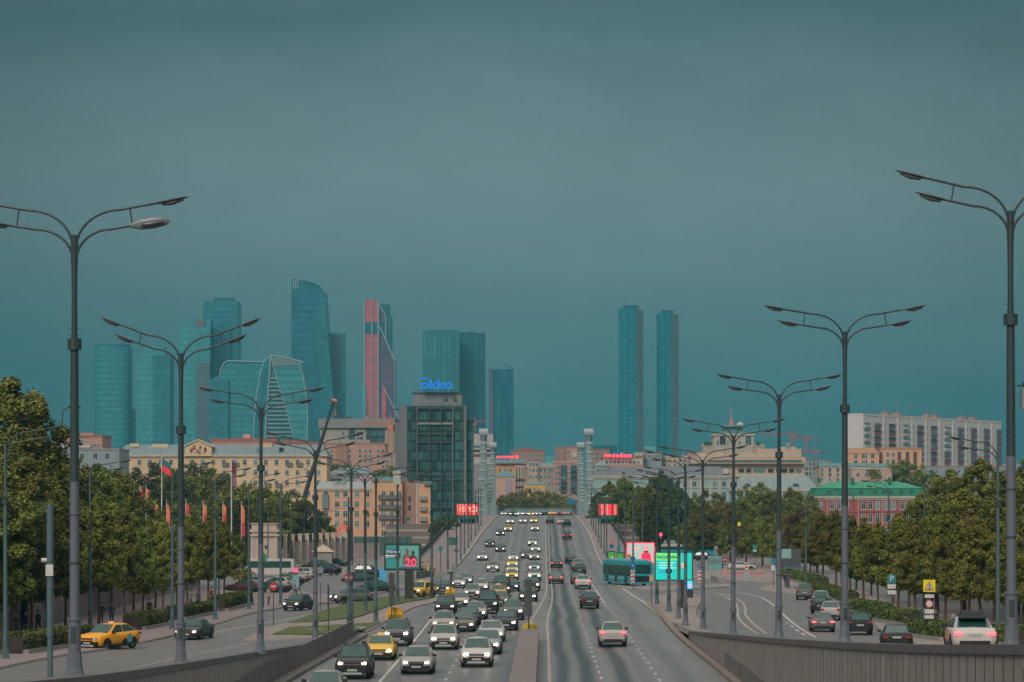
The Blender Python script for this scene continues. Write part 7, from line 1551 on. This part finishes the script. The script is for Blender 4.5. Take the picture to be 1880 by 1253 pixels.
# road signs
SR = M('sign_red_disc', (.45, .02, .03), .5, var=.05); SB = M('sign_blue_disc', (.01, .10, .24), .5, var=.05); SW = M('sign_white', (.55, .55, .52), .5, var=.05); ST = M('sign_teal', (.01, .22, .26), .5, var=.05); SY = M('sign_yellow', (.62, .56, .02), .5, emit=.12, var=.05); SG = M('sign_grey', (.20, .22, .22), .5, var=.1); SGR = M('sign_green', (.02, .22, .10), .5)
def signpost(px, py, ys, label, parts, Y=None, z0=None, cat='road sign'):
    """parts: (kind, photo y of centre, size in photo pixels, material)"""
    if Y is None: g = onG(px, py); Y = g.y; loc = g
    else: loc = Vector(((px-CX)*Y/F, Y, gz((px-CX)*Y/F, Y)))
    u = Y/F; t = thing('road_sign', label, cat, loc); zt = W(0, ys, Y).z-loc.z
    MB().tube([(0, .05, 0), (0, .05, zt)], .04, 6).build('post', GSIG, t)
    for q in parts:
        k, y, s, mt = q[:4]; dx = q[4]*u if len(q) > 4 else 0; z = W(0, y, Y).z-loc.z; s *= u; m = MB()
        if k == 'disc': m.disc((dx, -.02, z), s/2, 'y', .04); m.build('sign_plate', mt, t)
        elif k == 'noentry':
            m.disc((dx, -.02, z), s/2, 'y', .04).build('sign_plate', SR, t); MB().box(dx-s*.33, dx+s*.33, -.06, -.045, z-s*.09, z+s*.09).build('white_bar', SW, t)
        elif k == 'rect': m.box(dx-s/2, dx+s/2, -.04, 0, z-s*q[5]/2, z+s*q[5]/2).build('sign_plate', mt, t)
        elif k == 'chev':
            hh = s*q[5]; m.box(dx-s/2, dx+s/2, -.03, 0, z-hh/2, z+hh/2).build('sign_plate', SW, t); m = MB()
            for j in range(3): b = z-hh/2+hh*j/3; m.prism([(dx-s*.46, b+hh*.04), (dx, b+hh*.15), (dx+s*.46, b+hh*.04), (dx+s*.46, b+hh*.16), (dx, b+hh*.28), (dx-s*.46, b+hh*.16)], -.06, -.035)
            m.build('red_chevrons', SR, t)
        elif k == 'diamond':
            m.prism([(dx, z-s/2), (dx+s/2, z), (dx, z+s/2), (dx-s/2, z)], -.03, 0).build('sign_plate', SW, t); s *= .66; MB().prism([(dx, z-s/2), (dx+s/2, z), (dx, z+s/2), (dx-s/2, z)], -.06, -.035).build('orange_diamond', M('sign_orange', (.7, .30, .03), .5), t)
        elif k == 'warn':
            m.box(dx-s/2, dx+s/2, -.03, 0, z-s/2, z+s/2).build('sign_plate', SY, t); MB().prism([(dx-s*.4, z-s*.36), (dx+s*.4, z-s*.36), (dx, z+s*.4)], -.06, -.035).build('red_triangle', SR, t); MB().prism([(dx-s*.29, z-s*.3), (dx+s*.29, z-s*.3), (dx, z+s*.26)], -.08, -.065).build('white_triangle', SW, t)
            MB().box(dx-s*.05, dx+s*.05, -.1, -.085, z-s*.24, z+s*.05).disc((dx, -.092, z+s*.09), s*.05, 'y', .015, 8).box(dx-s*.17, dx+s*.17, -.1, -.085, z-s*.28, z-s*.24).build('pictogram', M('picto_blue', (.04, .12, .3), .5), t)
        elif k == 'ban': m.disc((dx, -.02, z), s/2, 'y', .04).build('sign_rim', SR, t); MB().disc((dx, -.05, z), s*.38, 'y', .03).build('sign_face', SW, t)
        elif k == 'P': m.box(dx-s/2, dx+s/2, -.04, 0, z-s/2, z+s/2).build('sign_plate', ST, t); obj('letter', text_mesh('P', s*.95, SW, .01, .01), t, (dx, -.06, z))
        elif k == 'arrow':
            m.disc((dx, -.02, z), s/2, 'y', .04).build('sign_plate', SB, t); MB().prism([(dx-s*.05, z-s*.3), (dx+s*.05, z-s*.3), (dx+s*.05, z+s*.08), (dx+s*.2, z+s*.08), (dx, z+s*.34), (dx-s*.2, z+s*.08), (dx-s*.05, z+s*.08)], -.06, -.045).build('white_arrow', SW, t)
        elif k == 'stripes':
            hh = s*q[5]; m.box(dx-s/2, dx+s/2, -.03, 0, z-hh/2, z+hh/2).build('sign_plate', SW, t); m = MB()
            for j in range(6): b = z-hh/2+hh*j/6; m.prism([(dx-s/2, b), (dx+s/2, b+hh*.06), (dx+s/2, b+hh*.13), (dx-s/2, b+hh*.07)], -.06, -.035)
            m.build('red_stripes', SR, t)
    return t
signpost(502, 1149, 1068, 'nearest round no-entry sign on a thin post at the left', [('noentry', 1077, 14, SR)])
signpost(639.5, 1160, 1046, 'no-entry sign clamped to the left lamp posts', [('noentry', 1060.5, 16, SR), ('rect', 1045, 9, SG, 8, 1.4)])
signpost(543, 1095, 1040, 'small red light board over a pale blue poster in the car park', [('rect', 1068, 12, M('board_pale', (.16, .34, .36), .5), 0, 1.9), ('disc', 1047, 9, E('light_red', (1, .05, .15), 1.3))], cat='information board')
signpost(588, 1123, 1040, 'thin post with a grey plate seen from behind in front of the car park', [('rect', 1066, 7, SG, 0, 1.5), ('disc', 1047, 13, SG)])
signpost(603, 1172, 1074, 'short black striped bollard post with a small side lamp on the left lane edge', [('rect', 1096, 3.5, DRK, 0, 12), ('disc', 1093, 7, PB, 10)])
signpost(484, 1118, 1015, 'small green plate on the third left lamp post', [('rect', 1025, 7, SGR, 2, 2.0)])
signpost(809, 1096, 1002, 'thin signpost with teal board and grey plate near the left bridge foot', [('rect', 1008, 8, ST, 0, .9), ('rect', 1054, 12, SG, 0, .9)])
signpost(833, 1095, 1036, 'yellow-footed signpost with round and square plates seen from behind', [('disc', 1061, 10, SG), ('rect', 1045, 10, SG, 0, 1.0)])
signpost(838, 1040, 985, 'blue round arrow sign on the left bridge sidewalk', [('arrow', 1011, 8, SB), ('rect', 994, 16, M('board_green', (.03, .11, .09), .5), -6, .9)])
signpost(1123, 1050, 996, 'blue round sign with orange top on the right bridge sidewalk', [('disc', 1003, 8, SB), ('disc', 996, 6, M('sign_rose', (.5, .15, .1), .5))])
signpost(1136, 1052, 1000, 'teal board with white lines beside the red framed screen', [('rect', 1008, 7, ST, 0, 1.5)])
signpost(1161, 1083, 1022, 'red and white chevron post under round signs before the bus', [('chev', 1059, 7, SW, 0, 3.3), ('disc', 1026, 9, SB, 1), ('disc', 1022, 8, M('sign_olive', (.35, .3, .04), .5), -6), ('arrow', 1039, 9, SB)])
signpost(1284, 1078, 1030, 'red and white chevron post right of the cyan screen', [('chev', 1059, 6.5, SW, 0, 3.4), ('arrow', 1040, 8, SB)])
signpost(1228, 1122, 1040, 'blue round no-stopping sign with yellow arrow plate on the island lamp post', [('disc', 1049, 12, SB), ('disc', 1049, 7.5, M('sign_maroon', (.2, .03, .1), .5), 0), ('rect', 1062, 8, SG, 0, .9), ('rect', 1072, 6, M('sign_dullyellow', (.4, .34, .04), .5), 0, 1.8)])
signpost(1196, 1113, 1054, 'cream information plates on a thin post at the tip of the island', [('rect', 1062, 8, M('sign_cream', (.4, .36, .24), .5), 0, 1.6)])
signpost(1371, 1070, 1038, 'red and white chevron panel on a grey block at the plaza', [('chev', 1042, 7, SW, 0, 2.6), ('rect', 1060, 10, M('block_grey', (.30, .33, .35), .6), 0, 1.6)])
signpost(1330, 1068, 1024, 'no-entry sign over a red striped board at the plaza', [('noentry', 1028, 8, SR), ('arrow', 1036, 7, SB), ('stripes', 1052, 6, SW, 1, 4)])
signpost(1386, 1042, 1000, 'tall blue sign with white plate at the far right corner', [('rect', 1005, 8, ST, 0, 1.0), ('rect', 1011.5, 7, SW, 0, .5)])
signpost(1399, 1042, 1001, 'bright yellow pedestrian sign near the dark billboard', [('rect', 1006.5, 10, SY, 0, 1.0), ('rect', 1007, 5, SW, 0, 1.0)])
signpost(1478, 1065, 1022, 'priority road diamond sign among the slim trees', [('diamond', 1029, 13, SW)])
signpost(1494, 1068, 1034, 'small white board next to the priority sign', [('rect', 1037, 9, SW, 0, .7)])
signpost(1357, 985, 960, 'tiny bright yellow square sign far among the trees', [('rect', 963, 6, SY, 0, 1.2)], Y=520)
signpost(1637, 1146, 1054, 'blue parking sign with two white plates by the right hedge', [('P', 1063, 15, ST), ('rect', 1077, 15, SW, 0, .55), ('rect', 1088, 15, SW, 0, .5)])
signpost(1706, 1178, 1064, 'yellow warning sign above several plates by the right hedge', [('warn', 1076, 22, SY), ('rect', 1095, 17, SW, 0, .35), ('ban', 1109, 15, SR), ('rect', 1123, 17, SW, 0, .45), ('rect', 1133, 17, SW, 0, .35)])
cushion(onG(724.5, 1141), 1.35, 1.15, ORG, 'square-shouldered orange crash cushion at the tip of the near grass island'); cushion(onG(827, 1097), 1.15, 1.0, ORG, 'orange crash cushion among the cars at the far tip of the grass island')
g = onG(720, 1141); signal_back((g.x, g.y-.8, g.z), 3.6, 2.2, .45, 'traffic light seen from behind over the near orange cushion'); g = onG(829, 1096); signal_back((g.x, g.y-.8, g.z), 2.4, 1.6, .3, 'slim traffic light seen from behind over the far orange cushion')
for px, Y, zy, col, lab in ((1213, 520, 982, (1, .03, .12), 'red traffic light glowing far behind the lamp posts'), (601, 600, 989, (.1, .9, .6), 'small green traffic light before the green hoarding')):
    X = (px-CX)*Y/F; z = gz(X, Y); t = thing('traffic_light', lab, 'traffic light', (X, Y, z)); zt = W(0, zy, Y).z-z; MB().tube([(0, 0, 0), (0, 0, zt+.5)], .07, 6).build('pole', GSIG, t); plate('signal_housing', .5, 1.3, GSIG, t, zt-.2, .3); MB().disc((0, -.18, zt), .32 if px > 1000 else .16, 'y', .05).build('lamp', E('lamp_%d' % px, col, 3), t)
# dark billboard seen from behind on the right
Y = 330.0; X = (1432-CX)*Y/F; t = thing('billboard', 'dark billboard seen from behind at the right junction corner', 'billboard', (X+1, Y, gz(X, Y))); u = Y/F; z0 = t.location.z
plate('panel_back', 46*u, 36*u, DKG, t, W(0, 1026, Y).z-z0, .4, .2); plate('pale_poster', 26*u, 17*u, E('ad_mist', (.20, .34, .33), .1), t, W(0, 1017, Y).z-z0, .03, -.02).location.x = -.5; MB().box(-.2, .2, .1, .4, 0, W(0, 1044, Y).z-z0).build('post', DKG, t); MB().box(-1.6, 1.9, -.2, 0, W(0, 1045, Y).z-z0, W(0, 1041, Y).z-z0).build('catwalk', PB, t)
g = onG(1422, 1078); signpost(1420, 1080, 1024, 'teal bus stop sign before the dark billboard', [('rect', 1031, 10, ST, 0, .9), ('rect', 1043, 9, SW, 0, 1.0)])
# blue guide sign before the flyover
X = (1048-CX)*1050/F; t = thing('guide_sign', 'blue direction board beside the far right bridge tower', 'road sign', (X, 1050, EZ-hroad(1050))); zc = W(0, 921, 1050).z-t.location.z; plate('board', 2.9, 2.2, M('guide_blue', (.01, .16, .34), .5), t, zc, .1); MB().tube([(0, .1, 0), (0, .1, zc)], .1, 6).build('post', BRD, t)
# flags
FR = M('flag_red', (.6, .04, .06), .7, emit=0, var=.2, scale=.4); FO = M('flag_orange', (.72, .16, .06), .7, emit=0, var=.2, scale=.4)
def banner(px, y0, y1, Y, mat, label, wpx=9, mat2=None):
    X = (px-CX)*Y/F; z = gz(X, Y); t = thing('banner_flag', label, 'flag', (X, Y, z), 0, 'red and orange feather banners'); a, b = W(0, y0, Y).z-z, W(0, y1, Y).z-z; w_ = wpx*Y/F
    MB().tube([(0, 0, 0), (0, 0, a+.5)], .05, 6).build('pole', SW, t); m = MB(); n = 10; vs = []
    for k in range(n+1): f = k/n; zz_ = b+(a-b)*f; ww = w_*(1 if f < .75 else max(.12, 1-((f-.75)/.25)**2)); vs += [(0, 0, zz_), (ww*.5, .12*math.sin(f*7), zz_), (ww, .22*math.sin(f*7+1), zz_)]
    fs = [(3*k+j, 3*k+j+1, 3*k+j+4, 3*k+j+3) for k in range(n) for j in range(2)]; ms = [0 if (k > n*.35 or not mat2) else 1 for k in range(n) for j in range(2)]
    m.add([(x, y-.02, q) for x, y, q in vs], fs, 0, True); m.m = list(ms); k0 = len(m.v); m.add([(x, y+.02, q) for x, y, q in vs], [tuple(reversed(f)) for f in fs], 0, True); m.m[-len(fs):] = ms
    m.build('cloth', [mat, mat2 or mat], t)
for i, (px, y0, y1, mt, m2) in enumerate([(257, 897, 912, FR, None), (268, 897, 913, FO, None), (284, 925, 942, FO, None), (306, 924, 990, FO, FR), (341, 922, 960, FR, SW), (373, 925, 960, FO, FR), (409, 925, 960, FO, FR), (443, 925, 985, FO, FR)]):
    banner(px, y0, y1, 440, mt, '%s red and orange feather banner from the left above the small trees' % ORD[i] if i else 'leftmost red feather banner above the park trees', 6.5 if i > 1 else 5, m2)
def flag(px, ytop, ybase, Y, bands, label, w_=2.2, h_=1.6, drop=.8):
    X = (px-CX)*Y/F; z = gz(X, Y); t = thing('flagpole', label, 'flagpole', (X, Y, z)); a = W(0, ytop, Y).z-z; MB().tube([(0, 0, 0), (0, 0, a)], [.14, .09], 8).build('pole', SW, t); m = MB(); n = 6; nb = len(bands)
    for b in range(nb):
        vs = []
        for k in range(n+1): f = k/n; x = f*w_*.6; d = drop*f*1.3; zt = a-.3-h_*b/nb-d; vs += [(x, .15*math.sin(f*6+b*.2), zt), (x, .15*math.sin(f*6+b*.2+.2), zt-h_/nb)]
        m.add([(x, y-.01, q) for x, y, q in vs], [(2*k, 2*k+1, 2*k+3, 2*k+2) for k in range(n)], b, True); m.add([(x, y+.01, q) for x, y, q in vs], [(2*k+2, 2*k+3, 2*k+1, 2*k) for k in range(n)], b, True)
    m.build('cloth', bands, t)
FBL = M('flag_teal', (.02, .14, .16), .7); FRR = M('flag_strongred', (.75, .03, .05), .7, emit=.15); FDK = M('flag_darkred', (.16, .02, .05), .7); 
flag(297, 838, 960, 470, [FBL, FRR], 'white flagpole with teal and red flag before the yellow house', 2.6, 2.2); flag(425, 842, 960, 470, [FDK, M('flag_mauve', (.25, .12, .18), .7)], 'white flagpole with furled dark red flag before the yellow house', 1.4, 4.2, .5)
# ---------------------------------------------------------------- people
SKIN = M('skin', (.42, .24, .17), .6, var=.05); HAIR = M('hair', (.03, .02, .015), .7)
def person(loc, rz, label, coat, trousers, stride=.18, bag=False):
    V = {}; vs = []; es = []; rr = []
    def v(n, x, y, z, r, p=None):
        V[n] = len(vs); vs.append((x, y, z)); rr.append(r)
        if p: es.append((V[p], V[n]))
    v('pel', 0, 0, .95, .135); v('wst', 0, 0, 1.08, .125, 'pel'); v('ch', 0, .01, 1.3, .15, 'wst'); v('nk0', 0, 0, 1.46, .08, 'ch'); v('nk', 0, -.01, 1.53, .055, 'nk0'); v('hd', 0, -.02, 1.63, .085, 'nk'); v('hd2', 0, -.02, 1.70, .09, 'hd')
    for s, n in ((-1, 'l'), (1, 'r')):
        st = stride*s; v('sh'+n, s*.17, 0, 1.42, .07, 'ch'); v('el'+n, s*.24, -st*.4+.02, 1.14, .05, 'sh'+n); v('wr'+n, s*.25, -st*.9-.04, .9, .034, 'el'+n); v('pm'+n, s*.25, -st-.05, .83, .03, 'wr'+n)
        for k in range(4): v('f%s%d' % (n, k), s*.25+(k-1.5)*.004, -st-.08+.02*k, .745+.008*abs(k-1.2), .009, 'pm'+n)
        v('th'+n, s*.225, -st-.09, .80, .01, 'pm'+n)
        v('hp'+n, s*.09, 0, .88, .105, 'pel'); v('kn'+n, s*.095, -.03+st*.9, .5, .065, 'hp'+n); v('an'+n, s*.1, .02+st*1.6, .1, .04, 'kn'+n); v('ft'+n, s*.11, -.13+st*1.6, .045, .04, 'an'+n)
    me = bpy.data.meshes.new('body'); me.from_pydata(vs, es, []); o = bpy.data.objects.new('body_tmp', me); C.objects.link(o)
    m = o.modifiers.new('s', 'SKIN'); m.use_smooth_shade = True
    for i, d in enumerate(me.skin_vertices[0].data): d.radius = (rr[i], rr[i]*(.8 if i in (0, 1, 2) else 1)); d.use_root = i == 0
    o.modifiers.new('u', 'SUBSURF').levels = 1; bpy.context.view_layer.update()
    bm_ = bpy.data.meshes.new_from_object(o.evaluated_get(bpy.context.evaluated_depsgraph_get())); bpy.data.objects.remove(o); bm_.name = 'body'
    bm_.materials.clear(); [bm_.materials.append(x) for x in (SKIN, coat, trousers, BLK)]
    for p in bm_.polygons:
        c = p.center; hand = abs(c.x) > .2 and c.z < .89
        p.material_index = 0 if (c.z > 1.5 or hand) else (1 if c.z > (.78 if coat is not trousers else .6) or (abs(c.x) > .19 and c.z > .7) else (2 if c.z > .09 else 3))
    t = thing('person', label, 'person', loc, rz); obj('body', bm_, t)
    m = MB(); [m.tube([(0, .0, 1.70+.095*math.sin(a)), (0, .0, 1.70+.095*math.sin(a+.3))], [.1*math.cos(a), max(.01, .1*math.cos(a+.3))], 12) for a in (-.3, 0, .3, .6, .9, 1.2)]; m.build('hair', HAIR, t)
    m = MB(); m.box(-.04, -.02, -.112, -.1, 1.675, 1.69).box(.02, .04, -.112, -.1, 1.675, 1.69); m.build('eyes', BLK, t); MB().add([(-.015, -.1, 1.65), (.015, -.1, 1.65), (0, -.13, 1.645), (0, -.1, 1.68)], [(0, 1, 2), (0, 2, 3), (1, 3, 2)]).box(-.02, .02, -.105, -.09, 1.615, 1.622).build('nose_and_mouth', SKIN, t)
    for s in (-1, 1): MB().box(*sorted((s*.088, s*.1)), -.02, .01, 1.65, 1.7).build('ear', SKIN, t)
    if bag: MB().box(-.13, .13, .13, .3, 1.05, 1.42).build('backpack', BLK, t)
    return t
CB = M('coat_black', (.02, .022, .025), .8); CG = M('coat_grey', (.22, .22, .21), .8); CP = M('coat_pink', (.55, .16, .15), .8); CBE = M('coat_beige', (.36, .28, .2), .8); TJ = M('trousers_dark', (.025, .03, .04), .8); TG = M('trousers_grey', (.1, .11, .12), .8); CBU = M('coat_blue', (.04, .09, .13), .8)
for px, py, a, coat, tr, lab in [(274, 1142, 180, CB, TJ, 'person in a long black coat walking between the left tree trunks'), (30, 1176, 20, CB, TJ, 'leftmost dark walker under the first left tree'), (47, 1172, -30, CB, TG, 'dark walker second from the left under the trees'), (70, 1169, 160, CB, TJ, 'dark walker right of the second left tree trunk'),
    (186, 1151, 10, CB, TJ, 'dark walker behind the orange taxi, left one'), (205, 1150, -170, CBU, TJ, 'dark walker behind the orange taxi, right one'), (350, 1120, 10, CG, TG, 'walker in a pale grey top under the left trees near the dark saloon'), (364, 1121, -10, CG, TJ, 'walker in a grey jacket right of the walker in the pale top'), (388, 1114, 180, CP, CB, 'walker in a pink top with dark backpack'),
    (541.5, 1095, 90, CG, TJ, 'person standing behind the pale blue board, left one'), (548.5, 1093, -60, CBU, TG, 'person standing behind the pale blue board, right one'), (658.5, 1053, 70, CB, TJ, 'person crossing the far car park alone'), (493, 1114, 40, CBE, TJ, 'person by the kerb left of the nearest no-entry sign'),
    (1442, 1080, 180, CB, TJ, 'person in black walking by the hedge near the dark billboard'), (1718, 1166, 170, CB, TJ, 'large dark figure behind the yellow warning sign'), (1697, 1160, 10, CBU, TJ, 'figure in blue behind the parking hedge left of the warning sign'), (1750, 1172, 150, CG, TG, 'figure half hidden by the white taxi roof'), (775, 1063, 0, CB, TG, 'person waiting at the flower stall by the left bridge foot')]:
    g = onG(px, py); person((g.x, g.y, g.z+(.14 if py > 1100 or px > 1400 else 0)), rad(a), lab, coat, tr, .16, coat is CP)
t = person((MOTO.x, MOTO.y+.15, MOTO.z+.12), 0, 'motorcycle rider in black hunched between the taxi and the blue saloon', CB, TJ, .02); t.scale = (1, 1, .92)
# flower stall and bits by the left bridge foot
g = onG(780, 1062); t = thing('flower_stall', 'small stall with cream and yellow flowers left of the ramp', 'stall', g); MB().box(-1.2, 1.2, 0, 1.5, 0, .9).build('counter', DRK, t); r = random.Random(3); vs = []; fs = []
for k in range(260): p = Vector((r.uniform(-1.2, 1.2), r.uniform(-.2, 1.5), .95+r.uniform(0, 1.4)*r.random())); n = Vector((r.gauss(0, 1), r.gauss(0, 1), r.gauss(0, 1))).normalized(); a = n.orthogonal()*.12; b = n.cross(a); o_ = len(vs); vs += [p-a, p-b, p+a, p+b]; fs.append((o_, o_+1, o_+2, o_+3))
MB().add(vs, fs).build('flowers', leafmat('petals', (.25, .16, .03), (.6, .5, .35)), t)
g = onG(796, 1056); t = thing('red_board', 'small dull red board on the pavement by the ramp', 'board', g); plate('panel', .7, .6, MAR, t, .7)
g = onG(703, 1080); t = thing('poster_pillar', 'bright blue advertising cabinet left of the left billboard', 'poster cabinet', g); plate('cabinet', 13*g.y/F, 26*g.y/F, E('ad_brightblue', (.01, .26, .36), .4), t, 1.5, .3); boxes('scribbles', [(-.3, .2, .8, 1.0), (-.1, .35, 1.4, 1.55), (-.35, 0, 1.9, 2.1)], E('ad_lilac2', (.25, .15, .5), .5), t, -.17)
# concrete blocks and red white barriers at the plaza
t = thing('concrete_barrier', 'low curved grey concrete barrier at the right plaza', 'barrier', onG(1330, 1070)); MB().box(-1.0, .1, -2, 14, 0, .75).build('blocks', CONC, t)
t = thing('water_barrier', 'low glowing red barrier line across the right plaza', 'barrier', onG(1365, 1056)); MB().box(-3.2, 3.2, 0, .3, .1, .28).build('segments', M('barrier_red', (.6, .06, .06), .5), t)
t = thing('ticket_kiosk', 'pale turquoise kiosk by the striped signs on the plaza', 'kiosk', onG(1313, 1048)); MB().box(-1.1, 1.1, 0, 2, 0, 2.3).build('cabin', M('kiosk_teal', (.14, .32, .32), .6), t); MB().box(-1.0, 1.0, -.04, 0, 1.1, 1.9).build('window', WG2, t)
